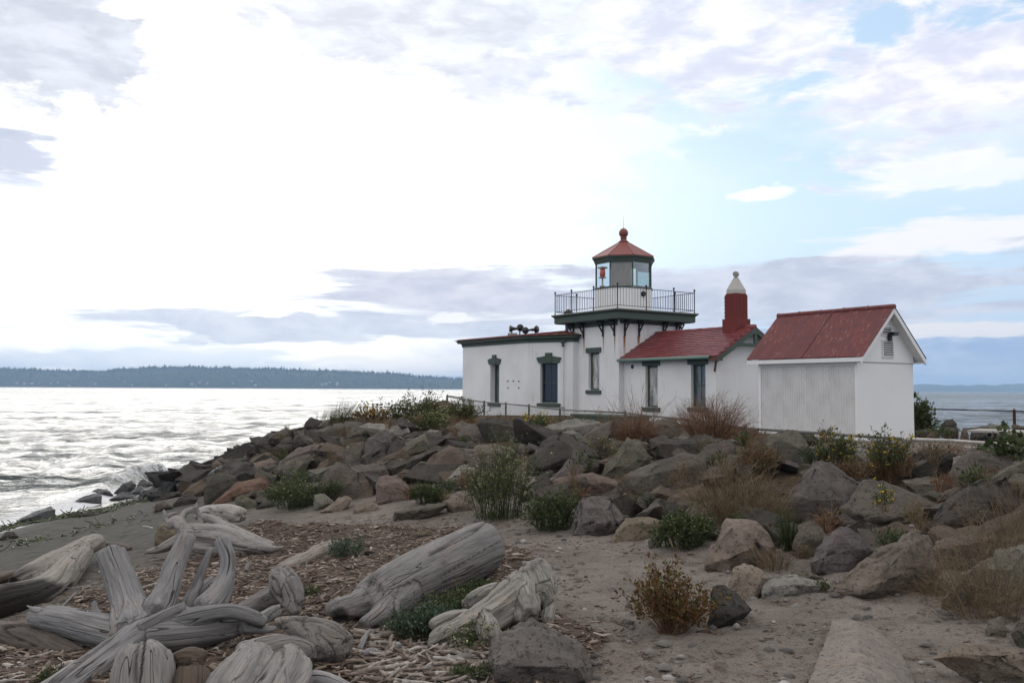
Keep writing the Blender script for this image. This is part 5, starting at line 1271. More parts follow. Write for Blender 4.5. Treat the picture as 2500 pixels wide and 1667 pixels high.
 ('t', [(1300,1130),(1440,980),(1600,870),(1740,850),(1740,1080),(1600,1180),(1400,1180)], OLIVE, 'large boulder overgrown by the straw tangle at right edge'),
 ('t', [(1525,1290),(1540,1240),(1600,1220),(1640,1290),(1600,1340),(1530,1325)], GREY, 'small grey stone under the straw tangle'),
 ('t', [(1660,1310),(1690,1250),(1740,1220),(1790,1300),(1740,1390),(1700,1370)], GREY, 'smooth grey stone at the right edge of the path'),
 ('t', [(160,1090),(200,960),(260,945),(340,970),(380,1010),(350,1090),(290,1130),(200,1110)], TAN, 'cracked tan stone behind the brown flowering plant', [(250,980),(340,1020)]),
 ('t', [(355,1070),(400,1015),(520,1000),(640,1040),(660,1060),(560,1100),(400,1135),(360,1115)], PALE, 'flat pale stone lying on the sand by the path', [(400,1060),(560,1050)]),
 ('t', [(515,1000),(525,950),(600,980),(660,1015),(590,1035)], GREY, 'small flat stone behind the flat pale stone'),
 ('t', [(60,1260),(90,1060),(150,1060),(250,1130),(290,1180),(180,1225),(100,1275)], DARK, 'dark sharp stone right of the brown flowering plant', None),
 ('t', [(780,340),(830,320),(900,350),(890,400),(800,390)], PALE, 'small pale rock behind the yellow flowers'),
 ('t', [(800,460),(860,425),(920,440),(960,495),(880,525)], GREY, 'small rock between flowers and massive sloping boulder'),
 ('t', [(1260,1440),(1400,1370),(1560,1372),(1760,1400),(1790,1560),(1560,1520),(1380,1480)], TAN, 'flat slab almost buried in sand at bottom right corner', [(1400,1420),(1600,1420)], None, .6),
 # wet rocks along the water (view w)
 ('w', [(105,1215),(230,1140),(350,1105),(375,1125),(365,1180),(180,1218)], WET, 'long black rock on the wet sand at far left', [(150,1195),(350,1125)]),
 ('w', [(510,1075),(580,1030),(680,1008),(705,1030),(700,1075),(600,1080)], WET, 'black slab rock in the foam', [(560,1060),(690,1030)]),
 ('w', [(645,1000),(680,975),(740,980),(780,1015),(720,1030),(660,1020)], WET, 'low black rock in the surf behind the black slab'),
 ('w', [(795,1005),(850,950),(910,915),(945,950),(930,990),(860,1012)], WET, 'pointed black rock at the breaking wave'),
 ('w', [(1025,890),(1060,857),(1110,865),(1145,910),(1090,932),(1040,915)], WET, 'square black rock standing farthest out in the water'),
 ('w', [(955,950),(990,910),(1040,925),(1080,950),(1010,970)], WET, 'small black rock below the square one in the water'),
 ('w', [(900,1010),(960,960),(1030,965),(1000,1000),(940,1022)], WET, 'shiny grey rock between the pointed and small black rocks'),
 ('w', [(970,1030),(1000,970),(1070,960),(1120,1000),(1100,1040),(990,1047)], WET, 'rounded black rock at the edge of the sand'),
 ('w', [(765,1050),(830,1010),(900,1005),(955,1035),(880,1057)], WET, 'flat black rock left of the rounded black rock'),
 ('w', [(1060,975),(1110,940),(1160,955),(1130,980)], WET, 'tiny black rock beside the square rock in the water'),
 ('w', [(1090,1035),(1180,960),(1290,935),(1330,950),(1200,1000),(1110,1045)], DARK, 'long flat shelf rock at the water edge'),
 ('w', [(1070,1062),(1200,1012),(1300,980),(1305,1010),(1200,1047),(1090,1068)], DARK, 'thin pale edged slab below the long shelf rock'),
 ('w', [(1330,915),(1360,890),(1380,905),(1350,922)], WET, 'tiny dark rock far out beside the bank', None, 30),
 ('w', [(1210,1085),(1260,1030),(1330,1015),(1380,1050),(1300,1097),(1230,1102)], DARK, 'dark mottled rock on the sand below the big black boulder'),
 ('w', [(1270,1015),(1330,950),(1440,900),(1480,920),(1390,1040),(1290,1035)], BROWN, 'smooth brown sloping rock left of the big black boulder'),
 ('w', [(1450,880),(1510,830),(1560,810),(1550,860),(1480,905)], WET, 'dark wet rock at the foot of the seaward slope', None, 22),
 ('w', [(0,1325),(40,1280),(90,1275),(130,1310),(60,1337)], DARK, 'smooth grey stone alone on the beach at far left'),
 ('w', [(1070,1142),(1090,1080),(1140,1065),(1210,1105),(1120,1132)], GREY, 'grey sand coloured rock above the hollow stump'),
 ('w', [(500,1168),(530,1145),(570,1148),(580,1168)], DARK, 'small stone under seaweed on the wet sand'),
 ('w', [(575,1165),(610,1140),(655,1142),(672,1162),(620,1172)], DARK, 'second small stone under seaweed nearer the bank'),
 ('w', [(1505,1045),(1530,1012),(1580,1010),(1570,1045)], DARK, 'little grey stone beneath the orange boulder'),
 ('d', [(1235,350),(1260,280),(1330,235),(1400,290),(1400,370),(1290,425),(1245,395)], TAN, 'round brown boulder on the sand left of the hollow stump', [(1290,290),(1370,320)], None, .95),
 # foreground rock (view e)
 ('e', [(1610,1235),(1620,1100),(1700,1000),(1890,920),(1990,950),(2080,1060),(2250,1110),(2320,1250),(2330,1440),(1690,1440)], (.112, .098, .083), 'big jagged grey boulder in front of the gnarled stump', [(1640,1240),(1740,1190),(1850,1150),(1960,1200),(2130,1170),(2240,1265)], 4.70, 2.0, 0, False, 18),
 ('e', [(1055,300),(1080,275),(1170,280),(1185,310),(1120,335),(1060,325)], BROWN, 'small dark brown stone behind the big fallen log'),
 ('e', [(705,445),(715,425),(760,425),(800,445),(790,462),(730,460)], (.012, .012, .012), 'small charred black stone on the bark chips'),
 ('e', [(690,535),(710,510),(745,515),(750,545),(715,552)], GREY, 'small grey pebble on the bark chips'),
 # rocks on the far right shore (view x)
 ('x', [(600,980),(650,870),(720,820),(820,805),(880,870),(870,915),(690,940)], DARK, 'large dark rock on the far shore right of the shed', None, 27.5),
 ('x', [(680,1120),(700,935),(890,920),(910,1000),(900,1110)], DARK, 'square dark rock below the large one right of the shed', None, 26.5),
 ('x', [(940,1130),(980,950),(1050,950),(1085,1130)], BROWN, 'upright brown rock beside the rusty fence post', None, 26),
 ('x', [(1050,960),(1200,930),(1380,905),(1410,955),(1200,1000)], GREY, 'low grey rock behind the picnic table', None, 27),
 ('x', [(1385,955),(1400,875),(1500,890),(1730,940),(1700,990),(1450,980)], PALE, 'pale slab rock on the far shore behind the picnic table', None, 27.5),
 ('x', [(1555,910),(1600,880),(1700,895),(1735,945),(1600,950)], DARK, 'small dark rock farther out behind the pale slab', None, 29.5),
 ('x', [(1765,905),(1800,880),(1960,920),(2100,960),(1790,980)], BROWN, 'brown rock at the right edge of the far shore', None, 26.5),
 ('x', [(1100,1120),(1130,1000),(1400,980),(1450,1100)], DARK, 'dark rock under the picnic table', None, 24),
 ('x', [(1450,1080),(1500,990),(1900,1000),(2100,1060),(2000,1120),(1600,1120)], BROWN, 'wide brown rock behind the picnic table legs', None, 24.5),
 ('x', [(400,1110),(470,1000),(560,1000),(620,1060),(600,1115)], BROWN, 'pale brown rock between shed and square dark rock', None, 26),
 ('x', [(210,1115),(230,990),(420,960),(600,990),(560,1110)], DARK, 'dark heap of rock right behind the shed corner', None, 27),
]
for rk in ROCKS:
    view, outl, col, lab = rk[:4]; ridge = rk[4] if len(rk) > 4 else None; Yr = rk[5] if len(rk) > 5 else None
    dep = rk[6] if len(rk) > 6 else 1.25; smooth_ = False; fine = rk[9] if len(rk) > 9 else 10
    rock(view, outl, col, lab, ridge, Yr, dep, wet=(col is WET), fine=fine, cuts=0 if smooth_ else 2 if len(outl) > 8 else 3, rough=.22 if smooth_ else 1.0, name='boulder' if view in 'rstwxde' else 'stone', cat='boulder')
# long flat slab half buried in the path at the bottom of the picture
def raised(u, v, h):
    d = ray(u, v); Y = hit(u, v, 2.2)
    for k in range(200):
        y = Y * (1 - k * .004); p = CAM + d * (y / d[1])
        if p[2] - Tz(p[0], p[1]) >= h: break
    return p
SP = [raised(u, v, h) for u, v, h in ((2030, 1514, .05), (2060, 1509, .06), (1985, 1590, .15), (1938, 1690, .22), (1905, 1800, .25), (1890, 1900, .25), (2093, 1514, .08), (2100, 1590, .19), (2107, 1690, .27), (2112, 1790, .30), (2115, 1900, .30),
                                       (2140, 1530, .0), (2195, 1580, .0), (2228, 1640, .0), (2252, 1720, .0), (2270, 1820, .0), (2280, 1900, .0))]
SP += [p - np.array([.03, 0, .35]) for p in SP[:6]] + [p - np.array([0, 0, .25]) for p in SP[11:]]
SP = np.array(SP); sb_ = np.array([SP[:, 0].mean(), SP[:, 1].mean(), SP[:, 2].min()])
o = ob('boulder', rock_mesh('boulder', [Vector(p - sb_) for p in SP], .8, 555, M['rock'], 34, .22, 0, .03), None, sb_); o.color = (.185, .160, .138, 1)
tag(o, 'long smooth flat topped boulder half buried in the path at the bottom edge', 'boulder')
# smaller rocks packed into the gaps of the bank
fill = []
for k in range(10):
    r_ = random.Random(900 + k); pts = [Vector((r_.gauss(0, .5), r_.gauss(0, .42), r_.gauss(0, .36))) for _ in range(14)]
    fill.append(rock_mesh('rubble_rock', pts, .9, 700 + k, M['rock'], 8))
rf = random.Random(77); cnt = 0
while cnt < 230:
    u = rf.uniform(430, 2560); Yc = rf.uniform(7, 27); x = (u - CX) / F * Yc; z = Tz(x, Yc)
    crest_y = np.interp(u, [430, 700, 760, 1000, 1250, 1500, 1800, 2050, 2300, 2600], [24, 26, 24, 20.8, 19.2, 17, 13.6, 11.8, 10.9, 10.2])
    toe_y = np.interp(u, [430, 600, 850, 1250, 1450, 1600, 1800, 2050, 2300, 2600], [22, 15.2, 14.2, 12.4, 11.2, 10.0, 8.6, 7.8, 7.4, 6.8])
    if not toe_y < Yc < crest_y + .6: continue
    s_ = rf.uniform(.22, .55) * (.75 + Yc / 40)
    o = ob('rubble_rock', fill[cnt % 10], None, (x, Yc, z + s_ * .06)); o.scale = (s_, s_ * rf.uniform(.7, 1.1), s_ * rf.uniform(.6, 1.0)); o.rotation_euler = (rf.uniform(-.4, .4), rf.uniform(-.4, .4), rf.uniform(0, 6.28))
    c_ = rf.choice([GREY, DARK, BROWN, OLIVE, GREY, PURP]); o.color = (*c_, 1)
    tag(o, 'small rubble rock filling a gap between the big boulders of the bank', 'rock', 'small rubble rocks in the bank'); cnt += 1

cnt = 0
while cnt < 110:                             # seaward flank, down to the water
    u = rf.uniform(400, 800); Yc = rf.uniform(17, 34); x = (u - CX) / F * Yc; z = Tz(x, Yc)
    if not -.15 < z < 1.5 or (u < 560 and z > .42) or (Yc < 21 and u < 560) or (u > 690 and Yc > 25): continue
    s_ = rf.uniform(.35, .75)
    o = ob('rubble_rock', fill[cnt % 10], None, (x, Yc, z + s_ * .10)); o.scale = (s_, s_ * rf.uniform(.7, 1.1), s_ * rf.uniform(.6, .95)); o.rotation_euler = (rf.uniform(-.4, .4), rf.uniform(-.4, .4), rf.uniform(0, 6.28))
    c_ = DARK if z > .35 else WET; o.color = (*c_, 1)
    tag(o, 'dark rock on the seaward flank of the bank above the water', 'rock', 'dark rocks on the seaward flank'); cnt += 1

# ------------------------------------------------------------------ driftwood
VIEW['h'] = (360, 1180, .15306)
def catmull(P, per=6):
    P = np.asarray(P, float); Q = np.vstack([2 * P[0] - P[1], P, 2 * P[-1] - P[-2]]); out = []
    for i in range(1, len(Q) - 2):
        a, b, c, d = Q[i - 1], Q[i], Q[i + 1], Q[i + 2]
        for t in np.arange(per) / per:
            out.append(.5 * (2 * b + (c - a) * t + (2 * a - 5 * b + 4 * c - d) * t * t + (3 * b - a - 3 * c + d) * t ** 3))
    out.append(Q[-2]); return np.array(out)
def limb_path(view, pts, Y=None, drop=0.0):
    """(x, y, radius[, distance]) in view pixels -> world points with radius"""
    a, b, k = VIEW[view]; out = []
    for q in pts:
        u, v, r = a + q[0] * k, b + q[1] * k, q[2] * k
        y = q[3] if len(q) > 3 else (Y if Y is not None else hit(u, v + r * .9) + r / F * 8 * .3)
        p = at(u, v, y); out.append((*p, r / F * y))
    out = np.array(out); out[:, 2] -= drop * out[:, 3]; return out
def frames(C):
    t = np.gradient(C, axis=0); t /= np.linalg.norm(t, axis=1, keepdims=True) + 1e-9
    n = np.cross(t[0], [0, 0, 1.0]); n = n if np.linalg.norm(n) > .1 else np.cross(t[0], [1.0, 0, 0]); N_ = []
    for k in range(len(C)): n = n - t[k] * (n @ t[k]); n = n / np.linalg.norm(n); N_.append(n)
    N_ = np.array(N_); return t, N_, np.cross(t, N_)
def limb_mesh(path, sides=24, seed=0, rough=.06, tip=.35, per=6, flat=1.0, ends=(1, 1)):
    """closed tapering limb with rounded broken ends; also returns the grain coordinates"""
    S = catmull(path, per); C, r = S[:, :3], np.maximum(S[:, 3], .003)
    t, n, b = frames(C); s = np.concatenate([[0], np.cumsum(np.linalg.norm(np.diff(C, axis=0), axis=1))])
    C = np.vstack([C[0] - t[0] * r[0] * tip * .6 * ends[0], C[0] - t[0] * r[0] * tip * .45 * ends[0], C, C[-1] + t[-1] * r[-1] * tip * .45 * ends[1], C[-1] + t[-1] * r[-1] * tip * .6 * ends[1]])
    r = np.concatenate([[r[0] * .03, r[0] * .72], r, [r[-1] * .72, r[-1] * .03]]); t = np.vstack([t[:1]] * 2 + [t] + [t[-1:]] * 2); n = np.vstack([n[:1]] * 2 + [n] + [n[-1:]] * 2); b = np.vstack([b[:1]] * 2 + [b] + [b[-1:]] * 2)
    s = np.concatenate([[-.6 * tip * r[2], -.45 * tip * r[2]], s, [s[-1] + .45 * tip * r[-3], s[-1] + .6 * tip * r[-3]]])
    th = np.arange(sides) * 2 * np.pi / sides; R0 = r.max()
    lob = 1 + rough * (1.2 * fbm(np.cos(th)[None, :] * 1.3 + s[:, None] / R0 * .35 + seed, np.sin(th)[None, :] * 1.3 + seed * 3.1 + 0 * s[:, None], 3, seed) + .5 * fbm(th[None, :] * 3.5 + 0 * s[:, None], s[:, None] / R0 * .25 + seed, 2, seed + 5))
    rr_ = r[:, None] * lob
    jag = np.zeros((len(C), sides)); jg = fbm(th * 3.1 + seed, th * 0 + seed * 1.9, 3, seed + 40) * .55
    for k_, f_ in ((0, .5), (1, 1.0), (2, .4)): jag[k_] -= jg * f_ * r[2]; jag[-1 - k_] += jg * f_ * r[-3]
    V = C[:, None, :] + t[:, None, :] * jag[..., None] + n[:, None, :] * (rr_ * np.cos(th))[..., None] + b[:, None, :] * (rr_ * np.sin(th) * flat)[..., None]
    gr = np.stack([np.repeat(s[:, None], sides, 1), rr_ * np.cos(th), rr_ * np.sin(th)], -1)
    m = len(C); i = np.arange(m - 1)[:, None] * sides; j = np.arange(sides)[None, :]; j1 = (j + 1) % sides
    Qd = np.stack([i + j, i + j1, i + sides + j1, i + sides + j], -1).reshape(-1, 4)
    caps = [np.arange(sides)[::-1], (m - 1) * sides + np.arange(sides)]
    Tt = np.array([[c[0], c[k], c[k + 1]] for c in caps for k in range(1, sides - 1)])
    return V.reshape(-1, 3), Qd, Tt, gr.reshape(-1, 3)
def wood_finish(me, V, gr, base, seed, amp, char_cleft=None, cleft_=1.0):
    """fine ridges along the grain, charred patches, clefts darkened in colour, grain attribute"""
    nrm = np.zeros(len(V) * 3, np.float32); me.vertices.foreach_get('normal', nrm); nrm = nrm.reshape(-1, 3)
    x, y, z = gr.T
    h = fbm(y * 26 + x * .9 + seed, z * 26 + x * 1.1, 3, seed + 7) * .55 + fbm(x * 3.2 + seed, (y + z) * 9, 3, seed + 9) * .6 + fbm(x * 5, (y - z) * 60, 2, seed + 13) * .25
    ch = np.zeros(len(V)) if char_cleft is None else np.clip(char_cleft(V), 0, 1)
    rad = np.hypot(y, z); cl = fbm(y * 7 + x * .55 + seed * 1.7, z * 7 - x * .45, 2, seed + 21); gate_ = np.clip(fbm(x * 1.6 + seed, (y + z) * 2, 2, seed + 25) * 3 + .35, 0, 1)
    cleft = np.clip(1 - np.abs(cl) / .055, 0, 1) * gate_ * np.clip(rad / .05, 0, 1) * cleft_
    ch = np.maximum(ch, .72 * np.clip(cleft * 1.5 - .35, 0, 1)); h = h - 0  # clefts are blackened in the colour too, besides being cut in
    flute = 1 - 2.4 * np.abs(fbm(y * 12 + x * .35 + seed, z * 12 - x * .3, 2, seed + 31))
    V = V + nrm * (h * amp + flute * np.minimum(.0085, rad * .07) - .012 * ch - np.minimum(.018, rad * .18) * cleft)[:, None]
    me.vertices.foreach_set('co', (V - base).astype(np.float32).ravel())
    a = me.attributes.new('grain', 'FLOAT_VECTOR', 'POINT'); a.data.foreach_set('vector', gr.astype(np.float32).ravel())
    a = me.attributes.new('char_cleft', 'FLOAT', 'POINT'); a.data.foreach_set('value', ch.astype(np.float32))
    me.polygons.foreach_set('use_smooth', np.ones(len(me.polygons), bool)); me.materials.clear(); me.materials.append(M['wood']); me.update()
def driftwood(name, label, cat, limbs, color, voxel=None, seed=1, amp=.006, rough=.06, sides=26, char_cleft=None, smooth=9, flat=1.0, group=None, tip=.35):
    """limbs: list of world paths; several limbs are grown into one piece of wood"""
    parts = [limb_mesh(p, sides, seed * 7 + k, rough, tip=tip, per=7, flat=flat) for k, p in enumerate(limbs)]
    V = np.concatenate([q[0] for q in parts]); base = np.array([V[:, 0].mean(), V[:, 1].mean(), V[:, 2].min()])
    if voxel is None:
        V, Qd, Tt, gr = parts[0]; me = np_mesh(name, V - base, Qd, Tt, None, True); wood_finish(me, V, gr, base, seed, amp, char_cleft)
    else:
        off = 0; Qs = []; Ts = []
        for q in parts: Qs.append(q[1] + off); Ts.append(q[2] + off); off += len(q[0])
        tmp = ob('tmp', np_mesh('tmp', V - base, np.concatenate(Qs), np.concatenate(Ts)))
        rm = tmp.modifiers.new('r', 'REMESH'); rm.mode = 'VOXEL'; rm.voxel_size = voxel
        sm = tmp.modifiers.new('s', 'SMOOTH'); sm.iterations = smooth; sm.factor = .5
        bpy.context.view_layer.update(); dg = bpy.context.evaluated_depsgraph_get()
        me = bpy.data.meshes.new_from_object(tmp.evaluated_get(dg)); me.name = name
        bpy.data.objects.remove(tmp); n = len(me.vertices); V = np.zeros(n * 3, np.float32); me.vertices.foreach_get('co', V); V = V.reshape(-1, 3).astype(float) + base
        best = np.full(n, 1e9); gr = np.zeros((n, 3))
        for k, p in enumerate(limbs):       # grain follows the nearest limb
            S = catmull(p, 5); C, r = S[:, :3], S[:, 3]; t, nn_, b = frames(C); s = np.concatenate([[0], np.cumsum(np.linalg.norm(np.diff(C, axis=0), axis=1))])
            d = np.linalg.norm(V[:, None, :] - C[None], axis=2) - r[None]; i = d.argmin(1); dm = d[np.arange(n), i]; up = dm < best
            w_ = V - C[i]; g_ = np.stack([s[i] + (w_ * t[i]).sum(1) + k * 3.7, (w_ * nn_[i]).sum(1), (w_ * b[i]).sum(1)], -1)
            gr[up] = g_[up]; best[up] = dm[up]
        wood_finish(me, V, gr, base, seed, amp, char_cleft)
    o = ob(name, me, None, base); o.color = (*color, 1); return tag(o, label, cat, group)
L = limb_path
SILV, GWOOD, TWOOD, DWOOD = (.215, .206, .200), (.175, .163, .153), (.232, .208, .18), (.115, .09, .07)
driftwood('driftwood_stump', 'big silver driftwood stump with upright sawn roots in the left foreground', 'driftwood', [
    L('d', [(1075, 1110, 170, 5.65), (1030, 900, 128, 5.85), (965, 700, 112, 6.0), (880, 488, 104, 6.1)]),
    L('d', [(1240, 1000, 140, 5.75), (1335, 800, 98, 5.95), (1400, 580, 78, 6.1), (1500, 345, 68, 6.2)]),
    L('d', [(1480, 900, 46, 6.1), (1545, 790, 38, 6.2), (1620, 600, 33, 6.25), (1680, 448, 28, 6.3)]),
    L('d', [(1620, 930, 90, 5.75), (1720, 830, 76, 5.85), (1800, 690, 64, 5.95), (1822, 540, 60, 6.0), (1765, 378, 56, 6.05)]),
    L('d', [(265, 1000, 72, 6.05), (420, 1012, 98, 6.0), (640, 1058, 112, 5.9), (850, 1110, 122, 5.8), (1020, 1140, 130, 5.7)]),
    L('d', [(752, 872, 20, 6.15), (765, 950, 32, 6.1), (800, 1030, 50, 6.0)]),
    L('d', [(1050, 1150, 135, 5.62), (1300, 1130, 140, 5.6), (1550, 1110, 132, 5.65), (1800, 1075, 105, 5.75), (2020, 1030, 62, 5.85), (2160, 985, 38, 5.9), (2245, 955, 26, 5.95)]),
    L('d', [(1400, 1030, 70, 5.6), (1620, 968, 66, 5.6), (1830, 945, 56, 5.65), (1990, 985, 52, 5.7), (2105, 1035, 42, 5.75)]),
    L('d', [(1150, 1120, 130, 5.62), (950, 1255, 122, 5.4), (750, 1390, 122, 5.15), (550, 1530, 128, 4.9), (330, 1690, 140, 4.65)]),
    L('d', [(1450, 930, 42, 5.95), (1590, 810, 55, 6.05), (1705, 725, 58, 6.1)]),
    L('d', [(980, 1170, 46, 5.5), (1240, 1030, 48, 5.55), (1480, 905, 34, 5.6)]),
    L('d', [(1500, 930, 34, 5.95), (1560, 800, 26, 6.0), (1605, 680, 12, 6.05)]), L('d', [(1690, 760, 30, 6.05), (1735, 690, 20, 6.1), (1755, 630, 9, 6.1)]), L('d', [(2060, 1010, 36, 5.8), (2170, 930, 24, 5.9), (2235, 895, 10, 5.95)]),
    L('d', [(1950, 1070, 60, 5.75), (2140, 1095, 30, 5.8), (2250, 1050, 11, 5.85)]), L('d', [(330, 960, 40, 6.0), (250, 925, 22, 6.05), (205, 900, 9, 6.1)]), L('d', [(1000, 1060, 70, 5.75), (880, 1000, 34, 5.85), (800, 985, 10, 5.9)]),
    L('d', [(1790, 900, 30, 6.05), (1850, 700, 32, 6.15)])], SILV, .0115, 3, .009, .12)
driftwood('driftwood_log', 'big grey fallen log with a split near end lying beside the path', 'driftwood log', [
    L('e', [(1570, 400, 172, 8.0), (1400, 470, 182, 7.7), (1150, 580, 178, 7.3), (900, 700, 168, 6.85), (760, 780, 150, 6.6)]),
    L('e', [(800, 750, 130, 6.7), (640, 815, 100, 6.45), (500, 840, 72, 6.3), (440, 850, 40, 6.25)]), L('e', [(1000, 720, 110, 6.85), (850, 850, 78, 6.45), (790, 900, 62, 6.3), (700, 955, 50, 6.2)]),
    L('e', [(560, 880, 62, 6.4), (500, 960, 44, 6.3), (470, 1000, 26, 6.25)]), L('e', [(900, 760, 60, 6.6), (930, 840, 36, 6.45), (950, 880, 16, 6.4)])], (.185, .174, .166), .0145, 5, .009, .08,
    char_cleft=lambda V: np.clip(fbm(V[:, 0] * 5, V[:, 2] * 7, 3, 4) * 4 - .3, 0, .85) * np.clip((6.75 - V[:, 1]) / .2, 0, 1))
driftwood('driftwood_stump', 'gnarled twisted driftwood root with a pale top beside the green weeds', 'driftwood', [
    L('e', [(1985, 800, 78, 6.3), (1965, 690, 98, 6.4), (1925, 590, 105, 6.5), (1890, 530, 82, 6.5)]), L('e', [(1760, 625, 48, 6.35), (1820, 690, 92, 6.25), (1830, 800, 118, 6.1), (1870, 900, 85, 6.0)]),
    L('e', [(1800, 740, 110, 6.15), (1680, 830, 105, 6.0), (1560, 910, 102, 5.85), (1420, 975, 92, 5.75), (1280, 1030, 80, 5.65), (1170, 1095, 46, 5.6)]),
    L('e', [(1425, 810, 36, 6.1), (1520, 760, 58, 6.1), (1640, 730, 60, 6.2)]), L('e', [(1980, 690, 60, 6.3), (2030, 800, 44, 6.3), (2010, 930, 40, 6.1)]),
    L('e', [(1560, 900, 60, 5.8), (1600, 1000, 70, 5.65), (1620, 1080, 60, 5.6)]), L('e', [(1200, 960, 40, 5.75), (1320, 920, 50, 5.8), (1430, 890, 55, 5.9)])], (.24, .222, .196), .011, 8, .030, .30, smooth=4)
driftwood('driftwood_stump', 'knotted grey stump with a reddish hollow behind the upright roots', 'driftwood', [
    L('e', [(95, 590, 72, 6.9), (140, 680, 96, 6.8), (180, 780, 72, 6.7), (212, 875, 34, 6.6)]), L('e', [(130, 720, 85, 6.85), (0, 770, 68, 6.9), (-130, 830, 50, 6.9), (-230, 870, 34, 6.9)]),
    L('e', [(185, 640, 48, 6.75), (225, 720, 42, 6.7), (235, 790, 30, 6.65)])], (.19, .175, .165), .012, 11, .013, .18, smooth=3)
driftwood('driftwood_log', 'half buried weathered slab of driftwood in the bark chips', 'driftwood log', [L('e', [(500, 345, 62), (400, 380, 78), (270, 445, 78), (140, 505, 62), (40, 545, 36)], None, .55)], (.20, .17, .145), None, 13, .008, .08, 22, flat=.55)
driftwood('driftwood_chunk', 'smooth brown grey driftwood chunk with a beak like tip', 'driftwood', [
    L('e', [(70, 930, 30, 5.55), (180, 950, 62, 5.5), (330, 1020, 112, 5.4), (460, 1090, 138, 5.3), (575, 1130, 95, 5.25)]), L('e', [(400, 1080, 120, 5.3), (420, 1170, 95, 5.2)])], (.165, .148, .132), .0125, 17, .006, .09)
driftwood('driftwood_log', 'pale log with a charred broken near end on the beach at left', 'driftwood log', [
    L('d', [(770, 395, 66, 11.7), (600, 485, 86, 10.6), (420, 575, 92, 9.6), (240, 660, 84, 8.9), (110, 715, 56, 8.5)]),
    L('d', [(660, 500, 84, 10.7), (520, 640, 112, 9.4), (380, 780, 128, 8.6), (200, 860, 150, 8.1), (0, 905, 165, 7.8), (-200, 950, 170, 7.6)])], TWOOD, .018, 19, .010, .09,
    char_cleft=lambda V: np.clip((8.9 - V[:, 1]) / .5 + fbm(V[:, 0] * 5, V[:, 2] * 9, 4, 2) * 2.6, 0, 1) * np.clip((1.36 - V[:, 2]) / .10 + .3 + fbm(V[:, 0] * 7, V[:, 1] * 7, 3, 6), 0, 1) + np.clip(fbm(V[:, 0] * 4, V[:, 1] * 4, 3, 8) * 4 - 2.0, 0, 1) * (V[:, 1] < 10.2))
driftwood('driftwood_log', 'small dark rotten log end at the left edge of the beach', 'driftwood log', [L('d', [(110, 660, 36, 9.6), (0, 690, 46, 9.2), (-150, 740, 50, 8.9)])], DWOOD, None, 21, .01, .1)
driftwood('driftwood_log', 'dark brown cracked log passing under the silver stump at bottom left', 'driftwood log', [
    L('d', [(-60, 1090, 70, 6.35), (60, 1120, 96, 6.25), (250, 1190, 112, 6.05), (480, 1280, 110, 5.85), (720, 1375, 92, 5.7)]), L('d', [(200, 1090, 45, 6.3), (450, 1180, 55, 6.1), (760, 1300, 52, 5.85)])], (.105, .086, .072), .013, 23, .011, .12)
driftwood('driftwood_post', 'upright split grey log end at the bottom edge', 'driftwood', [
    L('d', [(1140, 1900, 240, 4.45), (1140, 1650, 236, 4.52), (1142, 1430, 226, 4.58), (1148, 1310, 196, 4.62), (1152, 1260, 150, 4.64)])], (.235, .218, .20), .009, 25, .006, .05, tip=.25,
    char_cleft=lambda V: np.clip(1.6 - np.abs(proj(V[:, 0], V[:, 1], V[:, 2])[0] - 354 + (proj(V[:, 0], V[:, 1], V[:, 2])[1] - 1565) * .13 - 1.5 * fbm(V[:, 2] * 9, V[:, 2] * 0, 2, 3)) / 2.6, 0, 1) * (V[:, 1] < 4.64))  # dark of the split painted as a line, with a shallow groove
driftwood('driftwood_stub', 'dark brown cracked stub with a rounded cap beside the split log', 'driftwood', [
    L('d', [(1400, 1345, 66, 4.72), (1510, 1325, 92, 4.7), (1620, 1330, 66, 4.72)]), L('d', [(1510, 1800, 160, 4.5), (1515, 1600, 155, 4.58), (1520, 1480, 138, 4.66)])], (.105, .078, .058), .010, 27, .012, .14, smooth=2)
driftwood('driftwood_log', 'thick twisted silver log with deep clefts at the bottom edge', 'driftwood log', [
    L('d', [(1800, 1760, 230, 4.45), (1915, 1570, 232, 4.65), (2010, 1430, 200, 4.85), (2040, 1300, 130, 5.0)]), L('d', [(1900, 1240, 62, 5.1), (2080, 1270, 105, 5.12), (2280, 1240, 90, 5.2), (2500, 1280, 70, 5.2)]),
    L('d', [(2120, 1780, 230, 4.45), (2240, 1580, 215, 4.68), (2290, 1430, 170, 4.9), (2330, 1330, 100, 5.05)])], (.215, .20, .185), .012, 29, .020, .16)
driftwood('driftwood_log', 'pale half log lying at the bottom edge right of the twisted log', 'driftwood log', [L('e', [(150, 1425, 66, 4.65), (300, 1360, 74, 4.8), (440, 1370, 66, 4.78), (600, 1440, 60, 4.6)])], (.245, .235, .225), None, 31, .008, .1)
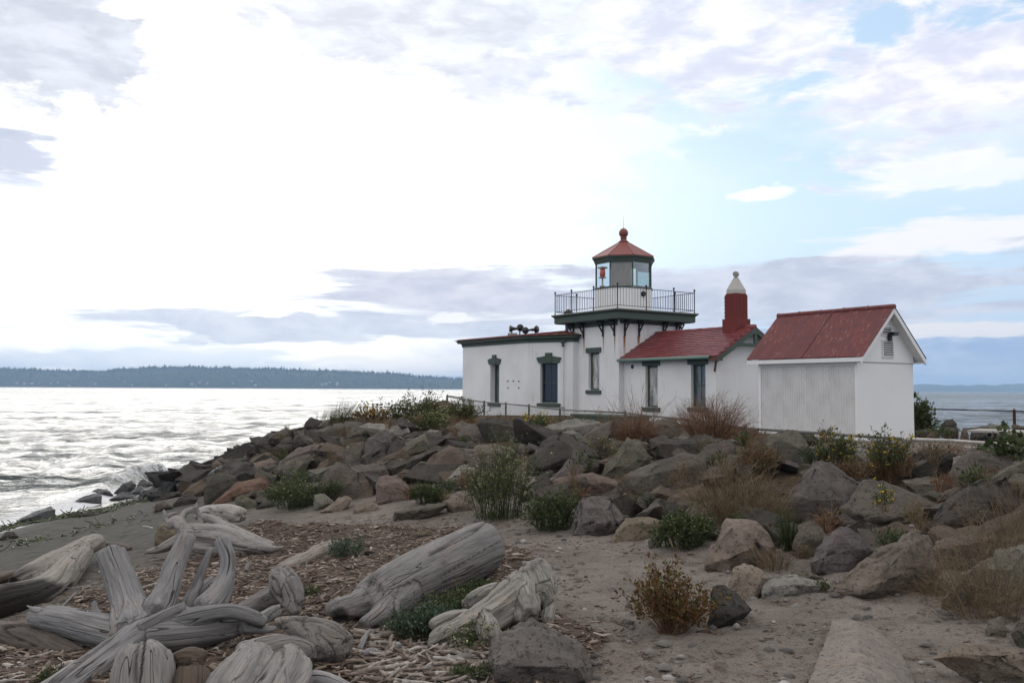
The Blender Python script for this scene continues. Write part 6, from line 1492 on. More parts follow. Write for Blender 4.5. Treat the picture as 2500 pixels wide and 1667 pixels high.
driftwood('driftwood_stump', 'hollow bleached stump with a round hole and charred horn on the beach', 'driftwood', [
    L('h', [(720, 415, 40, 11.0), (600, 455, 46, 11.0), (560, 580, 58, 10.95), (620, 710, 66, 10.9), (740, 755, 62, 10.9), (850, 690, 58, 10.95), (862, 560, 52, 11.0), (800, 455, 42, 11.0), (720, 415, 40, 11.0)]),
    L('h', [(270, 660, 40, 10.9), (360, 640, 85, 10.9), (480, 600, 92, 10.9), (560, 700, 100, 10.85)]), L('h', [(0, 1085, 32, 11.0), (140, 1060, 52, 10.95), (320, 990, 85, 10.9), (520, 900, 110, 10.85), (700, 860, 120, 10.8)]),
    L('h', [(560, 760, 110, 10.85), (850, 800, 150, 10.8), (1150, 830, 170, 10.75), (1450, 910, 165, 10.65), (1750, 1010, 110, 10.5), (2000, 1040, 62, 10.4), (2170, 1010, 28, 10.35)]),
    L('h', [(880, 520, 50, 11.0), (1080, 590, 70, 10.95), (1350, 720, 75, 10.85), (1650, 850, 70, 10.7), (2000, 960, 42, 10.5)]), L('h', [(800, 470, 44, 11.0), (780, 380, 36, 11.0), (785, 295, 20, 11.0)]),
    L('h', [(600, 960, 100, 10.8), (900, 1000, 120, 10.75), (1250, 1020, 130, 10.7), (1600, 1070, 80, 10.55)]), L('h', [(330, 640, 40, 10.95), (290, 540, 42, 11.0), (265, 455, 34, 11.0), (258, 405, 18, 11.0)]), L('h', [(300, 520, 34, 11.0), (400, 480, 30, 11.05), (500, 452, 16, 11.1)])],
    (.265, .245, .225), .0165, 33, .014, .12, smooth=5, char_cleft=lambda V: ((proj(V[:, 0], V[:, 1], V[:, 2])[0] < 400 + 30 * fbm(V[:, 0] * 9, V[:, 2] * 9, 2, 1)) & (proj(V[:, 0], V[:, 1], V[:, 2])[1] < 1276) & (proj(V[:, 0], V[:, 1], V[:, 2])[0] < 442)) * 1.0)
driftwood('driftwood_log', 'short bleached log with rounded end behind the hollow stump', 'driftwood log', [L('h', [(820, 480, 95, 13.6), (1050, 455, 130, 13.3), (1300, 455, 142, 13.0), (1480, 490, 118, 12.8)], None, .1)], (.34, .31, .275), None, 35, .006, .05, 30)
# single sticks
def stick(label, view, pts, color=GWOOD, drop=0): driftwood('driftwood_stick', label, 'stick', [L(view, pts, None, drop)], color, None, int(pts[0][0]) % 97, .002, .1, 9)
stick('thin pale stick leaning behind the silver stump', 'd', [(603, 806, 9, 7.5), (540, 870, 10, 7.3), (470, 945, 10, 7.1)], SILV)
stick('short pale upright stick beside the twisted log at the bottom', 'd', [(2284, 1395, 13, 4.6), (2290, 1480, 16, 4.55), (2294, 1600, 17, 4.5)], SILV)
stick('thin upright pale twig in front of the dark cracked log', 'd', [(250, 1350, 4, 5.35), (252, 1430, 5, 5.3), (254, 1505, 5, 5.25)], SILV)
stick('pointed grey splinter standing in the bark chips behind the curved root', 'd', [(1985, 545, 10, 8.2), (1975, 590, 18, 8.15), (1960, 630, 16, 8.1)], GWOOD)
stick('white wave worn stick on the sand above the pale log', 'd', [(1140, 277, 5), (1180, 280, 6), (1222, 290, 5)], (.4, .38, .35))
stick('dark crooked branch on the sand beside the pale log', 'd', [(850, 410, 12), (930, 425, 22), (1000, 440, 24), (1040, 455, 14)], DWOOD)
stick('pale wedge of split wood beside the big log at its near end', 'e', [(745, 985, 6, 5.85), (700, 1060, 22, 5.7), (670, 1130, 20, 5.6)], SILV)
stick('broad pale chip lying among the grey sticks', 'e', [(690, 1175, 26), (760, 1155, 36), (835, 1170, 20)], SILV)
stick('thick pale stick among the grey sticks below the big log', 'e', [(730, 1105, 26), (850, 1100, 28), (975, 1095, 20)], (.24, .22, .2))
stick('long stick reaching from the stick pile toward the weeds', 'e', [(885, 1150, 22), (960, 1110, 20), (1060, 1075, 12)], GWOOD)
stick('knotty log stub lying left of the jagged grey boulder', 'e', [(1310, 1230, 40), (1400, 1200, 42), (1500, 1180, 26), (1600, 1160, 16)], (.2, .185, .17))
stick('second bent stick in front of the knotty log stub', 'e', [(1100, 1290, 26), (1200, 1265, 28), (1330, 1275, 18)], GWOOD)
stick('brown flat stick on the path below the brown flowering plant', 't', [(0, 1302, 9), (50, 1300, 14), (105, 1306, 9)], (.12, .08, .065))
stick('small split stick on the path at the bottom', 't', [(285, 1462, 7), (310, 1478, 11), (345, 1500, 7)], (.2, .15, .11))
# heap of grey sticks below the big log, and scattered ones among the bark
stk = []
for k in range(9):
    r_ = np.random.default_rng(50 + k); n = 4; p = np.zeros((n, 4)); p[:, 0] = np.linspace(-.5, .5, n); p[:, 1:3] = r_.normal(size=(n, 2)) * .035; p[:, 3] = .055 * r_.uniform(.5, 1.25, n)
    V, Qd, Tt, gr = limb_mesh(p, 8, k + 3, .16, per=3); me = np_mesh('driftwood_stick', V, Qd, Tt, M['sticks'], True, {'tint': np.clip(np.full(len(V), r_.uniform(.2, .95)) + fbm(gr[:, 0] * 4, gr[:, 1] * 40, 2, k) * .3, 0, 1), 'grain': gr}); stk.append(me)
def in_px(poly_uv, n, seed):
    r_ = np.random.default_rng(seed); U = np.array(poly_uv); out = []
    while len(out) < n:
        u, v = r_.uniform(U[:, 0].min(), U[:, 0].max()), r_.uniform(U[:, 1].min(), U[:, 1].max())
        if poly_mask(np.array([u]), np.array([v]), poly_uv)[0]: out.append((u, v))
    return out
heap = px('e', [(640, 1060), (880, 1010), (1090, 1070), (1420, 1150), (1620, 1110), (1600, 1200), (1640, 1400), (1700, 1440), (560, 1440), (650, 1260)])
rs_ = random.Random(31)
for (u, v), zone in [(q, 0) for q in in_px(heap, 170, 3)] + [(q, 1) for q in in_px(px('d', [(1050, 560), (2150, 480), (2600, 560), (2352, 700), (1900, 780), (1450, 900), (900, 950), (500, 930), (520, 800)]), 60, 4)] + [(q, 1) for q in in_px([(0, 1580), (190, 1620), (150, 1690), (0, 1690)], 18, 5)]:
    p = ground(u, v); o = ob('driftwood_stick', rs_.choice(stk), None, p + np.array([0, 0, rs_.uniform(.0, .035)])); l = rs_.uniform(.09, .34) * (.85 if zone else 1); th_ = l * rs_.uniform(.55, 1.0)
    o.scale = (l, th_, th_); o.rotation_euler = (rs_.uniform(0, 6), rs_.gauss(0, .12), rs_.gauss(.5, .9) if zone == 0 else rs_.uniform(0, 6))
    if zone == 0: tag(o, 'small grey stick in the loose heap below the big fallen log', 'stick', 'grey sticks heaped below the big log')
    else: tag(o, 'small weathered stick lying among the reddish bark chips', 'stick', 'sticks scattered in the bark chips')
# bark and wood chips
def chips(name, n, area, lmin, lmax, seed, tint, zjit=.02, weight=None, flat=.35, sec=3):
    r_ = np.random.default_rng(seed); xs = []; 
    (x0, x1, y0, y1) = area; X_ = np.zeros(0); Yv = np.zeros(0)
    while len(X_) < n:
        x = r_.uniform(x0, x1, n * 3); y = y0 * (y1 / y0) ** r_.random(n * 3); k = weight(x, y, r_); X_ = np.append(X_, x[k]); Yv = np.append(Yv, y[k])
    X_, Yv = X_[:n], Yv[:n]; Zv = T(X_, Yv) + .004 + np.abs(r_.normal(size=n)) * zjit
    L_ = lmin * (lmax / lmin) ** (r_.random(n) ** 1.7); W_ = L_ * r_.uniform(.13, .34, n); H_ = W_ * r_.uniform(flat * .6, flat * 1.6, n)
    ya, pi_ = r_.uniform(0, np.pi, n), r_.normal(size=n) * .16; rl2 = r_.normal(size=n) * .35
    d = np.stack([np.cos(ya) * np.cos(pi_), np.sin(ya) * np.cos(pi_), np.sin(pi_)], -1); s = np.stack([-np.sin(ya), np.cos(ya), rl2], -1); s /= np.linalg.norm(s, axis=1, keepdims=True); u_ = np.cross(d, s)
    C = np.stack([X_, Yv, Zv], -1); out = []
    bend = r_.normal(size=n) * .12
    for k, (f, wf) in enumerate(((-1, .55), (-.15, 1.0), (1, .6)) if sec == 3 else ((-1, .8), (1, .7))):
        cc = C + d * (L_ / 2 * f)[:, None] + s * (L_ * bend * (1 if k == 1 else 0))[:, None]; ww = W_ / 2 * wf * r_.uniform(.75, 1.2, n); hh = H_ / 2 * wf
        out += [cc - s * ww[:, None] - u_ * hh[:, None], cc + s * ww[:, None] - u_ * hh[:, None], cc + s * (ww * .7)[:, None] + u_ * hh[:, None], cc - s * (ww * .7)[:, None] + u_ * hh[:, None]]
    V = np.stack(out, 1).reshape(-1, 3); b = np.arange(n)[:, None] * 4 * sec; e = 4 * sec - 4
    f_ = [(3, 2, 1, 0), (e, e + 1, e + 2, e + 3)] + [(a + i, a + (i + 1) % 4, a + 4 + (i + 1) % 4, a + 4 + i) for a in range(0, e, 4) for i in range(4)]
    Qd = np.concatenate([b + np.array(q)[None] for q in f_]); tn = np.repeat(np.clip(tint(r_, n, X_, Yv), 0, 1), 4 * sec)
    return tag(ob(name, np_mesh(name, V, Qd, None, M['chips'], False, {'tint': tn})), kind='stuff')
chips('bark_chips', 18500, (-7, 2.2, 4.3, 13.6), .024, .14, 5, lambda r, n, x, y: .5 + .26 * r.normal(size=n) + .12 * fbm(x * 2, y * 2, 2, 3), .013, lambda x, y, r: chip_density(x, y) & (x > -(.62 * y + .6)))
sg = {}
def sand_w(x, y, r):
    p = fbm(x * .8, y * .8, 3, 61); z = T0(x, y)
    near_edge = chip_density(x - .35, y + .2) | chip_density(x + .4, y) | chip_density(x - .2, y - .5)
    return (np.abs(x) < .62 * y + .6) & (z > .75) & (z < 1.75) & (r.random(len(x)) < np.where(near_edge, .75, np.clip(.26 + .5 * p, .08, .6)))
chips('beach_litter', 22000, (-7, 6, 4.2, 13.0), .010, .075, 9, lambda r, n, x, y: .28 + .3 * r.random(n) ** 2 + (r.random(n) > .95) * .5, .002, sand_w, sec=2)

# pebbles on the sand
def pebbles(n, seed):
    r_ = np.random.default_rng(seed); Yv = 4.3 * (12.5 / 4.3) ** r_.random(n * 4); X_ = r_.uniform(-1, 1, n * 4) * (.62 * Yv + .5); k = (T0(X_, Yv) > .6) & (T0(X_, Yv) < 1.75); X_, Yv = X_[k][:n], Yv[k][:n]; n = len(X_)
    s = .008 * (.05 / .008) ** (r_.random(n) ** 3.6); Zv = T(X_, Yv) + s * .15
    oc = np.array([(1, 0, 0), (0, 1, 0), (-1, 0, 0), (0, -1, 0), (0, 0, 1), (0, 0, -1)], float); t = r_.uniform(0, 6.28, n); c, sn = np.cos(t), np.sin(t)
    sc_ = np.stack([s, s * r_.uniform(.6, 1, n), s * r_.uniform(.4, .8, n)], -1); P_ = oc[None] * sc_[:, None, :] * r_.uniform(.8, 1.2, (n, 6, 1))
    ring = np.stack([(oc[[0, 1, 2, 3]] + oc[[1, 2, 3, 0]]) * .62], 0) * sc_[:, None, :] + np.array([0, 0, 1.0]) * (sc_[:, 2] * .55)[:, None, None]
    P_ = np.concatenate([P_, ring], 1); x = P_[..., 0] * c[:, None] - P_[..., 1] * sn[:, None]; y = P_[..., 0] * sn[:, None] + P_[..., 1] * c[:, None]
    V = np.stack([x + X_[:, None], y + Yv[:, None], P_[..., 2] + Zv[:, None]], -1).reshape(-1, 3); b = np.arange(n)[:, None] * 10
    tr = [(0, 1, 6), (1, 2, 7), (2, 3, 8), (3, 0, 9), (6, 7, 4), (7, 8, 4), (8, 9, 4), (9, 6, 4), (1, 7, 6), (2, 8, 7), (3, 9, 8), (0, 6, 9)]
    Tt = np.concatenate([b + np.array(q)[None] for q in tr]); tag(ob('pebbles', np_mesh('pebbles', V, None, Tt, M['pebble'], True, {'tint': np.repeat(r_.random(n), 10)})), kind='stuff')
M['pebble'] = tintmat('beach_pebble', [(0, (.05, .048, .045)), (.5, (.13, .12, .108)), (.93, (.20, .185, .168)), (1, (.34, .32, .30))], .8)
pebbles(3200, 6)

# ------------------------------------------------------------------ plants
def plant(name, label, cat, u, v, wpx, hpx, Y=None, stems=60, leaf=None, flower=None, stem=('dry', .2, .6), r=.004, spread=.5, droop=.1, twig=0, twl=.3, seed=None, base=.35, hv=(.55, 1.05), wob=.04, lean=(0, 0), depth=.8):
    """u, v: photo pixel at the foot; wpx, hpx: overall width and height in photo pixels"""
    sd = seed if seed is not None else int(u * 7 + v) % 9973; r_ = np.random.default_rng(sd)
    y = Y if Y is not None else hit(u, v); p = at(u, v, y); z = min(Tz(p[0], y), p[2] + .05) if Y is not None else Tz(p[0], y)
    zb = p[2] if Y is not None else z
    org = np.array([p[0], y, zb]); W_ = wpx / F * y / 2; H = hpx / F * y
    n = stems; a = r_.uniform(0, 2 * np.pi, n); q = np.sqrt(r_.random(n)); bx_ = np.stack([np.cos(a) * q * W_ * base, np.sin(a) * q * W_ * base * depth, np.zeros(n)], -1)
    rad = np.stack([np.cos(a) * q, np.sin(a) * q * depth, 0 * a], -1); hh = H * r_.uniform(hv[0], hv[1], n) * np.where(r_.random(n) < .10, 1.35, 1.0); q = q * (1 + .38 * np.sin(a * 3 + sd) * np.sin(a * 2 + sd * .7))
    k = 5; t = np.linspace(0, 1, k)
    out = rad * (W_ * (1 - base))[..., None] if np.ndim(W_) else rad * W_ * (1 - base)
    end = out + r_.normal(size=(n, 3)) * np.array([W_ * .18, W_ * .18, 0]) + np.array([lean[0] * H, lean[1] * H, 0])
    ez_ = hh * (1 - spread * q * .8)
    tt = t[None, :, None]
    path = bx_[:, None, :] + end[:, None, :] * (tt ** 1.25) + np.array([0, 0, 1.0]) * (ez_[:, None, None] * (tt * (1 + droop) - droop * tt ** 3))
    path = path + (np.cumsum(r_.normal(size=(n, k, 3)), 1) * wob * H * .35) * tt
    path += org; radii = r * (1 - .75 * t)[None, :] * r_.uniform(.6, 1.3, n)[:, None]
    root = thing(name, label, cat, org)
    nb = NB(); V, Qd = tubes(path, radii, 3); nb.add(V, Qd, None, np.repeat(np.clip(r_.normal(.5, .22, n) , stem[1] - .1, stem[2] + .3), k * 3))
    tips = path[:, -1]; allp = path
    if twig:
        m = n * twig; i = np.repeat(np.arange(n), twig); f = r_.uniform(.35, .95, m) * (k - 1); j = f.astype(int); fr = (f - j)[:, None]
        s0 = path[i, j] * (1 - fr) + path[i, np.minimum(j + 1, k - 1)] * fr; dr = path[i, np.minimum(j + 1, k - 1)] - path[i, j]; dr /= np.linalg.norm(dr, axis=1, keepdims=True) + 1e-9
        dr = dr + r_.normal(size=(m, 3)) * .75; dr[:, 2] += .25; dr /= np.linalg.norm(dr, axis=1, keepdims=True); ln = H * twl * r_.uniform(.4, 1.1, m)
        t4 = np.linspace(0, 1, 4)[None, :, None]; tw = s0[:, None, :] + dr[:, None, :] * ln[:, None, None] * t4 + r_.normal(size=(m, 4, 3)) * .05 * ln[:, None, None] * t4
        V, Qd = tubes(tw, r * .5 * (1 - .7 * np.linspace(0, 1, 4))[None, :] * np.ones((m, 1)), 3); nb.add(V, Qd, None, np.repeat(np.clip(r_.normal(.55, .22, m), 0, 1), 12)); tips = tw[:, -1]
        allp = np.concatenate([path, np.stack([tw[:, 0], tw[:, 0] * .3 + tw[:, 1] * .7, tw[:, 1] * .5 + tw[:, 2] * .5, tw[:, 2] * .7 + tw[:, 3] * .3, tw[:, 3]], 1)])
    tag(ob('stems', nb.mesh('stems', M[stem[0]], org), root), kind='stuff')
    if leaf:
        ln_, sz, mat, wd, zlo, zhi = leaf; i = r_.integers(0, len(allp), ln_); f = (zlo + (zhi - zlo) * r_.random(ln_)) * (k - 1); j = np.minimum(f.astype(int), k - 2); fr = (f - j)[:, None]
        s0 = allp[i, j] * (1 - fr) + allp[i, j + 1] * fr; dr = r_.normal(size=(ln_, 3)) * .8 + (allp[i, j + 1] - allp[i, j]) / (np.linalg.norm(allp[i, j + 1] - allp[i, j], axis=1, keepdims=True) + 1e-9); dr[:, 2] += .15
        V, Tt = leaves(s0 + r_.normal(size=(ln_, 3)) * sz * .25, dr, sz * r_.uniform(.55, 1.3, ln_), wd)
        l2 = NB(); l2.add(V, None, Tt, np.repeat(np.clip(r_.normal(.45, .24, ln_), 0, 1), 4)); tag(ob('leaves', l2.mesh('leaves', M[mat], org), root), kind='stuff')
    if flower:
        fn_, sz, mat, nl = flower; i = r_.integers(0, len(tips), fn_); c_ = np.repeat(tips[i] + r_.normal(size=(fn_, 3)) * sz * .3, nl, 0); dr = r_.normal(size=(fn_ * nl, 3)); dr[:, 2] = np.abs(dr[:, 2]) * .7
        V, Tt = leaves(c_, dr, sz * r_.uniform(.6, 1.2, fn_ * nl), .55); l3 = NB(); l3.add(V, None, Tt, np.repeat(r_.random(fn_ * nl), 4)); tag(ob('flowers', l3.mesh('flowers', M[mat], org), root), kind='stuff')
    return root
GR = ('grass', .2, .8)
# grassy top left of the lighthouse
plant('grass_tuft', 'tall yellow grass tuft at the seaward end of the bank top', 'grass', 832, 1034, 95, 62, 25.2, 260, None, None, GR, .0045, .3, .15, lean=(.25, 0), base=.6)
plant('grass_tuft', 'thin sparse grass blades left of the tall yellow tuft', 'grass', 790, 1030, 60, 40, 26, 60, None, None, GR, .004, .3, .1, lean=(.2, 0), base=.7)
plant('shrub', 'low shrub with yellow flowers between grass tuft and dark bush', 'shrub', 912, 1040, 95, 55, 24.6, 90, (900, .07, 'redleaf', .5, .3, 1), (60, .055, 'yellow', 5), ('dry', .2, .6), .006, .4, .1, 2)
plant('shrub', 'straw coloured low growth below the yellow flowered shrub', 'shrub', 935, 1046, 80, 32, 23.6, 160, None, None, ('dry', .2, .6), .005, .4, .1, 2, base=.7)
plant('shrub', 'dark green bushy shrub on the bank top before the sea', 'shrub', 1005, 1044, 140, 82, 24.3, 120, (3200, .075, 'greyleaf', .4, .2, 1), None, ('dry', .1, .4), .006, .5, .1, 3)
plant('shrub', 'taller spiky green shrub on the bank top beside the dark bush', 'shrub', 1050, 1040, 60, 82, 24.0, 60, (1500, .07, 'greyleaf', .35, .15, 1), None, ('dry', .1, .4), .006, .3, .0, 3)
plant('shrub', 'yellow green weed with tiny flowers spilling over the bank top', 'weed', 1050, 1056, 140, 70, 21.8, 130, (1900, .045, 'greyleaf', .4, .3, 1), (260, .03, 'paleflower', 4), ('greyleaf', .5, .9), .004, .5, .2, 3)
plant('shrub', 'rounded green shrub in front of the left corner of the lighthouse', 'shrub', 1132, 1034, 95, 66, 28, 110, (2000, .08, 'greyleaf', .35, .2, 1), None, ('dry', .2, .6), .007, .5, .1, 3)
plant('shrub', 'rusty low growth under the rounded green shrub', 'shrub', 1110, 1046, 130, 34, 25, 160, (500, .06, 'redleaf', .4, .3, 1), None, ('rust', .3, .8), .006, .5, .1, 2, base=.7)
plant('shrub', 'rusty dry weeds along the fence below the narrow arched window', 'weed', 1215, 1040, 110, 34, 25, 150, (400, .05, 'redleaf', .4, .3, 1), None, ('dry', .2, .7), .005, .5, .1, 2, base=.75)
plant('shrub', 'weeds with yellow flowers along the fence below the wide arched window', 'weed', 1312, 1042, 95, 38, 23.6, 120, (500, .05, 'greyleaf', .4, .3, 1), (60, .045, 'yellow', 5), ('dry', .2, .7), .005, .5, .1, 2, base=.7)
plant('shrub', 'dry weeds along the fence left of the hatch box', 'weed', 1395, 1044, 100, 34, 22, 130, (300, .045, 'greyleaf', .4, .3, 1), None, ('dry', .2, .7), .005, .5, .1, 2, base=.75)
plant('shrub', 'sparse straw weeds in front of the green hatch box', 'weed', 1470, 1050, 110, 52, 19.5, 60, (150, .04, 'greyleaf', .4, .3, 1), None, ('dry', .3, .9), .0045, .4, .0, 2, wob=.08)
plant('shrub', 'wispy tall dry stems rising before the office wall', 'weed', 1560, 1058, 200, 125, 18.0, 34, None, None, ('rust', .3, .9), .0055, .3, .0, 4, .3, wob=.12, hv=(.4, 1))
plant('thicket', 'dense red brown thicket above the dark leaning boulder', 'thicket', 1545, 1100, 150, 98, 16.2, 300, None, None, ('rust', .2, .8), .0045, .55, .25, 6, .32, wob=.10, base=.4)
plant('thicket', 'large red brown thicket beside the shed', 'thicket', 1735, 1080, 200, 118, 15.4, 330, None, None, ('rust', .2, .8), .0045, .5, .2, 6, .30, wob=.10, base=.42)
plant('weed', 'low rusty growth under the fence left of the shed', 'weed', 1815, 1072, 110, 34, 15.2, 140, (300, .03, 'redleaf', .4, .3, 1), None, ('rust', .2, .7), .004, .5, .1, 3, base=.8)
plant('weed', 'green tuft beside the flat topped dark block', 'weed', 1708, 1110, 70, 34, 14.6, 70, (600, .05, 'leaf', .35, .2, 1), None, ('leaf', .3, .7), .004, .5, .2, 2)
plant('weed', 'pale weeds in the gap above the dark layered rock', 'weed', 1478, 1128, 110, 72, 14.6, 60, (500, .035, 'greyleaf', .4, .2, 1), (40, .02, 'paleflower', 4), ('dry', .3, .9), .0035, .5, .1, 3, wob=.08)
plant('weed', 'straw weeds drooping over the dark leaning boulder', 'weed', 1540, 1150, 140, 78, 14.0, 60, (300, .035, 'greyleaf', .4, .2, 1), None, ('dry', .3, .9), .0035, .5, .3, 3, wob=.08)
plant('weed', 'yellow green tuft on the seaward slope', 'weed', 690, 1128, 40, 36, 20.5, 60, (260, .05, 'greyleaf', .3, .2, 1), None, GR, .004, .4, .1, 1)
plant('weed', 'bright green tuft below the slate stone', 'weed', 1056, 1088, 46, 28, 19.4, 50, (420, .05, 'leaf', .4, .2, 1), None, ('leaf', .3, .7), .004, .5, .1, 1)
# foot of the bank
plant('shrub', 'green mound of weed with tiny white flowers at the foot of the bank', 'shrub', 722, 1242, 150, 92, None, 200, (3800, .035, 'leaf', .4, .05, 1), (190, .016, 'paleflower', 4), ('leaf', .3, .7), .003, .55, .15, 4, base=.6)
plant('shrub', 'small dark green plant right of the pink boulder', 'shrub', 1045, 1232, 95, 58, None, 110, (2000, .04, 'leaf', .4, .2, 1), None, ('leaf', .2, .6), .003, .5, .15, 3, base=.6)
plant('shrub', 'tall loose green bush with yellow green flower heads in the middle of the bank', 'shrub', 1218, 1268, 185, 205, None, 210, (6500, .034, 'greyleaf', .28, .0, .8), (420, .017, 'paleflower', 4), ('leaf', .2, .6), .003, .55, .12, 6, .22, wob=.05, base=.6)
plant('shrub', 'dark green leafy plant at the edge of the path by the purple block', 'shrub', 1352, 1296, 145, 98, None, 170, (2900, .045, 'leaf', .35, .05, 1), None, ('leaf', .2, .6), .003, .5, .2, 3, base=.55)
plant('shrub', 'dark green plant below the straw thicket by the rounded stone', 'shrub', 1672, 1338, 150, 92, None, 170, (3000, .04, 'leaf', .38, .05, 1), (40, .012, 'paleflower', 3), ('leaf', .2, .6), .003, .5, .2, 4, base=.6)
plant('shrub', 'green weeds between the low brown rock and saddle boulder', 'weed', 1572, 1266, 125, 62, 10.9, 110, (1500, .045, 'leaf', .35, .2, 1), None, ('leaf', .3, .8), .003, .5, .2, 3, base=.6)
plant('thicket', 'big tangle of straw twigs left of the massive sloping boulder', 'thicket', 1800, 1290, 265, 165, None, 300, (700, .03, 'greyleaf', .3, .0, .7), None, ('dry', .0, .8), .0030, .62, .35, 6, .34, wob=.20, base=.5)
plant('thicket', 'straw twigs spreading over the path edge below the thicket', 'thicket', 1880, 1300, 140, 100, None, 160, None, None, ('dry', .2, .9), .003, .5, .3, 6, .3, wob=.12, base=.5)
plant('shrub', 'rusty brown shrub with dead flower heads on the bank before the shed', 'shrub', 1850, 1172, 120, 125, 11.6, 120, (1500, .03, 'redleaf', .45, .2, 1), (110, .02, 'redleaf', 6), ('rust', .2, .7), .0035, .45, .05, 3, .22)
plant('shrub', 'left one of the two bushes with yellow flowers on the bank crest', 'shrub', 2040, 1158, 115, 122, 11.0, 60, (2300, .034, 'leaf', .45, .35, 1), (46, .028, 'yellow', 7), ('dry', .2, .6), .004, .4, .0, 4, .2)
plant('shrub', 'right and larger bush with many yellow flowers on the bank crest', 'shrub', 2160, 1176, 130, 142, 10.4, 75, (3000, .033, 'leaf', .45, .35, 1), (72, .028, 'yellow', 7), ('rust', .2, .6), .004, .4, .0, 4, .2)
plant('shrub', 'dark red leafy stems under the yellow flowered bushes', 'shrub', 2095, 1172, 90, 60, 10.3, 60, (700, .03, 'redleaf', .4, .2, .9), None, ('rust', .1, .5), .0035, .5, .1, 3)
plant('shrub', 'single yellow flowering sprig in front of the wide flat boulder', 'shrub', 2164, 1250, 62, 78, 8.2, 14, (380, .026, 'leaf', .45, .35, 1), (14, .024, 'yellow', 7), ('dry', .2, .6), .0035, .4, .0, 4, .2)
plant('shrub', 'brown flowering plant with seed heads beside the path', 'shrub', 1640, 1548, 225, 205, None, 130, (2300, .030, 'redleaf', .5, .3, 1), (230, .016, 'redleaf', 9), ('rust', .1, .7), .0026, .62, .0, 4, .17, base=.25)
plant('shrub', 'green leaves on the brown flowering plant growing at its heart', 'shrub', 1640, 1530, 170, 150, None, 40, (520, .032, 'leaf', .5, .3, 1), (4, .018, 'yellow', 6), ('rust', .1, .6), .002, .6, .0, 2, .2)
plant('grass_tuft', 'green grass tuft between pyramid block and paired boulders', 'grass', 1925, 1348, 95, 125, None, 120, None, None, ('leaf', .3, .9), .0035, .5, .35, base=.3)
plant('grass_tuft', 'dry grass at the foot of the pyramid block', 'grass', 1890, 1392, 130, 70, None, 110, None, None, ('dry', .3, .9), .0028, .55, .3, 1, base=.6)
plant('weed', 'tiny green sprig beside the flat pale stone', 'weed', 2005, 1445, 60, 26, None, 30, (260, .025, 'leaf', .4, .2, 1), None, ('dry', .3, .8), .002, .6, .2, 2)
plant('thicket', 'large straw coloured tangle at the right edge of the path', 'thicket', 2420, 1555, 330, 300, 5.75, 170, (700, .02, 'leaf', .3, .0, .6), None, ('dry', .0, .8), .0019, .72, .35, 8, .30, wob=.22, base=.4)
plant('thicket', 'upper straw tangle above the buried slab at right edge', 'thicket', 2475, 1400, 200, 230, 6.6, 110, None, None, ('dry', .0, .8), .002, .65, .3, 7, .32, wob=.22, base=.45)
plant('thicket', 'low spreading straw twigs in front of the reddish boulder', 'thicket', 2290, 1470, 190, 130, 6.5, 90, None, None, ('dry', .2, .9), .002, .6, .2, 4, .3, wob=.12, base=.3)
plant('shrub', 'broad leaved green plant at the right end of the fence', 'shrub', 2465, 1125, 150, 70, 10.6, 24, (260, .085, 'leaf', .75, .3, 1), None, ('leaf', .2, .6), .005, .5, .2, 2)
plant('weed', 'rusty grass below the pale fence rail at right', 'weed', 2330, 1108, 220, 34, 11.9, 220, None, None, ('rust', .3, .9), .003, .5, .2, 2, base=.9)
plant('shrub', 'dark evergreen shrub behind the right corner of the shed', 'shrub', 2252, 1072, 55, 88, 28.5, 50, (1500, .13, 'leaf', .6, .2, 1), None, ('rust', .1, .4), .012, .3, .0, 3, .3)
plant('weed', 'dark low growth behind the shed corner on the far shore', 'weed', 2285, 1068, 110, 26, 26.5, 80, (700, .08, 'leaf', .4, .2, 1), None, ('rust', .1, .5), .006, .5, .1, 2, base=.8)
plant('yucca', 'pale lavender spiky leaf clump behind the shed fence', 'plant', 2262, 1050, 70, 52, 29.5, 8, None, None, ('bluleaf', .7, 1.0), .03, .6, -.1, lean=(.75, 0), wob=.01, base=.1)
# among the driftwood
plant('ground_cover', 'green weeds along the near side of the big fallen log', 'weed', 1030, 1560, 165, 88, None, 190, (3600, .026, 'bluleaf', .4, .1, 1), None, ('leaf', .3, .7), .0022, .6, .2, 3, base=.75)
plant('ground_cover', 'green weeds between fallen log and gnarled root', 'weed', 1115, 1515, 150, 76, None, 190, (3400, .026, 'leaf', .4, .1, 1), (20, .01, 'paleflower', 3), ('leaf', .3, .7), .0022, .6, .2, 3, base=.75)
plant('ground_cover', 'small green weeds behind the gnarled root', 'weed', 1175, 1458, 100, 40, None, 100, (1500, .026, 'leaf', .4, .1, 1), None, ('leaf', .3, .7), .0022, .6, .2, 3, base=.75)
plant('weed', 'small bluish green weed beside the half buried slab', 'weed', 842, 1362, 110, 60, None, 90, (1200, .032, 'bluleaf', .3, .1, 1), None, ('bluleaf', .4, .9), .0025, .6, .1, 3, base=.6)
plant('weed', 'thin white flowered weed in front of the gnarled root', 'weed', 1150, 1598, 125, 92, None, 36, (420, .022, 'leaf', .35, .1, 1), (34, .012, 'paleflower', 4), ('leaf', .4, .9), .0018, .5, .0, 3, .25)
plant('weed', 'low green weed left of the jagged grey boulder', 'weed', 1150, 1660, 110, 46, None, 70, (700, .022, 'leaf', .35, .1, 1), None, ('leaf', .4, .9), .0018, .6, .1, 3, base=.6)
plant('weed', 'small green sprig below the driftwood chunk', 'weed', 748, 1640, 70, 34, None, 34, (300, .02, 'leaf', .35, .1, 1), None, ('leaf', .4, .9), .0018, .6, .1, 3, base=.6)
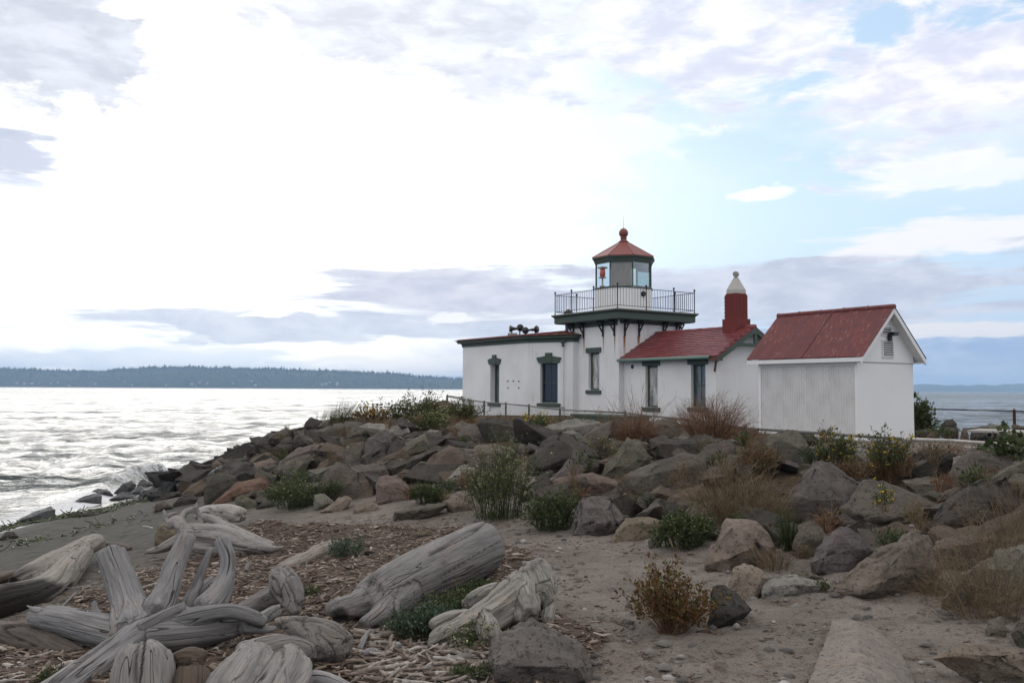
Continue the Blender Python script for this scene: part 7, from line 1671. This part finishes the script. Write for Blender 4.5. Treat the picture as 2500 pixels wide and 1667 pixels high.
plant('weed', 'little green tuft right of the knotted stump', 'weed', 757, 1458, 55, 30, None, 40, (420, .024, 'leaf', .35, .1, 1), None, ('leaf', .4, .9), .002, .6, .1, 2, base=.6)
plant('weed', 'dark green tuft at the bottom edge left of the split log', 'weed', 125, 1668, 90, 40, None, 50, (420, .02, 'leaf', .35, .1, 1), None, ('leaf', .3, .8), .0018, .6, .1, 2, base=.7)
# seaweed washed up along the beach
def kelp(label, pxs, n, wid, seed):
    r_ = np.random.default_rng(seed); pts = np.array([ground(u, v) for u, v in pxs]); seg = r_.uniform(0, len(pts) - 1.001, n); i = seg.astype(int); f = (seg - i)[:, None]
    c_ = pts[i] * (1 - f) + pts[i + 1] * f + np.stack([r_.normal(size=n) * wid, r_.normal(size=n) * wid, 0 * seg], -1); c_[:, 2] = T(c_[:, 0], c_[:, 1]) + .012
    d = r_.normal(size=(n, 3)); d[:, 2] = np.abs(d[:, 2]) * .16; ln = r_.uniform(.06, .22, n); dn = d / np.linalg.norm(d, axis=1, keepdims=True)
    t = np.linspace(0, 1, 4)[None, :, None]; pa_ = c_[:, None, :] + dn[:, None, :] * ln[:, None, None] * t + r_.normal(size=(n, 4, 3)) * np.array([.015, .015, .008]); pa_[:, 0, 2] -= .01
    V, Qd = tubes(pa_, np.full((n, 4), .011), 3); base = c_.mean(0); nb = NB(); nb.add(V, Qd, None, np.repeat(r_.random(n), 12))
    o = ob('seaweed', nb.mesh('seaweed', M['kelp'], base), None, base); tag(o, label, 'seaweed', None, 'stuff')
kelp('seaweed line', px('w', [(-40, 1285), (60, 1250), (180, 1222), (330, 1200), (400, 1190)]), 330, .14, 1)
kelp('seaweed line', px('w', [(440, 1178), (520, 1160), (600, 1168), (680, 1150), (720, 1128)]), 480, .16, 2)
kelp('seaweed line', px('w', [(820, 1105), (880, 1095), (940, 1078), (1060, 1060)]), 240, .14, 3)
kelp('seaweed line', px('d', [(0, 440), (60, 425), (110, 430), (300, 400), (600, 330), (900, 250), (1000, 235)]), 80, .3, 4)
fk = at(433, 1160, 27.0); fk[2] = .05
kw = NB(); r_ = np.random.default_rng(8); n = 70; c_ = fk + r_.normal(size=(n, 3)) * np.array([.35, .2, .02]); d = r_.normal(size=(n, 3)); d[:, 2] = np.abs(d[:, 2])
V, Tt = leaves(c_, d, r_.uniform(.1, .4, n), .25); kw.add(V, None, Tt, np.repeat(r_.random(n), 4)); tag(ob('floating_seaweed', kw.mesh('floating_seaweed', M['kelp'], fk), None, fk), 'dark clump of seaweed sticking out of the shallow water', 'seaweed')

# little dry and green sprigs in the gaps of the bank, and a few at its foot: copies of four plants
proto = []
for k, (nm, st, lf) in enumerate((('dry', ('dry', .2, .8), None), ('rusty', ('rust', .2, .8), (60, .03, 'redleaf', .4, .3, 1)), ('green', ('leaf', .3, .8), (220, .035, 'leaf', .35, .1, 1)), ('straw', ('dry', .4, 1.0), (60, .025, 'greyleaf', .4, .2, 1)))):
    o = plant('weed', 'small %s weed growing in a gap between the boulders of the bank' % nm, 'weed', 1500, 1180, 46, 34, 12.0, 34, lf, None, st, .003, .5, .15, 3, .35, seed=300 + k, wob=.10); o['group'] = 'small %s weeds between the boulders' % nm; proto.append(o)
rw = random.Random(5); k = 0
crest_n = lambda u: np.interp(u, [430, 700, 760, 1000, 1250, 1500, 1800, 2050, 2300, 2600], [24, 26, 24, 20.8, 19.2, 17, 13.6, 11.8, 10.9, 10.2]); toe_n = lambda u: np.interp(u, [430, 600, 850, 1250, 1450, 1600, 1800, 2050, 2300, 2600], [20, 14.6, 13.4, 11.6, 10.2, 9.0, 7.6, 6.9, 6.4, 6.0])
while k < 96:
    u = rw.uniform(640, 2520); Yc = rw.uniform(toe_n(u), crest_n(u) + 1.0); x = (u - CX) / F * Yc; z = Tz(x, Yc)
    src = proto[k % 4] if k >= 4 else proto[k]; s_ = rw.uniform(.7, 1.7)
    if k < 4: src.location = (x, Yc, z + .02); k += 1; continue
    c_ = src.copy(); COL.objects.link(c_); c_.location = (x, Yc, z + rw.uniform(.0, .25)); c_.rotation_euler = (0, 0, rw.uniform(0, 6.28)); c_.scale = (s_, s_, s_ * rw.uniform(.8, 1.3))
    for ch_ in src.children: d_ = ch_.copy(); COL.objects.link(d_); d_.parent = c_
    k += 1
